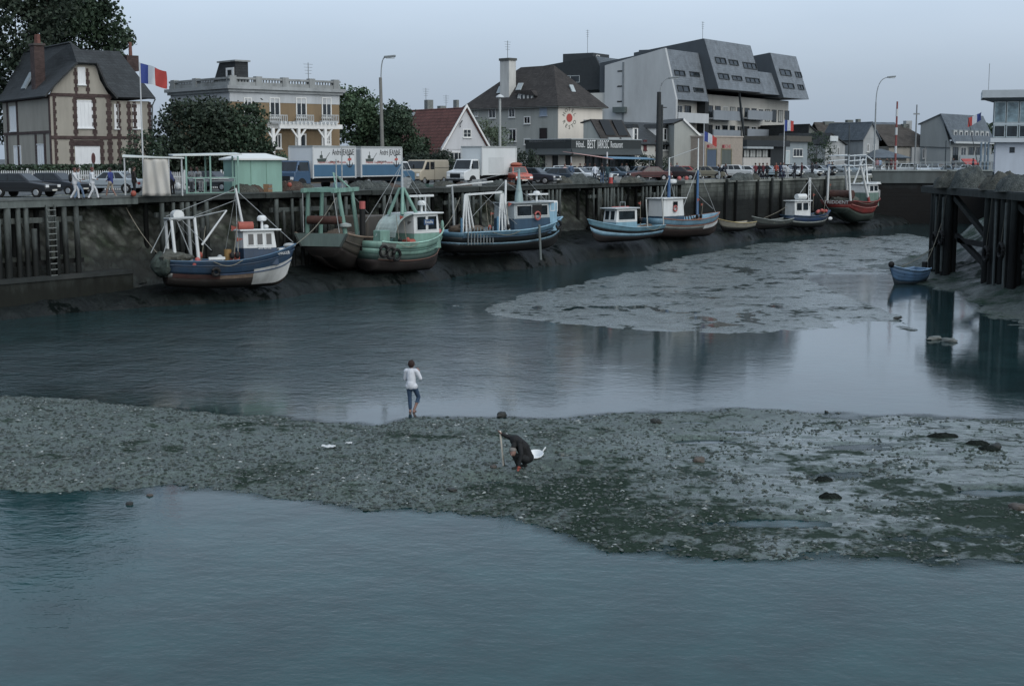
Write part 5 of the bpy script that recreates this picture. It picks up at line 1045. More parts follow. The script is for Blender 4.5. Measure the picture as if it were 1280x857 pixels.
# ================================================================== boats
def B_(h,**k): return M(h,.5,.24,1.6,streak=True,dirt=.5,**k)
RUST = M('#4a2d24',.8,.35,2,dirt=.4); DECK = M('#5d6160',.8,.25,2,dirt=.4); ROPE = M('#7d7a6a',.9,.2,6); ORG = M('#98402d',.6,.12,3); PINK = M('#a84a46',.6,.1,3); STEEL = M('#8f9799',.5,.2,3); BLKR = M('#141617',.7,.2,5); WHT = M('#c4cbcc',.5,.07,2,streak=True,dirt=.18)
class Boat:
    def __init__(s, name, label, cat, p0, p1, z, L=None, Bm=3.6, sheer=(1.7,1.6,2.4), tr=.75, bands=(), rise=.25, rake=.7, deck=.72, group='fishing boats aground along the quay', heel=0):
        d = V((p1.x-p0.x,p1.y-p0.y,0)); s.L = L or d.length; s.o = thing(name,label,cat,(p0.x,p0.y,z),math.atan2(d.y,d.x),group); s.o.rotation_euler.x = R(heel)
        s.Bm, s.sh, s.tr, s.rise, s.rake = Bm, sheer, tr, rise, rake
        n = 22; us = [i/n for i in range(n+1)]; lo = 0
        for nm,v1,mat in bands:
            m = MB(); k = max(2,int(round((v1-lo)*9))); vv = [lo+(v1-lo)*j/k for j in range(k+1)]; W = len(vv)
            for side in (1,-1):
                base = len(m.v); pts = [s.P(u,v,side) for u in us for v in vv]
                fs = [(i*W+j,(i+1)*W+j,(i+1)*W+j+1,i*W+j+1) for i in range(n) for j in range(W-1)]
                m.add(pts,[f if side<0 else f[::-1] for f in fs])
            tp_ = [s.P(0,v,1) for v in vv]+[s.P(0,v,-1) for v in vv[::-1]]; m.add(tp_,[tuple(range(2*W))[::-1]])
            m.build(nm,mat,s.o,smooth=True,solid=.05); lo = v1
        s.dv = deck
        m = MB(); a = [s.P(u,deck,1)*1 for u in us]; c = [s.P(u,deck,-1) for u in us]
        for p in a: p.y *= .96
        for p in c: p.y *= .96
        m.add(a+c,[(i,i+1,n+2+i,n+1+i) for i in range(n)]); m.build('deck',DECK,s.o)
    def beam(s,u):
        q = .42
        return s.Bm/2*((1-(1-s.tr)*((q-u)/q)**2) if u<q else max(0.004,1-((u-q)/(1-q))**2.3))
    def sheer(s,u):
        a,m_,b = s.sh; return a+(m_-a)*(u/.4)*(2-u/.4) if u<.4 else m_+(b-m_)*((u-.4)/.6)**1.8
    def keel(s,u): return s.rise*max(0,(.35-u)/.35)**1.5+.5*max(0,(u-.8)/.2)**2.5
    def P(s,u,v,side):
        e = .33+.55*max(0,(u-.55)/.45)**1.3; zk = s.keel(u); z = zk+(s.sheer(u)-zk)*v
        y = s.beam(u)*(max(v,1e-3)**e)*(1+.06*v) if v>0 else .01
        return V((u*s.L-(1-v)*s.rake*max(0,(u-.5)/.5)**2, side*y, z))
    def z(s,u,v=1): return s.P(u,v,1).z
    def rail(s, v, r, mat, u0=0, u1=1, name='rubbing_strake', n=24, out=.02):
        for side in (1,-1):
            pts = []
            for i in range(n+1): p = s.P(u0+(u1-u0)*i/n,v,side); p.y += side*out; pts.append(p)
            m = MB(); m.tube(pts,r); m.build(name,mat,s.o,smooth=True)
    def patch(s, nm, u0,u1,v0,v1,mat,n=14,k=5):
        for side in (1,-1):
            m = MB(); pts = []
            for i in range(n+1):
                for j in range(k+1): u = u0+(u1-u0)*i/n; v = v0+(v1-v0)*j/k; p = s.P(u,v,side); p.y += side*.022; p.x += .02*u; pts.append(p)
            fs = [(i*(k+1)+j,(i+1)*(k+1)+j,(i+1)*(k+1)+j+1,i*(k+1)+j+1) for i in range(n) for j in range(k)]; m.add(pts,fs if side<0 else [f[::-1] for f in fs]); m.build(nm,mat,s.o,smooth=True)
    def cabin(s, u0,u1, w, ztop, mats, zsplit=.5, roof=None, over=.2, wins=3, fwins=3, frame=WHT, taper=.92, aft=True, name='wheelhouse'):
        x0,x1 = u0*s.L,u1*s.L; zb = s.z((u0+u1)/2,s.dv)-.05; h = w/2; zs = zb+(ztop-zb)*zsplit
        def ring(z): t = (z-zb)/(ztop-zb); k = 1-(1-taper)*t; return [(x0,-h*k,z),(x1-.25*t,-h*k,z),(x1-.25*t,h*k,z),(x0,h*k,z)]
        def shell(nm,za,zb2,mt,par=None):
            m = MB(); a,b_ = ring(za),ring(zb2); m.add(a+b_,[(0,1,5,4),(1,2,6,5),(2,3,7,6),(3,0,4,7),(4,5,6,7),(3,2,1,0)]); return m.build(nm,mt,par or s.o,bevel=.03)
        c = shell(name,zb,zs,mats[0]); up_ = shell(name+'_upper',zs+.002,ztop,mats[1],c)
        m = MB(); m.box(x0-over,-h-over*.6,ztop,x1+over*.8,h+over*.6,ztop+.1); m.build('roof',roof or WHT,c,bevel=.03)
        za,zt = zs+(ztop-zs)*.15,ztop-.12
        k1 = 1-(1-taper)*((za-zb)/(ztop-zb)); k2 = 1-(1-taper)*((zt-zb)/(ztop-zb))
        for side in (-1,1):
            for i in range(wins):
                u_a = x0+.25+(x1-x0-.5)*i/wins; ww = (x1-x0-.5)/wins-.12; O = V((u_a,side*h*k1,za)); Uv = V((0,side*h*(k2-k1),zt-za)); Rv = V((1,0,0))
                if side>0: O = O+Rv*ww; Rv = -Rv
                window(s.o,O,Rv,Uv,ww,Uv.length,frame=frame,mull=(0,0),fw=.05,proud=.03,sill=False)
        t1,t2 = .25*(za-zb)/(ztop-zb),.25*(zt-zb)/(ztop-zb)
        for i in range(fwins):
            ww = (2*h*k2-.2)/fwins-.08; O = V((x1-t1,-h*k2+.12+i*(2*h*k2-.2)/fwins,za)); window(s.o,O,(0,1,0),V((t1-t2,0,zt-za)),ww,zt-za,frame=frame,mull=(0,0),fw=.05,proud=.03,sill=False)
        return c
    def cyl(s, nm, mat, a, b, r0, r1=None, n=8): m = MB(); m.cyl(a,b,r0,r1,n); return m.build(nm,mat,s.o,smooth=True)
    def stays(s, mat, lines, r=.018, nm='rigging'):
        m = MB(); [m.cyl(a,b,r,n=4) for a,b in lines]; return m.build(nm,mat,s.o)
    def ball(s, nm, mat, c, *r):
        m = MB()
        if nm == 'net_heap':
            m.ball((0,0,0),*r,nu=26,nv=16); q = sum(map(abs,c)); w_ = []
            for v in m.v:
                a = V((v[0]/r[0],v[1]/r[1],v[2]/r[2])); k = 1+.17*math.sin(a.x*5+q)*math.cos(a.y*4+q*2)+.1*math.sin(a.x*11+a.z*9+q)*math.sin(a.y*12)+.05*math.sin(a.y*23+a.x*19); w_.append((c[0]+v[0]*k,c[1]+v[1]*k,c[2]+v[2]*k*(.8+.25*math.sin(a.x*3+q))))
            m.v = w_
        else: m.ball(c,*r)
        return m.build(nm,mat,s.o,smooth=True)
    def tyre(s, u, v, side, r=.32): 
        p = s.P(u,v,side); m = MB(); pts = [(p.x+math.cos(t)*r,p.y+side*.12,p.z-.2+math.sin(t)*r) for t in [2*math.pi*k/14 for k in range(15)]]; m.tube(pts,.1); return m.build('tyre_fender',BLKR,s.o,smooth=True)
    def raft(s, c, mat=ORG): m = MB(); m.cyl((c[0]-.45,c[1],c[2]),(c[0]+.45,c[1],c[2]),.26,.26,12); return m.build('life_raft',mat,s.o,smooth=True)
    def radar(s, c, mat=WHT): m = MB(); c = V(c); m.lathe(c,[(.09,0),(.07,.45),(.28,.5),(.3,.68),(.2,.8),(.02,.82)],12); o = m.build('radar',mat,s.o,smooth=True); return o
    def ring(s, c, r=.3, mat=ORG):
        m = MB(); c = V(c); m.tube([c+V((math.cos(t)*r,0,math.sin(t)*r)) for t in [2*math.pi*k/16 for k in range(17)]],.07); return m.build('lifebuoy',mat,s.o,smooth=True)
    def name_text(s, txt, u, v, side, size, mat, width):
        p = s.P(u,v,side); q = s.P(u+.05,v,side); a = math.atan2(q.y-p.y,q.x-p.x); up_ = s.P(u,min(1,v+.1),side)-p; tilt = math.atan2((up_.y)*side,up_.z)
        o = lettering(txt,size,mat,s.o,(p.x,p.y+side*.045,p.z),(math.pi/2-tilt*1.0,0,a+(math.pi if side>0 else 0)),width=width); return o
def clutter(b, seed, u0, u1, boxes=3, poles=2, lines=()):
    r = random.Random(seed); L = b.L
    for k in range(boxes):
        u = r.uniform(u0,u1); y = r.uniform(-.5,.5)*b.beam(u); z = b.z(u,b.dv); m = MB(); a = r.uniform(0,.6); d1 = V((math.cos(a),math.sin(a),0)); d2 = V((-d1.y,d1.x,0)); h = r.uniform(.18,.5); m.obox(V((u*L,y,z)),d1*.65,d2*.42,V((0,0,h))); m.build('fish_box',M(r.choice(['#7d5f45','#8a9090','#4f6f80','#6a3f33','#9a9d98']),.6,.2,3,dirt=.5),b.o)
    for k in range(poles):
        u = r.uniform(u0,u1); y = r.choice([-1,1])*b.beam(u)*.75; z = b.z(u,b.dv); h = r.uniform(1.8,2.8); m = MB(); m.cyl((u*L,y,z),(u*L+r.uniform(-.4,.4),y,z+h),.03,.02,6); p_ = m.build('dan_buoy',ROPE,b.o); m = MB(); m.ball((u*L,y,z+.75),.15,.15,.2); m.build('buoy_float',ORG if k%2 else BLKR,p_,smooth=True); m = MB(); m.prism([(u*L,y,z+h*.98),(u*L+.4,y,z+h*.93),(u*L,y,z+h*.85)],(0,.01,0)); m.build('pennant',M('#23282a' if k%2 else '#8a3a2c',.8),p_)
    m = MB()
    for k in range(3):
        u = u0+(u1-u0)*k/2; y = -.55*b.beam(u); z = b.z(u,b.dv)+.05; m.tube([(u*L+math.cos(t)*(.28-.008*t),y+math.sin(t)*(.22-.006*t),z+.012*t) for t in [q*.5 for q in range(40)]],.035,5)
    m.build('rope_coils',ROPE,b.o)
    for sd in (-1,1):
        p = b.P(min(.95,u1),1,sd); q = b.P(u0,1,sd); m = MB(); m.tube([V(p)*(1-t)+V(q)*t+V((0,sd*.1*math.sin(math.pi*t)+sd*.05,-.3*math.sin(math.pi*t))) for t in [k/10 for k in range(11)]],.02,5); m.build('side_rope',ROPE,b.o)
    if lines: b.stays(STEEL,lines,.016)
NETM = M('#4a4d46',.95,.4,5,bp=.8); NETB = M('#5c4f41',.95,.4,5,bp=.8); NETG = M('#3d4b45',.95,.4,5,bp=.8)
# 1 blue trawler at the left
b = Boat('fishing_trawler','blue trawler with white lower bow, white and blue wheelhouse and stern gantry, nearest of all','fishing boat',gp(204,83.0),gp(369,86.5),.85,Bm=3.5,sheer=(1.75,1.65,2.5),bands=(('antifouling',.36,M('#2b2420',.8,.3,2,dirt=.4)),('boot_band',.52,M('#a3a7a4',.6,.2,2,streak=True,dirt=.5)),('topside',.84,B_('#20415e')),('bulwark',1.0,B_('#234766'))),heel=-2)
b.rail(.84,.05,B_('#1c3953')); b.rail(.52,.045,B_('#203f60'),.35,1); b.rail(1.0,.05,B_('#2f5978'),name='gunwale')
c = b.cabin(.56,.83,1.9,3.35,(B_('#1d3c58'),WHT),.5,wins=3,fwins=3)
b.patch('white_bow',.62,.999,.1,.62,M('#aeb3b2',.6,.16,1.6,streak=True,dirt=.35)); b.patch('rust_streaks',.36,.6199,.36,.52,M('#7d6a58',.8,.4,2.5,streak=True,dirt=.4)); b.patch('red_band',.02,.36,.36,.52,M('#4a2a26',.8,.3,2,dirt=.4)); zt = 3.45; b.raft((.60*b.L,-.3,zt+.2)); b.radar((.74*b.L,0,zt)); b.ball('horn_lamp',WHT,(.78*b.L,.3,zt+.12),.18,.18,.14)
b.cyl('mast',WHT,(.6*b.L,.1,zt),(.55*b.L,.1,5.9),.09,.06); b.stays(STEEL,[((.54*b.L,-.35,4.9),(.57*b.L,.5,4.9)),((.55*b.L,.1,5.85),(.02*b.L,0,4.3)),((.55*b.L,.1,5.8),(.98*b.L,0,2.6))])
zd = b.z(.3,b.dv); b.cyl('barrel',ORG,(.5*b.L,-.7,zd),(.5*b.L,-.7,zd+.9),.3,.3,12); b.cyl('barrel',M('#8a6a2a',.6),(.46*b.L,-.3,zd),(.46*b.L,-.3,zd+1.1),.22,.22,10)
for x in (.03,.2):
    for sd in (-1,1): b.cyl('gantry_post',WHT if x<.1 or sd<0 else STEEL,(x*b.L+.2,sd*1.0,zd-.1),(x*b.L+.05,sd*.75,4.2),.11,.09)
b.cyl('gantry_bar',STEEL,(.03*b.L,-.8,4.15),(.2*b.L,-.8,4.2),.08); b.cyl('gantry_bar',STEEL,(.03*b.L,.8,4.15),(.2*b.L,.8,4.2),.08); b.cyl('gantry_bar',STEEL,(.03*b.L,-.8,4.15),(.03*b.L,.8,4.15),.09); b.cyl('net_drum',WHT,(.1*b.L,-.5,4.35),(.1*b.L,.4,4.35),.32,.32,12)
b.cyl('boom',WHT,(.26*b.L,-.6,2.6),(.45*b.L,-.7,4.6),.07,.05); b.stays(STEEL,[((-.1*b.L,0,2.2),(.03*b.L,0,4.1)),((-.04*b.L,-.8,1.9),(.05*b.L,-.7,4)),((.16*b.L,-.8,2.2),(.08*b.L,-.7,4)),((.45*b.L,-.7,4.6),(.2*b.L,-.7,4.2))],.03)
for p in ((.2,-1.35,1.75),(.17,-1.5,1.55)): b.ball('float',PINK,(p[0]*b.L,p[1],p[2]),.17)
b.ball('winch',STEEL,(.38*b.L,-.9,zd+.5),.22,.22,.32); m = MB(); m.box(.28*b.L,-1.5,zd+.55,.4*b.L,-1.3,zd+.7); m.build('white_board',WHT,b.o)
b.ball('net_heap',NETM,(.06*b.L,-.5,1.9),1.0,1.1,.45); b.ball('net_heap',NETG,(-.02*b.L,-.2,1.5),.7,1.2,.7); m = MB(); m.box(.85*b.L,-.45,b.z(.86)-.35,.91*b.L,.2,b.z(.86)+.1); m.build('white_box',WHT,b.o,bevel=.05)
b.ball('anchor_heap',STEEL,(.95*b.L,0,b.z(.95)+.05),.4,.25,.15); b.name_text('CHADOUR',.88,.9,-1,.3,WHT,1.15); lettering('Sirena',.26,WHT,b.o,(.72*b.L,-.965,2.35),(math.pi/2,0,0),width=.8); b.tyre(.32,.75,-1,.2)
clutter(b,1,.3,.52,4,3,[((.55*b.L,.1,5.7),(.5*b.L,-1.4,2.2)),((.55*b.L,.1,5.7),(.5*b.L,1.4,2.2)),((.1*b.L,-.7,4.2),(.3*b.L,-1.5,2.3)),((.1*b.L,.7,4.2),(.3*b.L,1.5,2.3)),((.2*b.L,0,4.2),(.55*b.L,.1,5.2))])
# 2a grey-brown trawler with the green gantry, 2b green boat lying outside it
GR = B_('#67988a'); GRD = B_('#436f64'); BRH = B_('#57524a'); GYH = B_('#5a6f6a')
b = Boat('fishing_trawler','grey and rust-brown trawler with tall green gantry, half hidden behind the pale green boat','fishing boat',gp(401,94.0),gp(478,103.5),.85,Bm=4.0,sheer=(2.75,2.35,2.8),tr=.9,rise=1.2,bands=(('antifouling',.42,M('#2a2523',.8,.3,2,dirt=.4)),('topside',1.0,BRH)),rake=.9)
b.rail(.72,.06,M('#4a4640',.7)); b.rail(1.0,.07,M('#7d6a58',.7,.3,2),name='gunwale',out=0)
m = MB(); pts = [b.P(0,v,1) for v in (.45,.65,.85,1.0)]+[b.P(0,v,-1) for v in (1.0,.85,.65,.45)]; m.prism([p-V((.07,0,0)) for p in pts],(-.05,0,0)); m.build('transom_plate',GYH,b.o)
for sd in (-1,1): m = MB(); m.bar(b.P(0,.44,sd)-V((.1,0,0)),b.P(0,1,sd)-V((.1,0,0)),.12); m.build('transom_post',M('#3c4643',.7),b.o)
for u in (.03,.24):
    for sd in (-1,1): b.cyl('gantry_leg',GR,(u*b.L+(.45 if u<.1 else .3),sd*1.45,b.z(u,b.dv)),(u*b.L+.05,sd*1.1,5.5),.17,.13)
for sd in (-1,1): m = MB(); m.bar((-.5,sd*1.1,5.55),(.34*b.L,sd*1.1,5.6),.22,.26); m.build('gantry_beam',GR,b.o)
m = MB(); m.bar((.1,-1.3,5.58),(.1,1.3,5.58),.22,.25); m.bar((.24*b.L,-1.3,5.58),(.24*b.L,1.3,5.58),.22,.25); m.bar((.1,-1.1,5.6),(.13*b.L,-.3,6.7),.09); m.bar((.24*b.L,-1.1,5.6),(.13*b.L,-.3,6.7),.09); m.build('gantry_frame',GR,b.o)
b.cyl('gantry_mast',STEEL,(.2*b.L,-.6,5.6),(.2*b.L,-.6,8.4),.05,.04); b.cyl('gantry_mast',STEEL,(.05*b.L,-.9,5.6),(.05*b.L,-.9,7.6),.05,.04)
m = MB(); m.cyl((.05*b.L,-1.3,3.6),(.05*b.L,1.2,3.6),.28,.28,12); m.build('net_roller',RUST,b.o,smooth=True); m = MB(); m.lathe((.05*b.L,-1.5,3.1),[(.05,0),(.4,.1),(.4,.25),(.05,.35)],12); m.build('winch_drum',M('#8a9693',.5),b.o,smooth=True)
b.ball('net_heap',NETB,(.3*b.L,.2,2.4),1.4,1.3,.5); m = MB(); m.box(.5*b.L,-1.1,1.8,.8*b.L,1.1,3.7); m.build('wheelhouse',BRH,b.o,bevel=.06)
b.stays(STEEL,[((.13*b.L,-.3,6.7),(.75*b.L,0,3.8)),((-.45,-1.1,5.5),(0,-1.3,2.8)),((-.45,1.1,5.5),(0,1.3,2.8))],.03)
b = Boat('fishing_trawler','pale green boat with white wheelhouse and green mast legs, tyres at its stern','fishing boat',gp(457,95.2),gp(554,101.0),.75,Bm=3.3,sheer=(2.3,2.1,2.85),tr=.85,bands=(('antifouling',.4,M('#2f2827',.8,.3,2,dirt=.4)),('boot_band',.58,M('#33504a',.7,.25,2,streak=True,dirt=.5)),('topside',.76,B_('#74a696')),('bulwark',1.0,B_('#6f9f90'))),rake=.8)
b.rail(.76,.05,GRD); b.rail(.42,.04,M('#6a4a40',.7)); b.rail(1.0,.06,B_('#80b3a3'),name='gunwale',out=0); b.patch('grey_quarter',.0,.16,.42,.99,M('#68706c',.7,.25,2,streak=True,dirt=.6))
c = b.cabin(.47,.82,2.1,3.95,(GR,WHT),.45,wins=2,fwins=3)
zt = 4.05; m = MB(); n_ = 8
for k in range(n_):
    a0,a1 = math.pi/2*k/n_,math.pi/2*(k+1)/n_; f_ = lambda a: (.47*b.L-2.0*math.sin(a)*.9,3.95-1.5*(1-math.cos(a)))
    (x0,z0),(x1,z1) = f_(a0),f_(a1); m.obox((x0,-1.0,z0),(x1-x0,0,z1-z0),(0,2.0,0),(0,0,.07))
m.build('arched_canopy',B_('#93a8a4'),b.o)
b.radar((.68*b.L,-.2,zt)); m = MB(); m.box(.52*b.L,-.1,zt+1.05,.86*b.L,.05,zt+1.2); m.build('aerial_bar',WHT,b.o); b.cyl('aerial_post',WHT,(.76*b.L,0,zt),(.76*b.L,0,zt+1.1),.05)
for q in ((.36,-.7),(.36,.6),(.56,-.6),(.56,.5)): b.cyl('mast_leg',GR,(q[0]*b.L,q[1],zt-.1),(.45*b.L+(q[0]-.45)*.6,q[1]*.2,zt+1.7),.13,.1)
b.cyl('mast',M('#9aa6ad',.4),(.45*b.L,-.05,zt+1.6),(.45*b.L,-.05,zt+3.5),.1,.07)
m = MB(); m.cyl((.02*b.L,.5,1.6),(.02*b.L,.5,4.4),.2,.2,10); f = m.build('funnel',BLKR,b.o,smooth=True); m = MB(); m.cyl((.02*b.L,.5,4.4),(.02*b.L,.5,4.9),.21,.21,10); m.build('funnel_top',PINK,f)
for u in (.02,.1,.17): b.tyre(u,.8-.6*u,-1,.36)
m = MB(); m.box(.02*b.L,-1.2,1.7,.14*b.L,-.5,3.0); m.build('deck_locker',GR,b.o,bevel=.04); lettering('Estelle',.3,WHT,b.o,(.66*b.L,-1.045,3.4),(math.pi/2-.05,0,0),width=.75); m = MB(); m.box(.66*b.L-.48,-1.035,3.22,.66*b.L+.48,-.99,3.58); m.build('name_board',M('#2c4f78',.5),b.o)
for k in (0,1,2): b.ball('float',PINK,(.86*b.L+.25*k,-.5+.2*k,b.z(.9)+.0),.2)
b.raft((.4*b.L,-1.0,b.z(.4)-.05)); b.ball('bow_fitting',GR,(.985*b.L,0,b.z(.99)+.25),.12,.12,.35)
b.stays(STEEL,[((.45*b.L,-.05,zt+3.4),(.98*b.L,0,b.z(.98)))],.022)
clutter(b,3,.16,.42,4,2,[((.45*b.L,0,7.3),(.0,-.9,2.6)),((.45*b.L,0,7.3),(.0,.9,2.6)),((.45*b.L,0,6.9),(.8*b.L,-1,3.0))])
# 3 long blue trawler
LB = B_('#4a7d97'); DB = B_('#26475f')
b = Boat('fishing_trawler','long mid-blue trawler with a blue and white deckhouse and white gallows frames at its stern','fishing boat',gp(560,105.5),gp(703,114.5),1.35,Bm=4.0,sheer=(1.75,1.75,2.5),tr=.8,bands=(('antifouling',.4,M('#17191a',.8,.2,2)),('boot_band',.5,B_('#6d97ac')),('dark_band',.76,M('#22292c',.6,.2,2,streak=True)),('bulwark',1.0,LB)),heel=0)
b.rail(.76,.06,DB); b.rail(1.0,.06,B_('#6f9fb6'),name='gunwale'); 
c = b.cabin(.47,.8,2.3,3.7,(DB,M('#93a0a4',.5,.1,1.5,streak=True,dirt=.2)),.52,wins=2,fwins=3,roof=M('#7c878a',.5))
m = MB(); m.box(.76*b.L,-1.0,b.z(.76,b.dv),.865*b.L,1.0,3.72); wh = m.build('bridge_front',B_('#6f9fb6'),b.o,bevel=.06); m = MB(); m.box(.79*b.L,-.96,2.95,.872*b.L,.96,3.85); m.build('bridge_windows_surround',WHT,wh,bevel=.04)
for i in range(3): window(b.o,V((.872*b.L+.004,-.93+i*.62,3.05)),(0,1,0),(0,0,1),.58,.7,frame=WHT,mull=(0,0),fw=.06,sill=False)
window(b.o,V((.8*b.L,-.965,3.05)),(1,0,0),(0,0,1),.55,.7,frame=WHT,mull=(0,0),fw=.06,sill=False)
m = MB(); m.prism([(.866*b.L,-.7,2.6),(.866*b.L,0,2.93),(.866*b.L,.7,2.6),(.866*b.L,.5,2.5),(.866*b.L,0,2.72),(.866*b.L,-.5,2.5)],(.02,0,0)); m.build('white_chevron',WHT,b.o)
b.ring((.66*b.L,-1.3,2.75),.3,PINK); m = MB(); m.box(.62*b.L,-1.262,2.9,.7*b.L,-1.24,3.6); m.build('door',BLKR,b.o); b.radar((.76*b.L,0,3.8)); m = MB(); m.box(.68*b.L,-.1,4.3,.86*b.L,.05,4.42); m.build('aerial_bar',WHT,b.o)
m = MB(); m.lathe((.6*b.L,0,3.75),[(.35,0),(.3,.6),(.15,1.4),(.08,2.6)],10); m.build('mast',B_('#86a3a4'),b.o,smooth=True)
for x0 in (.03,.33):
    top = (x0*b.L+.35,-1.1,4.5)
    for dx in (-.35,0,.35,.9): b.cyl('gallows_leg',WHT,(x0*b.L+.35+dx*1.3,-1.2 if dx<.5 else -.9,b.z(x0,b.dv)),(top[0]+dx*.2,top[1],top[2]),.08,.07)
    b.cyl('gallows_foot',B_('#3f7ea0'),(x0*b.L-.2,-1.25,b.z(x0,b.dv)),(x0*b.L-.2,-1.25,2.8),.09)
m = MB(); m.bar((.03*b.L+.35,-1.1,4.5),(.33*b.L+.35,-1.1,4.62),.14); m.bar((.06*b.L,1.0,5.1),(.42*b.L,.6,5.4),.1); m.build('gallows_bar',WHT,b.o); b.cyl('derrick',WHT,(.42*b.L,-.7,b.z(.4)),(.46*b.L,-.3,5.5),.1,.08); b.cyl('derrick',STEEL,(.12*b.L,.9,b.z(.1,b.dv)),(.1*b.L,.9,5.1),.1,.08)
m = MB()
for i in range(9): x = .02*b.L+i*.32; m.box(x,-1.85,.85,x+.08,-1.78,2.1)
m.build('stern_rails',M('#6a7476',.6,.3,3),b.o); b.ball('net_heap',NETB,(.15*b.L,0,1.9),1.3,1.2,.45); b.tyre(.88,.95,-1,.3); b.cyl('hanging_timber',M('#5f6a6a',.7),(.62*b.L,-2.1,-.6),(.61*b.L,-2.05,2.1),.1); b.ball('boiler',M('#69746e',.6,.2,2),(.5*b.L,.8,4.2),.45,.45,.5)
clutter(b,5,.2,.44,4,3,[((.45*b.L,-.3,5.4),(.95*b.L,0,2.7)),((.45*b.L,-.3,5.4),(.05*b.L,-1,2.2)),((.2*b.L,-1.1,4.5),(.45*b.L,-1.6,2.2)),((.6*b.L,0,6.2),(.97*b.L,0,2.6)),((.6*b.L,0,6.2),(.1*b.L,.9,5.1))])
# 4 small pale blue boat, bow to the left
PB = B_('#6699ae')
b = Boat('fishing_boat','small pale blue boat with a square white-framed cabin, its bow pointing left','fishing boat',gp(820,126.5),gp(735,120.5),1.35,Bm=2.6,sheer=(1.35,1.25,2.05),tr=.85,bands=(('antifouling',.36,M('#241f20',.8,.2,2)),('boot_band',.58,B_('#6f9fb8')),('dark_band',.7,M('#2a2a2c',.6)),('bulwark',1.0,B_('#568ba0'))))
b.rail(.7,.04,BLKR); b.rail(1.0,.045,PB,name='gunwale'); c = b.cabin(.38,.7,1.6,2.85,(PB,WHT),.42,wins=1,fwins=2,roof=M('#a5aeb1',.5))
b.stays(STEEL,[((.5*b.L,-.3,2.95),(.5*b.L,-.3,3.4)),((.5*b.L,.3,2.95),(.5*b.L,.3,3.4)),((.5*b.L,-.3,3.4),(.5*b.L,.3,3.4))],.03,'roof_frame'); b.cyl('stern_post',M('#a3a8a4',.6),(.2*b.L,.6,1.0),(.22*b.L,.55,3.6),.06); b.cyl('stern_post',M('#a3a8a4',.6),(-.05*b.L,.6,1.0),(-.02*b.L,.55,3.7),.06); b.ball('net_heap',NETB,(.15*b.L,0,1.1),.8,.8,.3)
m = MB(); m.box(.3*b.L,-.9,2.9,.55*b.L,-.8,3.0); m.build('red_rail',PINK,b.o)
clutter(b,7,.08,.34,3,1)
# 5 white-cabined boat with blue masts
b = Boat('fishing_trawler','dark-bottomed boat with a white cabin at its stern and two blue masts','fishing boat',gp(815,132.5),gp(900,140.5),1.0,Bm=3.2,sheer=(2.0,1.75,2.25),tr=.8,bands=(('antifouling',.5,M('#2c211e',.8,.3,2)),('boot_band',.68,M('#8f9692',.6,.2,2,streak=True,dirt=.5)),('bulwark',1.0,B_('#5a8ca6'))))
b.rail(.68,.05,M('#7a4a35',.7)); b.rail(1.0,.05,M('#8a5c48',.7,.2,3),name='gunwale'); c = b.cabin(.06,.36,1.9,3.75,(DB,WHT),.35,wins=0,fwins=2)
m = MB(); m.box(.19*b.L,-.965,3.05,.25*b.L,-.94,3.5); m.build('window',CG,b.o); b.ring((.21*b.L,-1.03,2.85),.26,PINK)
b.cyl('mast',B_('#2b5a88'),(.24*b.L,0,3.8),(.24*b.L,0,5.9),.16,.12); b.cyl('mast_top',WHT,(.24*b.L,0,5.9),(.24*b.L,0,7.6),.08,.06); m = MB(); m.lathe((.24*b.L+.45,0,5.15),[(.3,0),(.45,.08),(.45,.3),(.35,.38),(.02,.4)],14); m.build('radar_dome',WHT,b.o,smooth=True)
b.cyl('fore_mast',B_('#2f6698'),(.66*b.L,0,1.3),(.66*b.L,0,6.4),.13,.1); b.cyl('fore_mast_top',WHT,(.66*b.L,0,6.4),(.66*b.L,0,9.4),.08,.05)
b.stays(STEEL,[((.66*b.L,0,6.6),(.9*b.L,-.3,2.3)),((.66*b.L,0,6.6),(.45*b.L,.5,1.8)),((.24*b.L,0,5.8),(.04*b.L,-.7,3.8)),((.24*b.L,0,5.8),(.42*b.L,.6,3.3)),((.24*b.L,0,7.5),(.66*b.L,0,8.5)),((.66*b.L,0,4),(.9*b.L,0,2.6))],.035)
m = MB()
for k in range(6): x = (.38+.045*k)*b.L; m.bar((x,-.6,1.5),(x+.2,-.2,2.6-.15*k),.07)
m.build('winch_gear',BLKR,b.o); b.patch('white_bow',.6,.998,.45,.68,WHT)
clutter(b,9,.42,.85,5,3)
# 6,7 open boats
b = Boat('rowing_boat','cream open boat with a blunt stern, aground right of the two-masted boat','rowing boat',gp(941,146.5),gp(897,144.5),1.1,Bm=1.9,sheer=(1.0,.9,1.35),tr=.8,deck=.35,rake=.5,bands=(('bottom',.4,BLKR),('topside',1.0,M('#8f8d7f',.6,.15,2,streak=True,dirt=.4))),group='small open boats')
b.rail(1.0,.045,M('#9b8a52',.7),name='gunwale')
for u in (.3,.55): m = MB(); p,q = b.P(u,.75,1),b.P(u,.75,-1); m.bar(p,q,.25,.05); m.build('thwart',ROPE,b.o)
b = Boat('rowing_boat','dark grey open boat moored bow left, between the cream boat and the navy boat','rowing boat',gp(987,156.0),gp(941,152.5),.9,Bm=1.9,sheer=(1.15,.95,1.45),tr=.75,deck=.35,rake=.5,bands=(('bottom',.5,BLKR),('topside',1.0,M('#4a5250',.6,.2,2,streak=True,dirt=.5))),group='small open boats')
b.rail(1.0,.045,M('#7d8785',.7),name='gunwale')
for u in (.3,.55): m = MB(); p,q = b.P(u,.75,1),b.P(u,.75,-1); m.bar(p,q,.25,.05); m.build('thwart',ROPE,b.o)
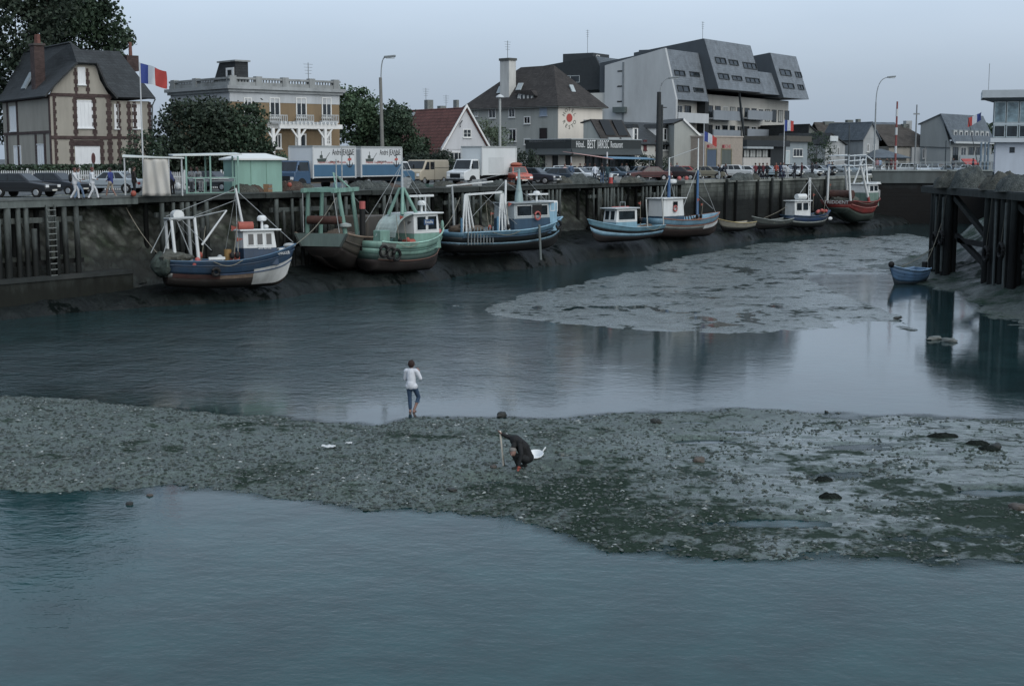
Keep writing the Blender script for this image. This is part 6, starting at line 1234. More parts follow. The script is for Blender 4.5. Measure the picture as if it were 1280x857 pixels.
# 8 navy boat
NV = B_('#23436b')
b = Boat('fishing_boat','navy blue boat with a small white wheelhouse, lattice mast and red floats on deck','fishing boat',gp(985,159.0),gp(1039,163.5),.75,Bm=2.6,sheer=(1.5,1.35,1.85),bands=(('antifouling',.4,M('#1d2424',.8,.2,2)),('boot_band',.52,M('#8d9693',.6,.2,2,streak=True)),('topside',.85,NV),('bulwark',1.0,B_('#3d5c74'))))
b.rail(1.0,.05,NV,name='gunwale'); c = b.cabin(.06,.42,1.5,3.0,(WHT,WHT),.4,wins=2,fwins=2); m = MB(); m.cyl((.14*b.L,-.4,3.5),(.34*b.L,-.4,3.5),.32,.32,12); m.build('life_raft',WHT,b.o,smooth=True)
for dx in (-.18,.18): b.cyl('mast_leg',WHT,(.5*b.L+dx,0,1.2),(.5*b.L+dx*.7,0,5.6),.06,.05)
m = MB(); [m.bar((.5*b.L-.15,0,1.6+k*.5),(.5*b.L+.15,0,1.85+k*.5),.04) for k in range(8)]; m.build('mast_lattice',WHT,b.o); b.stays(STEEL,[((.5*b.L,0,5.4),(.2*b.L,0,3.3)),((.5*b.L,0,5.4),(.97*b.L,0,1.9))],.03)
for k in range(5): b.ball('float',PINK,((.6+.05*k)*b.L,-.6+.15*(k%2),1.75+.08*(k%3)),.2)
b.ball('white_bow_fender',WHT,(.93*b.L,-.45,.95),.35,.14,.2); b.ball('net_heap',NETG,(.78*b.L,0,1.5),.8,.7,.4)
clutter(b,11,.5,.85,3,2)
# 9 red trawler
RD = B_('#8e2f2a'); RDD = B_('#552423')
b = Boat('fishing_trawler','red trawler with its name across the stern and tall white gantry frames','fishing boat',gp(1047,167.5),gp(1096,176.0),.9,Bm=4.4,sheer=(2.7,2.5,3.1),tr=.9,rise=1.3,bands=(('antifouling',.42,M('#3c4a44',.7,.2,2)),('topside',.72,RD),('bulwark',1.0,RDD)))
b.rail(.72,.06,M('#a0605a',.6)); b.rail(1.0,.06,RD,name='gunwale'); p0 = b.P(0,.86,1); 
m = MB(); m.prism([b.P(0,.72,1)-V((.08,0,0)),b.P(0,1,1)-V((.08,0,0)),b.P(0,1,-1)-V((.08,0,0)),b.P(0,.72,-1)-V((.08,0,0))],(-.04,0,0)); m.build('name_panel',RDD,b.o); lettering('TRIDDENT',.55,WHT,b.o,(-.135,0,b.z(0,.86)),(math.pi/2,0,-math.pi/2),width=3.1)
c = b.cabin(.55,.82,2.6,4.5,(B_('#5b7a70'),WHT),.62,wins=2,fwins=3); 
for sd in (-1,1):
    b.cyl('gantry_post',WHT,(.05*b.L,sd*1.5,2.3),(.02*b.L,sd*1.25,6.6),.15,.12); b.cyl('fore_gantry_leg',WHT,(.52*b.L,sd*1.3,3.0),(.36*b.L,sd*1.0,6.9),.16,.13); b.cyl('fore_gantry_leg',RD,(.54*b.L,sd*1.4,2.2),(.52*b.L,sd*1.3,3.1),.2,.17); b.cyl('mast_leg',WHT,(.58*b.L,sd*.9,4.6),(.66*b.L,sd*.15,7.6),.11,.09)
fr = MB()
for z in (6.7,7.3,7.9): fr.bar((.02*b.L,-1.3,z),(.45*b.L,-1.2,z+.15),.11); fr.bar((.02*b.L,1.3,z),(.45*b.L,1.2,z+.15),.11)
for x in (.02,.16,.3,.45): fr.bar((x*b.L,-1.25,6.7),(x*b.L,-1.25,8.05),.1); fr.bar((x*b.L,-1.3,6.75),(x*b.L,1.3,6.75),.1); fr.bar((x*b.L,-1.3,7.9),(x*b.L,1.3,7.9),.1)
fr.bar((.45*b.L,-1.2,8.0),(.72*b.L,-1.0,7.2),.11); fr.build('gantry_frame',M('#b4c0c6',.5,.1,2),b.o)
b.cyl('radar_mast',WHT,(.66*b.L,0,4.6),(.66*b.L,0,7.0),.12,.08); m = MB(); m.box(.66*b.L,-.5,6.4,.8*b.L,-.3,6.6); m.box(.66*b.L,-.5,5.6,.76*b.L,-.35,5.75); m.build('radar_arm',WHT,b.o); m = MB(); m.box(.8*b.L,-1.0,4.55,.9*b.L,1.0,4.75); m.build('bridge_wing',WHT,b.o)
rlm = MB()
for k in range(6):
    for sd in (-1,1): p = b.P(.84+.027*k,1,sd); rlm.bar(p,p+V((0,0,.9)),.06)
rlm.build('bow_rail',WHT,b.o); b.ball('net_heap',NETM,(.2*b.L,0,2.7),1.6,1.5,.8); b.cyl('net_drum',RUST,(.12*b.L,-1.4,3.4),(.12*b.L,1.4,3.4),.5,.5,12)
clutter(b,13,.08,.5,4,2,[((.66*b.L,0,7),(.98*b.L,0,3.4)),((.3*b.L,-1.2,8),(.98*b.L,0,3.4)),((.02*b.L,-1.2,6.6),(0,-1.6,3))])
# 10 pale blue dinghy at the right
b = Boat('rowing_boat','pale blue clinker dinghy afloat beside the dark timber pier','rowing boat',gp(1153,98.2,0),gp(1103,96.0,0),-.22,L=3.3,Bm=1.75,sheer=(1.25,1.15,1.55),tr=.78,deck=.4,rake=.35,bands=(('bottom',.32,M('#2b3a44',.7)),('topside',.88,B_('#5685ae')),('gunwale_plank',1.0,B_('#739cbf'))),group='small open boats')
b.rail(1.0,.04,B_('#86b3da'),name='gunwale'); b.rail(.6,.015,B_('#507fac')); b.rail(.75,.015,B_('#507fac'))
for u in (.25,.5,.72): m = MB(); p,q = b.P(u,.72,1),b.P(u,.72,-1); m.bar(p,q,.22,.05); m.build('thwart',B_('#4a6d88'),b.o)
b.ball('net_heap',NETG,(.8*b.L,0,1.25),.45,.4,.28); m = MB(); m.box(-.28,-.18,.7,-.05,.18,1.65); m.build('outboard_motor',BLKR,b.o,bevel=.06)
b.ball('dark_buoy',BLKR,(1.0*b.L,.1,1.6),.22,.2,.22)
# ================================================================== people
SKIN = M('#7d5c50',.6,.08,6); HAIRD = M('#2a1f1b',.8,.2,9); HAIRG = M('#6d6a66',.8,.2,9)
def capsules(caps, voxel, smooth_it=2):
    """one continuous body grown from tapered limbs; returns mesh and the region of every face"""
    m = MB()
    for a,b,r0,r1,_ in caps:
        a,b = V(a),V(b)
        if (a-b).length < 1e-4: b = a+V((0,0,.001))
        d = (b-a).normalized(); x = d.cross(V((0,0,1)) if abs(d.z)<.95 else V((1,0,0))).normalized(); y = d.cross(x); n = 12; rings = []
        for k in range(1,5): t = -math.pi/2+k*math.pi/8; rings.append((a+d*math.sin(t)*r0,math.cos(t)*r0))
        for k in range(0,4): t = k*math.pi/8; rings.append((b+d*math.sin(t)*r1,math.cos(t)*r1))
        vs = [a-d*r0]; 
        for c,r in rings: vs += [c+x*math.cos(2*math.pi*i/n)*r+y*math.sin(2*math.pi*i/n)*r for i in range(n)]
        vs.append(b+d*r1); e = len(vs)-1; R_ = len(rings); fs = [(0,1+(i+1)%n,1+i) for i in range(n)]
        for j in range(R_-1): fs += [(1+j*n+i,1+j*n+(i+1)%n,1+(j+1)*n+(i+1)%n,1+(j+1)*n+i) for i in range(n)]
        fs += [(1+(R_-1)*n+i,1+(R_-1)*n+(i+1)%n,e) for i in range(n)]; m.add(vs,fs)
    o = m.build('tmp_body',SKIN); md = o.modifiers.new('r','REMESH'); md.mode = 'VOXEL'; md.voxel_size = voxel
    sm = o.modifiers.new('s','SMOOTH'); sm.factor = .5; sm.iterations = smooth_it
    dg = bpy.context.evaluated_depsgraph_get(); me = bpy.data.meshes.new_from_object(o.evaluated_get(dg)); old = o.data; bpy.data.objects.remove(o); bpy.data.meshes.remove(old)
    ct = np.empty(len(me.polygons)*3); me.polygons.foreach_get('center',ct); ct = ct.reshape(-1,3); best = np.full(len(ct),9e9); reg = np.zeros(len(ct),np.int32)
    for a,b,r0,r1,g in caps:
        a,b = np.array(a,float),np.array(b,float); ab = b-a; L2 = max(ab@ab,1e-9); t = np.clip(((ct-a)@ab)/L2,0,1); d = np.linalg.norm(ct-(a+t[:,None]*ab),axis=1)-(r0+(r1-r0)*t)
        k = d<best; best[k] = d[k]; reg[k] = g
    me.materials.clear(); [me.materials.append(SKIN) for _ in range(5)]; me.polygons.foreach_set('material_index',reg); me.polygons.foreach_set('use_smooth',np.ones(len(ct),bool)); return me
# regions: 0 skin 1 top 2 bottom 3 shoes
def figure(hip=.92, lean=(0,0), lk=None, rk=None, lf=(-.1,.02), rf=(.1,-.02), le=(-.27,0,1.15), lh=(-.25,.1,.9), re=(.27,0,1.15), rh=(.25,.1,.9), turn=0, shorts=False, slv=1, lkz=.5, rkz=.5, lfz=.08, rfz=.08):
    lx,ly = lean; P = V((0,0,hip)); Cc = V((lx*.6,ly*.6,hip+.28)); S = V((lx,ly,hip+.5)); Nn = V((lx*1.1,ly*1.15,hip+.6)); H = V((lx*1.2,ly*1.3+.02,hip+.72))
    cp = [(P,Cc,.145,.15,1),(Cc,S-V((0,0,.04)),.15,.145,1),(P+V((-.07,0,-.03)),P+V((.07,0,-.03)),.125,.125,2),(S+V((-.15,0,-.02)),S+V((.15,0,-.02)),.085,.085,1),(S,Nn,.07,.055,0),(Nn,H,.055,.06,0),(H+V((0,0,.0)),H+V((0,.01,.06)),.088,.092,0),(H+V((0,.085,-.01)),H+V((0,.105,-.025)),.016,.018,0),(H+V((-.085,0,0)),H+V((-.1,-.005,0)),.018,.016,0),(H+V((.085,0,0)),H+V((.1,-.005,0)),.018,.016,0)]
    for sx,kn,kz,ft,fz in ((-1,lk,lkz,lf,lfz),(1,rk,rkz,rf,rfz)):
        h = P+V((sx*.09,0,-.04)); f = V((ft[0],ft[1],fz)); k = V((kn[0],kn[1],kz)) if kn else (h+f)/2+V((0,.03,0))
        cp += [(h,k,.092,.062,2),(k,f,.06 if shorts else .066,.042 if shorts else .056,0 if shorts else 2),(f+V((0,-.03,-.03)),f+V((0,.15,-.045)),.048,.038,3)]
    for sx,e,hd in ((-1,le,lh),(1,re,rh)):
        s_ = S+V((sx*.185,0,-.03)); e = V(e)+V((lx,ly,0)); hd = V(hd)+V((lx,ly,0)); d = (hd-e).normalized()
        cp += [(s_,e,.062,.048,1),(e,hd,.047,.034,1 if slv else 0),(hd,hd+d*.09,.034,.028,0)]
        sd_ = d.cross(V((0,0,1)) if abs(d.z)<.9 else V((1,0,0))).normalized()
        for q in (-.03,-.01,.012,.032): cp.append((hd+d*.08+sd_*q,hd+d*(.165-abs(q)*.8)+sd_*q*1.2,.011,.009,0))
        cp.append((hd+d*.03+sd_*.03,hd+d*.1+sd_*.06,.012,.01,0))
    return cp, H
POSES = {}
def pose(nm, **k):
    cp,H = figure(**k); POSES[nm] = (capsules(cp,.02),H)
pose('stand'); pose('arms',le=(-.26,.05,1.15),lh=(-.1,.26,1.2),re=(.26,.05,1.15),rh=(.1,.26,1.2)); pose('walk',lf=(-.09,.2),rf=(.09,-.22),lk=(-.09,.17),rk=(.09,.02),rfz=.1,le=(-.25,-.12,1.15),lh=(-.24,-.15,.92),re=(.25,.12,1.15),rh=(.22,.28,1.0),hip=.89)
pose('walk_shorts',lf=(-.09,.27),rf=(.09,-.26),lk=(-.09,.18),rk=(.09,-.02),rfz=.12,le=(-.25,-.1,1.15),lh=(-.2,.1,1.0),re=(.25,.05,1.15),rh=(.2,.22,1.02),shorts=True,hip=.89)
pose('stride',lf=(-.08,.3),rf=(.1,-.22),lk=(-.08,.2),rk=(.1,.0),hip=.89,le=(-.26,.02,1.12),lh=(-.1,.22,1.1),re=(.26,.02,1.12),rh=(.1,.22,1.08)); pose('lean',lean=(0,.28),hip=.88,le=(-.25,.18,1.05),lh=(-.2,.3,.85),re=(.25,.18,1.05),rh=(.2,.3,.85))
pose('bend',lean=(0,.5),hip=.82,le=(-.22,.2,.85),lh=(-.15,.3,.6),re=(.22,.2,.85),rh=(.15,.3,.6))
def hair_cap(par, H, mat, k=1.0, long=False):
    m = MB(); n = 14; vs = []; fs = []; rows = 6; c = H+V((0,-.008,.03))
    for j in range(rows+1):
        for i in range(n):
            t = 2*math.pi*i/n; back = (1-math.sin(t))/2; ph = (math.pi*(.34+.3*back+(.14*back if long else 0)))*j/rows
            vs.append(c+V((math.sin(ph)*math.cos(t)*.104*k,math.sin(ph)*math.sin(t)*.112*k,math.cos(ph)*.128*k)))
    for j in range(rows): fs += [(j*n+i,j*n+(i+1)%n,(j+1)*n+(i+1)%n,(j+1)*n+i) for i in range(n)]
    m.add(vs,[f[::-1] for f in fs]); return m.build('hair',mat,par,smooth=True,solid=.012)
CL = {}
def cloth(h): return M(h,.85,.12,5)
def person(label, px, Y, face, ps, top, bot, shoe='#22201f', hair=HAIRD, h=1.7, z=None, group=None, bag=None, long=False, p=None, skin=SKIN):
    me0,H = POSES[ps]; p = p or gp(px,Y,ZQ); 
    if z is None: z = ZQ+(.035 if -0.1 < tOf(p) < 4.65 else .004)
    o = thing('person',label,'person',(p.x,p.y,z),R(face),group); s = h/1.72; o.scale = (s,s,s)
    me = me0.copy(); me.name = 'body'; 
    for i_,x in enumerate((skin,cloth(top),cloth(bot),cloth(shoe))): me.materials[i_] = x
   
    b_ = bpy.data.objects.new('body',me); COL.objects.link(b_); b_.parent = o; hair_cap(o,H,hair,long=long)
    if bag:
        m = MB(); m.ball((0,-.22,1.2),.17,.11,.26,10,8); m.build('backpack',cloth(bag),o,smooth=True)
    return o
# facing angle: 0 = looking away from the camera (+y), 90 = left, -90 = right
QG = 'people on the quay'
person('person in white jacket with a black backpack, walking past the dark cars',94,79.6,-75,'walk','#b8bcc0','#a9aeb3',hair=M('#4a2422',.8),bag='#191a1c',group=QG)
person('person in blue jeans and light top, close behind the one with the backpack',98.5,80.4,-70,'stride','#a9b0b4','#5b7898',hair=HAIRD,group=QG)
person('person in white shirt and white trousers striding right, beside the round road sign',116,80.3,-70,'stride','#b9c0c6','#b4b9be',hair=M('#5a2a24',.8),group=QG,h=1.72)
person('person in royal blue sweater and beige shorts walking in front of the silver car',139,83.2,70,'walk_shorts','#24357a','#8c8373',shoe='#8a8478',group=QG,h=1.7)
person('person in dark brown clothes standing left of the white canvas stall',168,84.5,-60,'stand','#22201f','#191b1e',group=QG)
person('person in navy jacket bending over the counter, right of the white canvas',216,88.6,60,'lean','#2a3560','#1d2024',group=QG,h=1.72)
m = thing('carrier_bag','white carrier bag hanging beside the person in the navy jacket','bag',gp(222.5,88.3,ZQ+.34)); b_ = MB(); b_.ball((0,0,.22),.15,.1,.22); b_.build('bag_body',WHT,m,smooth=True); b_ = MB(); b_.tube([(-.06,0,.4),(-.03,0,.55),(.03,0,.55),(.06,0,.4)],.012); b_.build('bag_handle',WHT,m)
person('stallkeeper in white overall behind the counter inside the dark stall',209,91,-170,'arms','#b9bec2','#a9adb0',group=QG,h=1.62)
person('stallkeeper in pale blouse behind the trays under the open green frame',240,93,160,'arms','#a3a7ab','#5a6066',group=QG,hair=HAIRD,h=1.6)
person('stallkeeper in white apron leaning over trays, middle of the open green frame',252,94,170,'bend','#b3b7b9','#a5aaac',group=QG)
person('person in pinkish-white top beside the bonnet of the white hatchback',706,127.5,-150,'stand','#b59a98','#4a3030',group=QG,h=1.65)
person('person in blue denim jacket left of the white hatchback',713.5,128.5,-160,'stand','#3f5a78','#39434d',group=QG,h=1.75)
person('person in white shirt and dark trousers seen from behind, right of the white hatchback',743.5,128,20,'stand','#b6c0cc','#2f3d46',group=QG,h=1.72)
person('person in black jacket and blue jeans, middle of the three right of the white hatchback',752.5,129,10,'stand','#1c2328','#33506e',group=QG,h=1.75)
person('person in dark teal jacket, rightmost of the three by the white hatchback',759,130,0,'stand','#23424a','#2b4a5c',group=QG,h=1.72)
CG_ = 'customers outside the restaurant'
for px,Y,ps,t_,b__,lb in ((725,146,'stand','#39404a','#23282d','person in dark grey under the pink end of the awning'),(731,147,'arms','#2b3d5c','#20262c','person in blue under the pink end of the awning'),(737,147.5,'stand','#4f5660','#2c3136','person in mid-grey beside the white sunshade post'),(777,149,'stand','#55606c','#2d3338','person in slate grey at the right end of the blue awning'),(783,150,'stand','#a7afb4','#343b40','person in white at the right end of the blue awning'),(803,158,'arms','#b2b8bb','#49525a','person in white behind the roof of the maroon saloon'),(816,161,'stand','#a9afb2','#3c444b','person in pale grey left of the telegraph pole'),(829,160,'stand','#b0b6b8','#454e55','person in white right of the telegraph pole'),(838,161,'stand','#8d6a70','#3c3f45','person in dull pink behind the dark red saloon'),(846,163,'stand','#4c5a74','#2f3640','person in blue-grey behind the dark red saloon')):
    person(lb,px,Y,-160 if px<780 else 170,ps,t_,b__,group=CG_,h=1.68)
person('person in dark blue bending over at the quay edge between the beige and white cars',899,150,-110,'bend','#1d2733','#8b959b',group=QG)
person('person in black crouched beside the wheel of the white estate',905,151,100,'bend','#1c2226','#1b2024',group=QG,h=1.6)
for px,Y,ps,t_,b__,lb in ((944,153,'stand','#6b2630','#2a2f38','person in red jacket, leftmost of the group at the quay edge'),(949,154,'stand','#1c222b','#1d222a','person in black just right of the red jacket'),(953.5,155,'arms','#541f28','#222833','person in dark red top in the middle of the quay edge group'),(958.5,156,'stand','#20272e','#1e252c','person in black behind the dark red top, with back to the light blue car'),(970,158,'stand','#9c3a2a','#3c3d33','person in bright orange-red top'),(975,158.6,'stand','#1f2c48','#1b2436','person in navy right of the orange-red top'),(979,159.4,'arms','#99a1aa','#28304a','person in pale grey top and navy trousers, right of the navy one'),(984,160,'stand','#a9b0b5','#9aa2a6','person all in white at the quay edge'),(993,162,'stand','#1d2430','#1f2630','person in dark coat, left of the pair near the end of the quay'),(1002,164,'stand','#4c2029','#1f242b','person in maroon coat, right of the pair near the end of the quay'),(1015,170,'stand','#252a31','#252b31','person in charcoal right of the white end car'),(1020,176,'stand','#39424c','#252b31','person in grey-blue near the silver end car'),(1036,182,'stand','#25456a','#222d3a','person in blue behind the red trawler gantry'),(1040,183,'arms','#1d2126','#21262b','person in black behind the red trawler gantry')):
    person(lb,px,Y,random.Random(int(px)).choice([20,-30,150,-160,80]),ps,t_,b__,group=QG,h=1.7 if px!=984 else 1.5)
RG = 'people behind the lock railing'
for px,t_,b__,lb in ((1096,'#9c6a74','#5a6068','person in pink by the foot of the far street lamp'),(1099.5,'#7fa0c0','#3c4650','person in light blue by the foot of the far street lamp'),(1108.5,'#1d2228','#1e2329','tall person in black left of the red-and-white mast'),(1113.5,'#5a2530','#22272d','person in wine red beside the red-and-white mast'),(1119.5,'#aeb6ba','#a0a8ac','person in white right of the red-and-white mast'),(1191,'#3f4a55','#2c333a','person in slate blue below the far balconies'),(1216,'#27364f','#222c3a','person in navy right of the red awning'),(1224.5,'#1b1f24','#1d2126','person in black beside the control tower posts')):
    p = gp(px,191.5,ZQ+.5); person(lb,px,191.5,150 if px<1150 else -120,'stand',t_,b__,group=RG,h=1.75,z=6.87 if False else ZQ+.45,p=p)
m = MB(); m.box(-4,3.3,-.02,22,6.5,.45); o = thing('lock_footway','raised pale footway behind the lock railing','footway',(47,187,ZQ)); m.build('slab',M('#5e696c',.85,.2,1),o)
# ---- the two on the mud
def near_person(nm, label, loc, rz, caps, mats, hair_c, hair_m, hk, hair_rot=None, vox=.0115):
    o = thing(nm,label,'person',loc,R(rz)); me = capsules(caps,vox,3); me.name = 'body'; 
    for i_,x in enumerate(mats): me.materials[i_] = x
   
    b_ = bpy.data.objects.new('body',me); COL.objects.link(b_); b_.parent = o; return o
def hand(c, d, sd, out, s=1.0, reg=0, curl=.5):
    c,d,sd = V(c),V(d).normalized(),V(sd).normalized(); up_ = d.cross(sd); L = [(c,c+d*.05*s,.03*s,.034*s,reg)]
    for q,l in ((-.03,.062),(-.01,.074),(.011,.07),(.03,.054)):
        a = c+d*.075*s+sd*q*s; k = a+d*l*.6*s; e = k+(d*(1-curl)+up_*curl)*l*.6*s; L += [(a,k,.0105*s,.0095*s,reg),(k,e,.0095*s,.008*s,reg)]
    L += [(c+d*.02*s+sd*.032*s,c+d*.055*s+sd*.062*s+up_*.01,.012*s,.011*s,reg),(c+d*.055*s+sd*.062*s+up_*.01,c+d*.09*s+sd*.06*s+up_*.03,.011*s,.009*s,reg)]; return L
# standing figure, seen from behind, jeans rolled, one knee forward
S0 = [((0,0,.93),(-.02,.02,1.15),.145,.155,1),((-.02,.02,1.15),(-.03,.03,1.38),.158,.15,1),((-.17,.03,1.42),(.12,.03,1.42),.09,.09,1),((-.02,0,.93),(-.02,.0,1.0),.165,.165,1),((-.09,0,.9),(.07,0,.9),.135,.135,1),
 ((-.07,0,.85),(.07,0,.85),.12,.12,2),((-.03,.03,1.46),(-.02,.04,1.55),.062,.055,0),((-.02,.045,1.6),(-.015,.05,1.66),.085,.094,0),((.06,.12,1.6),(.075,.135,1.585),.017,.018,0),((-.1,.02,1.62),(-.115,.015,1.62),.02,.018,0),((.07,-.0,1.62),(.08,-.02,1.62),.02,.018,0),
 ((-.09,0,.88),(-.08,.03,.5),.1,.07,2),((-.08,.03,.5),(-.06,0,.16),.072,.06,2),((-.06,0,.16),(-.06,0,.07),.045,.042,0),((-.06,-.03,.04),(-.07,.15,.03),.045,.034,0),
 ((.09,0,.88),(.2,.14,.52),.1,.072,2),((.2,.14,.52),(.165,.08,.36),.073,.062,2),((.165,.08,.36),(.07,-.04,.08),.056,.04,0),((.07,-.06,.045),(.1,.13,.03),.045,.034,0),
 ((-.2,.03,1.41),(-.25,.1,1.13),.078,.066,1),((-.25,.1,1.13),(-.12,.28,1.12),.062,.05,1),((.16,.03,1.41),(.29,.06,1.17),.078,.064,1),((.29,.06,1.17),(.2,.17,1.36),.06,.046,1)]
S0 += hand((-.12,.28,1.12),(.8,.5,.1),(0,0,1),1)+hand((.2,.17,1.38),(-.3,.2,.9),(1,.2,0),1)
pA = gz(515,514.5,.0); pA.z = max(bh(pA.x,pA.y),-.025)
pa = near_person('person','person in white jacket and rolled blue jeans standing barefoot at the water edge',pA,-8,S0,[SKIN,M('#b9c0c9',.8,.08,5,bp=.2),M('#23405c',.85,.15,6,bp=.2),SKIN],None,None,1)
hair_cap(pa,V((-.015,.03,1.625)),M('#2d1b16',.8,.2,12),1.12,long=True)
m = MB(); m.tube([(.165+.075*math.cos(t),.08+.07*math.sin(t),.37+.01*math.sin(2*t)) for t in [k*math.pi/6 for k in range(13)]],.018); m.build('rolled_cuff',M('#35546f',.85),pa,smooth=True)
# squatting figure digging, hand on an upright stick
DK = M('#15181b',.8,.25,5,bp=.25)
C0 = [((.27,.08,.30),(.14,.02,.58),.165,.18,1),((.14,.02,.58),(-.06,-.08,.80),.185,.155,1),((-.16,.06,.83),(.06,-.2,.78),.085,.085,1),((.2,.0,.28),(.3,.16,.28),.15,.15,2),
 ((-.06,-.1,.8),(-.105,-.23,.65),.09,.075,1),((-.1,-.22,.66),(-.125,-.27,.57),.066,.066,0),((-.125,-.28,.545),(-.13,-.3,.49),.094,.085,0),((-.16,-.375,.47),(-.17,-.39,.455),.016,.018,0),
 ((.22,-.08,.28),(-.09,-.2,.42),.105,.075,2),((-.09,-.2,.42),(.02,-.08,.1),.072,.055,2),((.04,-.06,.05),(-.13,-.12,.04),.05,.04,3),((.3,.18,.28),(.06,.24,.45),.105,.075,2),((.06,.24,.45),(.2,.2,.1),.072,.055,2),((.22,.2,.05),(.04,.24,.04),.05,.04,3),
 ((-.16,.05,.84),(-.31,.02,.9),.075,.06,1),((-.31,.02,.9),(-.425,-.02,.965),.056,.044,1),((.05,-.2,.77),(.1,-.38,.48),.074,.06,1),((.1,-.38,.48),(.03,-.44,.2),.056,.044,1)]
C0 += hand((-.43,-.02,.97),(-.7,-.15,.5),(0,-1,0),1,curl=.9)+hand((.025,-.445,.18),(-.1,-.1,-1),(1,0,0),1,reg=4)
pB = gz(647,586,.17); pB.z = bh(pB.x,pB.y)
pb = near_person('person','person in dark clothes squatting on the mudbank, bent forward over a hole',(pB.x,pB.y,pB.z),0,C0,[SKIN,DK,M('#191d20',.85,.2,5),M('#202422',.6),M('#8e3d2c',.6,.1,5)],None,None,1)
m = MB(); m.ball((-.128,-.275,.575),.103,.1,.075,14,8); m.build('hair',HAIRG,pb,smooth=True)
sp_ = V(gz(629.5,582.5,.17)); sp_.z = bh(sp_.x,sp_.y); top = V((pB.x-.475,pB.y-.045,pB.z+1.04)); st = thing('digging_stick','long pale wooden stick held upright by the squatting person','stick',sp_)
m = MB(); m.cyl((0,0,-.05),top-sp_,.03,.026,8); m.build('shaft',M('#d0cabb',.7,.12,6),st,smooth=True); m = MB(); d_ = (top-sp_).normalized(); m.cyl(d_*.02,d_*.3,.038,.034,8); m.build('stained_end',M('#54402f',.8,.3,6),st)
ba = gz(669,576,.17); ba.z = bh(ba.x,ba.y); o = thing('basin','shallow white plastic basin tipped on the mud behind the squatting person','basin',ba+V((0,0,.03)),R(20)); o.rotation_euler.x = R(14); o.rotation_euler.y = R(-12)
m = MB(); m.lathe((0,0,0),[(.12,0),(.2,.1),(.25,.13),(.24,.145),(.19,.115),(.11,.02),(.01,.015)],18); m.build('bowl',M('#c9d0d3',.4,.05,3),o,smooth=True); m = MB(); m.tube([(.24,0,.14),(.33,.03,.2),(.36,.06,.2)],.02); m.build('handle',WHT,o)
# ================================================================== trees and shrubs
def tree(name, label, p, h, crowns, col, trunk_h, n=7000, leaf=.28, group='trees among the houses', seed=1, trunk_r=.28, cat='tree', bark='#3a3631'):
    """crowns: list of (dx,dy,z,rx,ry,rz) leaf masses"""
    o = thing(name,label,cat,p,0,group); r = np.random.default_rng(seed); bk = M(bark,.9,.25,4,bp=.4)
    m = MB(); m.tube([(0,0,-.3),(.05,0,trunk_h*.4),(-.05,.03,trunk_h*.75),(0,0,trunk_h)],[trunk_r,trunk_r*.8,trunk_r*.7,trunk_r*.55],9); m.build('trunk',bk,o,smooth=True)
    for c in crowns[:6]: m = MB(); a = V((0,0,trunk_h*.7)); b_ = V(c[:3]); m.tube([a,(a*.5+b_*.5)+V((0,0,-.1*h)),b_+V((0,0,c[5]*.4))],[trunk_r*.5,trunk_r*.32,.04],6); m.build('limb',bk,o,smooth=True)
    vol = np.array([c[3]*c[4]*c[5] for c in crowns])**.8; cnt = (n*vol/vol.sum()).astype(int); P = []
    for c,k in zip(crowns,cnt):
        nc = max(8,k//26); u = r.normal(size=(nc,3)); u /= np.linalg.norm(u,axis=1)[:,None]; rad = (.55+.5*r.random(nc)**.6)[:,None]
        cc = u*rad*np.array(c[3:6])+np.array(c[:3]); q = np.repeat(cc,26,0); sg = .13*min(c[3:6])+.14
        P.append(q+r.normal(size=q.shape)*sg*np.array([1,1,.7]))
    P = np.concatenate(P); k = len(P); a = r.normal(size=(k,3)); a /= np.linalg.norm(a,axis=1)[:,None]; b_ = np.cross(a,r.normal(size=(k,3))); b_ /= np.linalg.norm(b_,axis=1)[:,None]
    s = (leaf*r.uniform(.6,1.3,k))[:,None]; vs = np.stack([P-a*s*.5,P+b_*s*.32,P+a*s*.5,P-b_*s*.32],1).reshape(-1,3); fs = np.arange(4*k).reshape(-1,4)
    np_mesh('crown',vs,fs,col,o,smooth=False); return o
LF1 = leafmat('dark_leaves','#284334'); LF2 = leafmat('mid_leaves','#355640'); LF3 = leafmat('grey_green_leaves','#46604f'); LF4 = leafmat('near_black_leaves','#22372d')
def blobs(seed, n, R_, zc, H, flat=.75, k=.42):
    r = random.Random(seed); out = [(0,0,zc,R_*.6,R_*.6,H*.6)]
    for i in range(n):
        a = 6.283*i/n+r.uniform(-.3,.3); q = r.uniform(.45,.75); out.append((math.cos(a)*R_*q,math.sin(a)*R_*q,zc+r.uniform(-.6,.65)*H,R_*k*r.uniform(.7,1.15),R_*k*r.uniform(.7,1.15),H*k*r.uniform(.7,1.2)))
    return out
# tall trees behind the left villa
p = gp(105,140); tree('tall_tree','tall dark broadleaf tree rising above the slate roof of the brick-trimmed villa',p,19,blobs(3,11,4.6,14.6,4.6)+[(2.2,0,17.5,2.4,2.2,2.0),(-2.5,0,17,2.6,2.4,2.2),(3.4,0,13.5,1.5,1.5,2.4)],LF1,11,n=11500,leaf=.42,seed=4,trunk_r=.45)
p = gp(28,128); tree('tall_tree','taller dark tree filling the top left corner, left of the villa chimney',p,20,blobs(5,12,5.2,13.6,6.0)+[(0,0,18,3.5,3,2.5),(-3,0,8.5,2.5,2.5,3)],LF4,10,n=13500,leaf=.42,seed=6,trunk_r=.5)
p = gp(-35,140); tree('tall_tree','very dark tree at the left edge beside the cream villa',p,14,blobs(8,9,3.8,8.0,5.5),LF4,7,n=8000,leaf=.42,seed=9,trunk_r=.4)
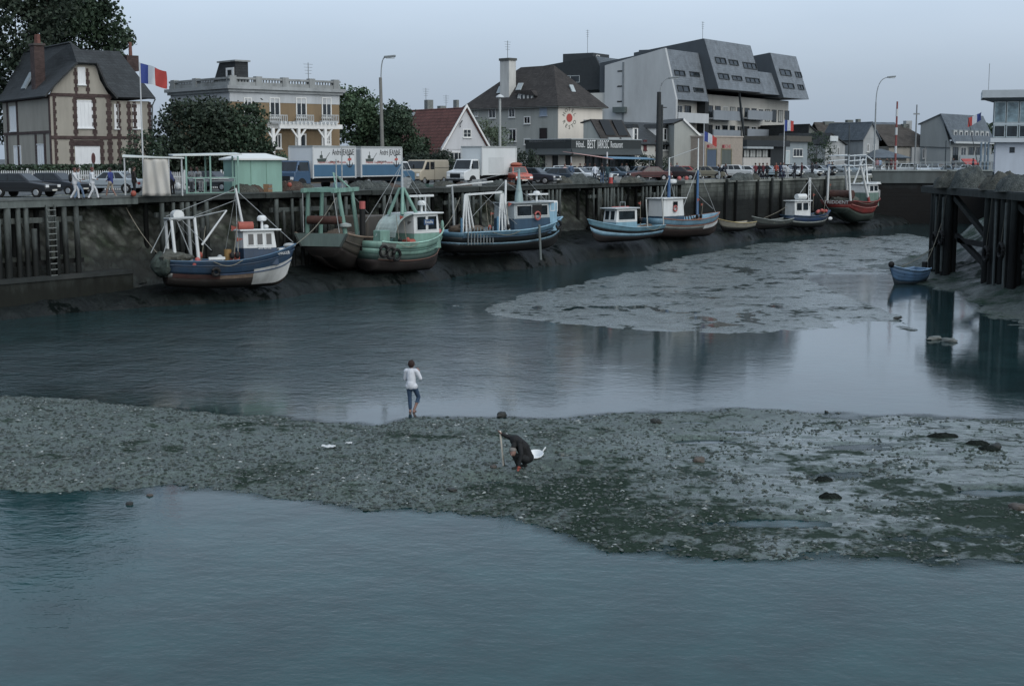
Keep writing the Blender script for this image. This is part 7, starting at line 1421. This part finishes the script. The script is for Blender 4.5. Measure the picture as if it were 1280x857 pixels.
# big clump between the two villas
p = gp(236,107.5); tree('bushy_tree','wide dark bushy tree between the cream villa and the flat-roofed villa, left of its twin',p,8,[(0,0,3.8,2.3,1.8,2.6),(-1.8,.2,2.8,1.2,1.4,2.3),(1.5,0,4.6,1.6,1.5,1.9),(.3,-.4,2.0,2.4,1.6,1.9),(-.9,.2,5.2,1.0,1.0,1.1)],LF4,2.5,n=8000,leaf=.3,seed=12)
p = gp(296,109); tree('bushy_tree','wide dark bushy tree in front of the flat-roofed villa, right of its twin',p,8,[(0,0,3.6,2.3,1.8,2.6),(-1.6,.2,4.7,1.5,1.4,1.7),(1.0,0,5.0,1.4,1.4,1.4),(.4,-.4,2.0,2.6,1.6,1.9),(1.9,0,2.3,1.0,1.1,1.5)],LF1,2.5,n=8000,leaf=.3,seed=13)
p = gp(268,108.5); tree('bushy_tree','tall dark crown between the twin bushy trees',p,8,[(0,.3,4.4,1.5,1.5,2.5),(.3,0,2.2,2.0,1.4,2.0)],LF4,2.5,n=4500,leaf=.3,seed=33)
p = gp(346,113); tree('small_shrub','low spreading shrub at the right foot of the dark bushy trees',p,3,[(0,0,1.6,1.1,.9,1.2),(.8,0,1.0,.9,.8,.8)],LF2,.8,n=1800,leaf=.22,seed=15,trunk_r=.08,cat='shrub')
p = gp(181,102.5); tree('rounded_bush','rounded dark bush at the right corner of the cream villa',p,4,[(0,0,2.2,1.3,1.0,2.0),(-.7,0,1.4,.8,.8,1.3)],LF1,1,n=2600,leaf=.22,seed=16,trunk_r=.1,cat='shrub')
# trees behind the street lamp
p = gp(448,150); tree('leafy_tree','green leafy tree right of the flat-roofed villa',p,10,blobs(21,9,2.9,5.4,3.4)+[(-1.2,0,8.0,1.5,1.3,1.5),(.6,0,8.3,1.3,1.3,1.1),(-2.2,0,9.2,.6,.6,.5)],LF2,5,n=9000,leaf=.34,seed=22)
p = gp(500,147); tree('leafy_tree','darker leafy tree between the wooden lamp post and the red roof',p,9,blobs(24,8,2.5,4.4,3.0)+[(-.3,0,6.6,1.5,1.4,1.2)],LF1,4,n=7500,leaf=.34,seed=25)
p = gp(471,153); tree('leafy_tree','dark tree directly behind the wooden lamp post',p,9,blobs(27,7,2.3,4.8,3.2),LF1,4,n=6000,leaf=.34,seed=28)
for i,px in enumerate((512,527,543,555)):
    p = gp(px,140-i*1.5+N.y*0); tree('garden_bush',['clipped dark bush left end of the row below the red roof','second clipped bush from the left below the red roof','third clipped bush from the left below the red roof','clipped bush against the white gable'][i],p,2.8,[(0,0,1.5,1.2,.9,1.35),(.4,0,1.9,.8,.7,.9)],LF4,.8,n=1500,leaf=.22,seed=40+i,trunk_r=.08,cat='shrub',group='bushes below the red roof')
p = gp(613,157); tree('tamarisk','pale feathery green tree between the white gable and the grey restaurant house',p,7,[(0,0,3.2,1.5,1.3,2.6),(1.2,0,4.6,1.2,1.0,1.0),(-.5,0,5.3,.9,.9,1.2),(.6,0,1.6,1.5,1.2,1.4)],LF3,3,n=5000,leaf=.2,seed=50,trunk_r=.14)
for px,Y,rx,h_,lb,sd in ((655,143,1.8,1.6,'dark clipped bush below the left end of the long fascia',60),(812,156,1.9,1.5,'dark rounded bush in front of the dormered house',61),(1020,196,2.4,3.0,'dark bush beside the blue kiosk',62)):
    p = gp(px,Y); tree('garden_bush',lb,p,3,[(0,0,h_,rx,1.0,h_*.9),(rx*.5,0,h_*.8,rx*.5,.8,h_*.7),(-rx*.5,0,h_*.85,rx*.5,.8,h_*.75)],LF4 if px<1000 else LF1,.8,n=2200,leaf=.22,seed=sd,trunk_r=.08,cat='shrub',group='bushes in front of the houses')
p = gp(1233,250); tree('leafy_tree','dark tree showing between the far apartments and the control tower',p,9,blobs(70,7,3.2,5.2,3.6),LF1,4,n=5000,leaf=.4,seed=71)
# ================================================================== fences, stalls, lamps, flags
PW = M('#aeb5b8',.6,.07,2,streak=True)
def picket(name,label,a,b_,h=1.25):
    o = thing(name,label,'fence',a,math.atan2(b_.y-a.y,b_.x-a.x)); L = (b_-a).length; k = max(1,int(round(L/3)))
    for i in range(k):
        x0,x1 = L*i/k,L*(i+1)/k; m = MB(); x = x0+.12
        while x < x1-.05: m.prism([(x,0,.08),(x+.075,0,.08),(x+.075,0,h-.08),(x+.037,0,h),(x,0,h-.08)],(0,.025,0)); x += .14
        m.box(x0,.03,.3,x1,.07,.38); m.box(x0,.03,h-.4,x1,.07,h-.32); m.build('picket_panel',PW,o)
    for i in range(k+1): m = MB(); x = L*i/k; m.box(x-.06,-.02,0,x+.06,.1,h+.12); m.build('post',PW,o)
picket('picket_fence','white picket fence in front of the cream villa, behind the dark cars',gp(-30,97),gp(163,99.5),1.45)
picket('picket_fence','white picket fence behind the open green stall',gp(184,102.5),gp(322,106.5),1.3)
o = thing('hedge','low dark clipped hedge along the foot of the cream villa','hedge',gp(-10,101.5)); a = gp(-10,101.5); b_ = gp(160,104.5)
rr = np.random.default_rng(77); k = 5200; t = rr.random(k)[:,None]; P = np.array(b_-a)[None]*t+rr.normal(size=(k,3))*np.array([.1,.3,.0])+np.array([0,0,1])*(rr.random(k)[:,None]*1.8)
aa = rr.normal(size=(k,3)); aa /= np.linalg.norm(aa,axis=1)[:,None]; bb = np.cross(aa,rr.normal(size=(k,3))); bb /= np.linalg.norm(bb,axis=1)[:,None]
np_mesh('foliage',np.stack([P-aa*.13,P+bb*.09,P+aa*.13,P-bb*.09],1).reshape(-1,3),np.arange(4*k).reshape(-1,4),LF1,o,smooth=False)
# stalls
CAN = M('#a9a8a1',.85,.08,1.2,streak=True,bp=.15,dirt=.1); STG = M('#6b9c8f',.55,.1,1.2,streak=True,dirt=.25); STW_ = M('#b9c4c2',.6,.06,1.5)
def stall(name,label,p,rz): return thing(name,label,'market stall',p,R(rz),'fish stalls on the quay')
o = stall('market_stall','fish stall with a flat white roof and a hanging creased white canvas side',gp(183,85.2,ZQ+.035),14)
m = MB(); m.prism([(-1.3,-.6,2.28),(2.25,-.6,2.2),(2.3,1.6,2.15),(-1.3,1.6,2.35)],(0,0,.09)); m.build('roof',STW_,o)
m = MB(); n = 26; vs = []
for j in range(12):
    for i in range(n): u = i/(n-1); v = j/11; vs.append((-.12+u*1.42+.22*(1-v)*(u-.5),-.55+.09*math.sin(u*17+v*2.5)*(1-.5*v)+.05*math.sin(u*7-v*6)-.25*(1-v)*u,.02+v*2.16))
m.add(vs,[(j*n+i,j*n+i+1,(j+1)*n+i+1,(j+1)*n+i) for j in range(11) for i in range(n-1)]); m.build('canvas_side',CAN,o,smooth=True,solid=.01)
for x,y in ((-1.2,-.5),(-1.2,1.4),(2.1,-.5),(2.1,1.4),(1.35,-.5)): m = MB(); m.cyl((x,y,0),(x,y,2.25),.035); m.build('post',PW,o)
o = stall('market_stall','open fish stall of green-painted posts and rails under a long white roof',gp(262,91.3,ZQ+.035),20)
m = MB(); m.prism([(-2.3,-.7,2.35),(2.0,-.7,2.42),(2.0,1.8,2.5),(-2.3,1.8,2.4)],(0,0,.09)); m.build('roof',STW_,o)
for x in (-1.5,0,1.75):
    for y in (-.6,1.6): m = MB(); m.box(x-.05,y-.05,0,x+.05,y+.05,2.36); m.build('post',STG,o)
m = MB(); m.bar((-1.5,-.6,1.0),(1.75,-.6,1.0),.06); m.bar((-1.5,-.6,.05),(1.75,-.6,.05),.06)
for x in (-.95,-.4,1.5): m.bar((x,-.6,0),(x,-.6,1.0),.05)
m.build('rail',STG,o); m = MB(); m.prism([(-1.3,-.5,.75),(1.6,-.5,.75),(1.6,.5,.95),(-1.3,.5,.95)],(0,0,.05)); m.build('tray_table',M('#6a7478',.5),o)
for i,(x,y) in enumerate(((-.7,-.2),(.25,-.1),(.9,0))):
    t = thing('fish_tray',['white fish tray at the left of the green stall','grey-white fish tray in the middle of the green stall','white fish tray at the right of the green stall'][i],'tray',V(o.location)+Matrix.Rotation(R(20),3,'Z')@V((x,y,.9)),R(20),'fish trays on the stall'); m = MB(); m.box(-.3,-.22,0,.3,.22,.03); m.box(-.3,-.22,.031,.3,-.19,.13); m.box(-.3,.19,.031,.3,.22,.13); m.build('tray_body',PW,t); m = MB(); m.ball((0,0,.08),.25,.17,.06); m.build('fish',M('#8b969b',.3,.3,8),t,smooth=True)
o = stall('market_stall','closed green-panelled stall with a white hipped roof, left of the blue truck cab',gp(294.5,93.6,ZQ+.035),33)
m = MB(); m.box(0,0,0,3.3,2.0,2.1); bd = m.build('green_panel',STG,o)
for x in (1.1,2.2): m = MB(); m.box(x-.02,-.02,.02,x+.02,-.002,2.08); m.build('panel_joint',M('#568577',.6),bd)
m = MB(); m.add([(-.2,-.25,2.1),(3.6,-.25,2.1),(3.6,2.3,2.1),(-.2,2.3,2.1),(.9,1.0,2.55),(2.6,1.0,2.55),(-.2,-.25,2.2),(3.6,-.25,2.2),(3.6,2.3,2.2),(-.2,2.3,2.2)],[(0,3,2,1),(0,1,7,6),(1,2,8,7),(2,3,9,8),(3,0,6,9),(6,7,5,4),(7,8,5),(8,9,4,5),(9,6,4)]); m.build('roof',M('#c3cac8',.6,.05,1.5),o)
# restaurant awnings / sunshade
o = thing('sunshade','long pink and blue awning stretched in front of the restaurant','awning',gp(727,146),R(40)); 
m = MB(); m.prism([(-2.6,0,2.9),(3.0,0,2.35),(3.0,-1.5,2.15),(-2.2,-1.2,2.75)],(0,0,.05)); m.build('pink_canvas',M('#b78f8c',.8,.08,2),o)
m = MB(); m.prism([(3.05,0,2.4),(9.4,0,2.3),(9.4,-1.4,2.1),(3.05,-1.5,2.2)],(0,0,.05)); m.build('blue_canvas',M('#4c7a96',.8,.1,2),o)
for x in (-2.0,3.0,9.2): m = MB(); m.cyl((x,-.6,0),(x,-.6,2.9 if x==3.0 else 2.4),.08 if x==3.0 else .04); m.build('post',PW,o)
# street lamps
def lamp(label,px,Y,py_top,py_head,hx,post,arm,wood_to=None,r=.1,head_px=None):
    z = ZQ if tOf(gp(px,Y))>0 else ZQ; p = gp(px,Y); o = thing('street_lamp',label,'street lamp',p,0,'street lamps'); h = at(px,py_head,Y).z-ZQ; dx = gp(hx,Y).x-p.x; hw = (at(px,wood_to,Y).z-ZQ) if wood_to else 0
    if wood_to: m = MB(); m.cyl((0,0,-.2),(-.15 if px<600 else 0,0,hw),r*1.6,r*1.1,9); m.build('wooden_post',post,o,smooth=True); b0 = V((-.1 if px<600 else .05,0,hw-.6))
    else: m = MB(); m.cyl((0,0,-.2),(0,0,h*.75),r,r*.65,9); m.build('post',post,o,smooth=True); b0 = V((0,0,h*.75))
    top = V((dx,0,h)); m = MB(); c1 = V((b0.x+dx*.02,0,h*.93)); m.tube([b0]+[((1-t)**2)*b0+2*t*(1-t)*V((b0.x,0,h*1.0))+t*t*top for t in [k/8 for k in range(1,9)]],.06); m.build('curved_arm',arm,o,smooth=True)
    sg = 1 if dx>0 else -1; m = MB(); m.prism([top+V((-.1*sg,-.16,-.06)),top+V((1.0*sg,-.13,.04)),top+V((1.0*sg,.13,.04)),top+V((-.1*sg,.16,-.06))],(0,0,.2)); m.build('lamp_head',M('#6d787d',.5),o,bevel=.05); m = MB(); m.box(top.x+(.1 if sg>0 else -.9),-.1,top.z-.1,top.x+(.9 if sg>0 else -.1),.1,top.z-.02); m.build('lamp_glass',glass('lamp_lens','#8d989c',.2),o); return o
WD = M('#6d6f6b',.9,.2,4,streak=True); GS = M('#7d878b',.55,.1,3)
lamp('wooden lamp post with a curved steel arm, in front of the leafy trees',479,135,70,72,483,WD,GS,wood_to=97,r=.13)
lamp('tall slim grey lamp with a curved arm, far right beside the tall gabled house',1092,188.5,95,97,1106,GS,GS,r=.13)
lamp('dark telegraph pole carrying a curved lamp arm in front of the dormered house',822.5,150,96,98,835,M('#2b3032',.9,.2,4),GS,wood_to=115,r=.2)
o = thing('telegraph_pole','thinner dark pole just right of the telegraph pole with the lamp','pole',gp(826.5,153)); m = MB(); m.cyl((0,0,0),(0,0,at(826,131,153).z-ZQ),.15,.11,8); m.build('pole_shaft',M('#343a3b',.9,.2,4),o,smooth=True); m = MB(); m.box(-.5,-.05,at(826,135,153).z-ZQ,.5,.05,at(826,134,153).z-ZQ); m.build('cross_arm',BLKR,o)
o = thing('lamp_post','pale post with a mushroom-shaped white cap in front of the grey restaurant house','lamp post',gp(625,147)); h = at(625,119,147).z-ZQ; m = MB(); m.cyl((0,0,0),(0,0,h-.3),.17,.12,9); m.build('post',M('#959c9b',.7,.1,3),o,smooth=True); m = MB(); m.lathe((0,0,h-.35),[(.14,0),(.42,.12),(.38,.25),(.1,.42),(.02,.43)],14); m.build('lamp_cap',PW,o,smooth=True)
for px,Y,y0,col,lb,w_ in ((1118.5,189.5,127,'#7d3a38','red-and-white banded mast behind the lock railing',.16),(1143,189.8,131,'#6d7579','grey mast with a small crosspiece behind the lock railing',.12),(1181,200,176,'#4a5458','thin dark pole in front of the grey gable',.1),(1060,200,156,'#3a4245','thin dark pole in front of the long brown-roofed house',.1)):
    o = thing('mast',lb,'mast',gp(px,Y,ZQ)); h = at(px,y0,Y).z-ZQ; m = MB(); m.cyl((0,0,0),(0,0,h),w_,w_*.7,8); m.build('pole',M(col,.6,.1,3),o,smooth=True)
    if px==1118.5:
        for k in (.3,.55,.8): m = MB(); m.cyl((0,0,h*k),(0,0,h*(k+.1)),w_*1.03,w_*.95,8); m.build('white_band',PW,o)
    if px==1143: m = MB(); m.box(-.4,-.05,h-1.3,.4,.05,h-1.1); m.build('crosspiece',GS,o)
FB,FW,FR = M('#26408c',.8,.06,3),M('#b9c1c8',.8,.05,3),M('#b0302a',.8,.06,3)
def flagpole(label,px,Y,py_top,w_,hh,dirn=1,py_flag=None,lean=0,rev=False,base_z=ZQ,droop=.15,twist=.25):
    o = thing('flagpole',label,'flagpole',gp(px,Y,base_z)); h = at(px,py_top,Y).z-base_z; m = MB(); m.cyl((0,0,0),(lean,0,h),.06,.04,8); m.build('pole',PW if not lean else M('#3a4247',.6),o,smooth=True)
    zt = (at(px,py_flag,Y).z-base_z) if py_flag else h-.05
    nx,nz = 24,10; v = []
    for j in range(nz+1):
        for i in range(nx+1):
            u = i/nx; w = j/nz; v.append((lean*(zt/h)+dirn*u*w_*(1-.08*math.sin(u*3)),twist*w_*.5*math.sin(u*7+w*1.2)*u**.6+.1*math.sin(u*13+w*3)*u,zt-w*hh*(1-.12*u)-droop*w_*u**1.3-.05*math.sin(u*9)*u))
    m = MB(); m.add(v,[(j*(nx+1)+i,j*(nx+1)+i+1,(j+1)*(nx+1)+i+1,(j+1)*(nx+1)+i) for j in range(nz) for i in range(nx)])
    m.mi = [min(2,(i*3)//nx) for j in range(nz) for i in range(nx)]; m.build('flag',[FR,FW,FB] if rev else [FB,FW,FR],o,smooth=True); return o
flagpole('tall white flagpole with a flying tricolour beside the cream villa',180,96,78,1.7,1.3,1,droop=.3,twist=.45)
flagpole('flagpole with a drooping tricolour by the corner of the beige garage',879,161,153,1.5,1.1,1,py_flag=164,droop=.5)
flagpole('flagpole with a small tricolour in front of the apartment block',979,180,150,1.2,1.4,1,py_flag=150,droop=.1)
flagpole('leaning dark flagpole with a tricolour flying left of the control tower',1214.5,188.5,131,2.0,1.3,-1,lean=-1.0,droop=-.35 if False else .25) if False else flagpole('leaning dark flagpole with a tricolour flying left of the control tower',1225,190.5,147,1.8,1.2,1,lean=-1.9,droop=-.45,rev=True)
# road sign
o = thing('road_sign','round rust-red road sign on a post behind the walkers in white','road sign',gp(117.5,86.5),R(86)); m = MB(); m.cyl((0,0,0),(0,0,2.5),.035); m.build('post',GS,o); m = MB(); m.cyl((0,-.04,2.25),(0,-.06,2.25),.33,n=20); m.build('sign_disc',M('#5a2f2a',.5,.1,3),o)
o = thing('red_bollard','red and white marker bollard on the quay right of the three standing people','bollard',gp(763.5,129.5)); m = MB(); m.cyl((0,0,0),(0,0,.55),.2,.17,10); m.build('bollard_base',M('#a8302c',.6),o); m = MB(); m.cyl((0,0,.55),(0,0,.8),.17,.13,10); m.build('bollard_top',PW,o)
# ================================================================== nets, ropes, floats, stones
def heap(label, p, rx, ry, h, mat, seed, cat='fishing net', name='net_heap', rz=0, group='net heaps along the quay'):
    xs = np.linspace(-1,1,34); X_,Y_ = np.meshgrid(xs,xs); rr_ = np.sqrt(X_**2+Y_**2); z = h*np.clip(1-rr_**2,0,1)**.55*(.55+.9*fbm(X_*2.2+seed,Y_*2.2,4,seed))+(fbm(X_*9,Y_*9,2,seed+1)-.5)*.14*h*(rr_<1)-.02
    o = grid(name,X_*rx,Y_*ry,np.where(rr_<1,z,-.03),mat,smooth=True); o.location = p; o.rotation_euler.z = R(rz); return tag(o,label,cat,group)
def netmat(name,h1,h2):
    m,n,l,b = nt(name); v = coords(n,l,'Object'); nz = noise(n,l,v,1.3,5,.7); wv = n.new('ShaderNodeTexVoronoi'); wv.feature = 'DISTANCE_TO_EDGE'; wv.inputs['Scale'].default_value = 11; l.new(v,wv.inputs['Vector'])
    col = mixc(n,l,ramp(n,l,nz.outputs[0],[(.35,0),(.65,1)]),C(h1),C(h2)); col = mixc(n,l,1.0,col,ramp(n,l,wv.outputs['Distance'],[(0,1.35),(.12,.55)]),'MULTIPLY'); l.new(col,b.inputs['Base Color']); b.inputs['Roughness'].default_value = .95; b.inputs['Specular IOR Level'].default_value = .1
    n2 = noise(n,l,v,6,5,.75); bump(n,l,b,n2.outputs[0],1,.12); return m
NT1,NT2,NT3 = netmat('brown_net','#4b403a','#66584f'),netmat('grey_net','#3c4443','#5c6462'),netmat('olive_net','#424540','#5f625a')
DZ = ZQ+.03
for px,Y,rx,ry,h_,mt,lb in ((305,93.4,1.3,.6,.55,NT3,'olive net heap in front of the green-panelled stall'),(317,94.4,1.0,.5,.5,NT1,'brown net heap in front of the green-panelled stall'),(364,97,1.1,.8,.75,NT1,'brown net heap with orange floats below the blue truck cab'),(376,98.3,1.3,.7,.6,NT3,'olive net heap below the front wheel of the blue-cabbed truck'),(452,104.4,1.5,.7,.6,NT2,'grey net heap below the rear doors of the second box truck'),(470,106,1.7,.7,.55,NT2,'long grey net heap below the flank of the second box truck'),(488,107.8,1.2,.6,.35,NT1,'low brown net heap by the rear wheel of the second box truck'),(520,109.6,1.1,.6,.5,NT2,'dark tangle of gear at the nose of the beige van'),(555,112.5,1.4,.7,.45,NT3,'low rope heap under the beige van'),(579,114.3,1.0,.6,.35,NT1,'low net heap under the cab of the plain white truck'),(622,118,1.5,.6,.4,NT2,'rope and tackle heap under the white box'),(704,125.6,1.3,.8,.6,NT3,'olive net heap left of the white hatchback wheels'),(722,127,1.9,.8,.8,NT2,'big grey net heap in front of the white hatchback'),(738,128.3,1.2,.7,.55,NT2,'grey net heap with a sagging corner by the man in the white shirt'),(787,133.5,2.2,.8,.6,NT3,'long tarpaulin-coloured heap left of the maroon saloon'),(797,135,1.4,.7,.45,NT2,'grey heap below the maroon saloon'),(928,150.6,2.6,.8,.65,NT2,'dark net heap in front of the white estate'),(943,152.2,.9,.6,.6,NT3,'round pale net bundle at the right of the dark net heap'),(1012,166,2.2,.8,.5,NT2,'grey gear heap at the end of the quay')):
    heap(lb,gp(px,Y,DZ),rx,ry,h_,mt,int(px),rz=NA)
for px,Y,rx,ry,h_,mt,lb in ((1196,101.5,2.2,1.5,1.05,NT3,'large humped olive net heap at the left end of the timber pier'),(1212,99,1.8,1.3,1.35,NT2,'tallest grey net heap on the timber pier'),(1184,104,1.0,1.0,.8,NT2,'small net heap at the far tip of the timber pier'),(1252,93,1.8,1.4,1.15,NT3,'net heap above the right pile cluster'),(1273,89,1.7,1.4,1.1,NT2,'net heap at the right edge of the picture'),(1236,96,.8,.7,.55,NT1,'small brown net heap with pink floats in the gap between the big ones')):
    heap(lb,gp(px,Y,6.5),rx,ry,h_,mt,int(px),group='net heaps on the timber pier',rz=70)
FG = 'loose floats'
for px,Y,z,c_,s_,lb in ((167,84,DZ,ORG,.17,'orange float on the quay by the person in brown'),(186.5,85.6,DZ,ORG,.17,'orange-red float at the foot of the white canvas'),(362,96.2,DZ+.3,ORG,.16,'orange float on the brown net heap'),(849,144,DZ,PINK,.22,'left pink float hanging at the quay edge below the dark red saloon'),(858,145,DZ,PINK,.22,'right pink float at the quay edge below the dark red saloon'),(1236,95.5,6.95,PINK,.16,'pink float in the gap between the pier nets')):
    o = thing('float',lb,'float',gp(px,Y,z),0,FG); m = MB(); m.ball((0,0,s_),s_,s_,s_*1.05); m.build('float_body',c_,o,smooth=True); m = MB(); m.cyl((0,0,s_*1.9),(0,0,s_*2.4),.04,n=6); m.build('eyelet',BLKR,o)
def rock(label, p, s, mat, seed, cat='stone', name='stone', group='stones on the mud'):
    m = MB(); m.ball((0,0,0),1,1,1,12,8); r = random.Random(seed); f = [r.uniform(.75,1.25) for _ in range(7)]
    m.v = [tuple(V(q)*(1+.22*math.sin(q[0]*3*f[0]+f[3]*5)*math.cos(q[1]*4*f[1])+.12*math.sin(q[2]*6*f[2]+q[0]*5))) for q in m.v]; m.v = [(a*s[0],b*s[1],c*s[2]) for a,b,c in m.v]
    o = m.build(name,mat,None,smooth=True); o.location = (p.x,p.y,p.z+s[2]*.45); o.rotation_euler.z = seed; return tag(o,label,cat,group)
SD,SB,SG_ = M('#262b29',.6,.3,5,bp=.5),M('#4a453f',.6,.3,5,bp=.5),M('#59605d',.7,.25,5,bp=.5)
def mud(px,py): p = gz(px,py,.08); p.z = max(bh(p.x,p.y),-.02); return p
rock('dark notched boulder standing in the water edge behind the squatting person',gz(627,521,0),(.2,.14,.13),SD,1)
for px,py,s,mt,lb in ((820,532,(.17,.13,.1),SD,'dark flat stone left of the two bright puddles'),(873,579,(.16,.14,.11),SB,'brown lump of weed-covered stone below the bright puddles'),(617,590,(.1,.09,.06),SB,'brown stone at the foot of the digging stick'),(187,615.5,(.1,.08,.05),SB,'brown stone at the near waterline'),(162,630,(.12,.09,.05),SD,'dark stone lying in the near water'),(345,536,(.1,.08,.05),SG_,'small grey stone left of the standing person'),(565,616,(.14,.1,.05),SD,'dark stone at the near waterline left of the puddle'),(1033,512.5,(.07,.06,.06),SD,'tiny dark stone at the far waterline'),(1245,560,(.22,.15,.1),SD,'dark lump right of the seaweed tuft'),(702,571,(.1,.08,.06),SG_,'pale stone right of the white basin'),(1272,637,(.2,.15,.12),SB,'brown stone at the right edge of the bank')):
    rock(lb,mud(px,py) if py<620 or px>1000 else gz(px,py,0),s,mt,int(px))
for i,(px,py,rx) in enumerate(((1178,545,.5),(1222,556,.38),(1236,562,.32),(1030,600,.25),(1038,622,.3))):
    heap(['wide dark seaweed tuft near the right edge of the bank','dark seaweed tuft right of the wide one','small dark seaweed tuft beside the dark lump','dark weed tuft in the wet middle of the bank','dark weed tuft just below the middle one'][i],mud(px,py)+V((0,0,.0)),rx,.22,.13,netmat('seaweed_%s'%'abcde'[i],'#161d1a','#222b26'),80+i,'seaweed','seaweed_tuft',group='seaweed tufts on the bank')
for i,(px,py,s_) in enumerate(((411,567,.17),(436,561,.08),(1036,640,.05))):
    p = mud(px,py); m = MB(); rr_ = random.Random(i); n = 7; m.add([(s_*(a/3-1)*1.2,s_*(b_/3-1)*.8,.03+rr_.uniform(0,.07)*s_/.15) for b_ in range(n) for a in range(n)],[(b_*n+a,b_*n+a+1,(b_+1)*n+a+1,(b_+1)*n+a) for b_ in range(n-1) for a in range(n-1)]); o = m.build('litter',PW,None,solid=.004); o.location = p; tag(o,['crumpled white sheet of litter left of the stick','small scrap of white litter right of the crumpled sheet','tiny white scrap on the right of the bank'][i],'litter','litter on the mud')
# pale mud-stranded foam patch at the pier foot
rock('grey stone at the water edge below the right pile cluster',gz(1168,424,.0),(.5,.22,.12),SG_,7); rock('small grey stone beside the larger one below the pier',gz(1187,427,.0),(.35,.2,.13),SG_,9)
rock('dark mooring stone on the mud left of the dinghy',gz(1122,398,.05),(.3,.12,.08),SD,10)
# mooring lines
for a_,b_,lb in ((gp(150,85,ZQ),gp(205,83.2,2.6),'rope from the quay to the stern of the blue trawler'),(gp(369,86.5,3.3),gp(420,98.5,5.8),'rope from the bow of the blue trawler to the quay'),(gp(553,101,3.5),gp(575,111,5.5),'rope from the bow of the green trawler to the quay'),(gp(1180,101,4.5),gp(1152,98,.75),'rope from the timber pier to the dinghy'),(gp(1185,103,3.0),gp(1112,96.8,.9),'longer rope slanting from the timber pier to the dinghy bow'),(gp(955,152,2.2),gp(1005,166,4.6),'rope from the dark open boat to the quay wall')):
    o = thing('mooring_rope',lb,'rope',a_); d = b_-a_; m = MB(); m.tube([d*t+V((0,0,-.35*math.sin(math.pi*t))) for t in [k/10 for k in range(11)]],.022,5); m.build('rope_strand',ROPE,o,smooth=True)

# fish crates and bins left along the quay edge
def crate(label,p,rz,col,n=1):
    for k in range(n):
        o = thing('fish_crate',label if n==1 else '%s, %s'%(label,['at the bottom','on top'][k] if n==2 else ['at the bottom','in the middle','on top'][k]),'fish crate',p+V((0,0,.27*k)),R(rz+5*k),'fish crates on the quay'); m = MB(); m.box(-.4,-.27,0,.4,.27,.04); m.box(-.4,-.27,.041,.4,-.24,.26); m.box(-.4,.24,.041,.4,.27,.26); m.box(-.4,-.24,.041,-.37,.24,.26); m.box(.37,-.24,.041,.4,.24,.26); m.build('crate_body',M(col,.6,.2,3,dirt=.4),o)
        m = MB(); m.box(-.41,-.28,.2,.41,-.272,.27); m.build('crate_rim',M('#6f7a7c',.6),o)
for px,Y,c_,n_,lb in ((335,95.0,'#8d6a45',2,'brown crate stack right of the green-panelled stall'),(424,101.6,'#5f7f90',2,'blue-grey crate stack below the flank of the blue-cabbed truck'),(508,108.8,'#93999a',3,'grey crate stack by the front wheel of the second truck'),(535,111.0,'#3f5f57',1,'green crate below the beige van'),(596,116.2,'#8f9596',2,'pale crate stack by the door of the plain white truck'),(640,119.5,'#6d4a38',1,'rust-coloured crate left of the orange car'),(690,124,'#8b9294',2,'grey crate stack below the deep blue hatchback'),(765,131.3,'#3d5c6c',1,'blue crate right of the red and white bollard'),(772,132,'#8f9596',2,'pale crate stack left of the long heap'),(838,142,'#7a5a40',1,'brown crate under the dark red saloon'),(870,147,'#8f9596',2,'pale crate stack below the beige saloon')):
    crate(lb,gp(px,Y,DZ if tOf(gp(px,Y))<4.6 else ZQ+.004),NA+12,c_,n_)
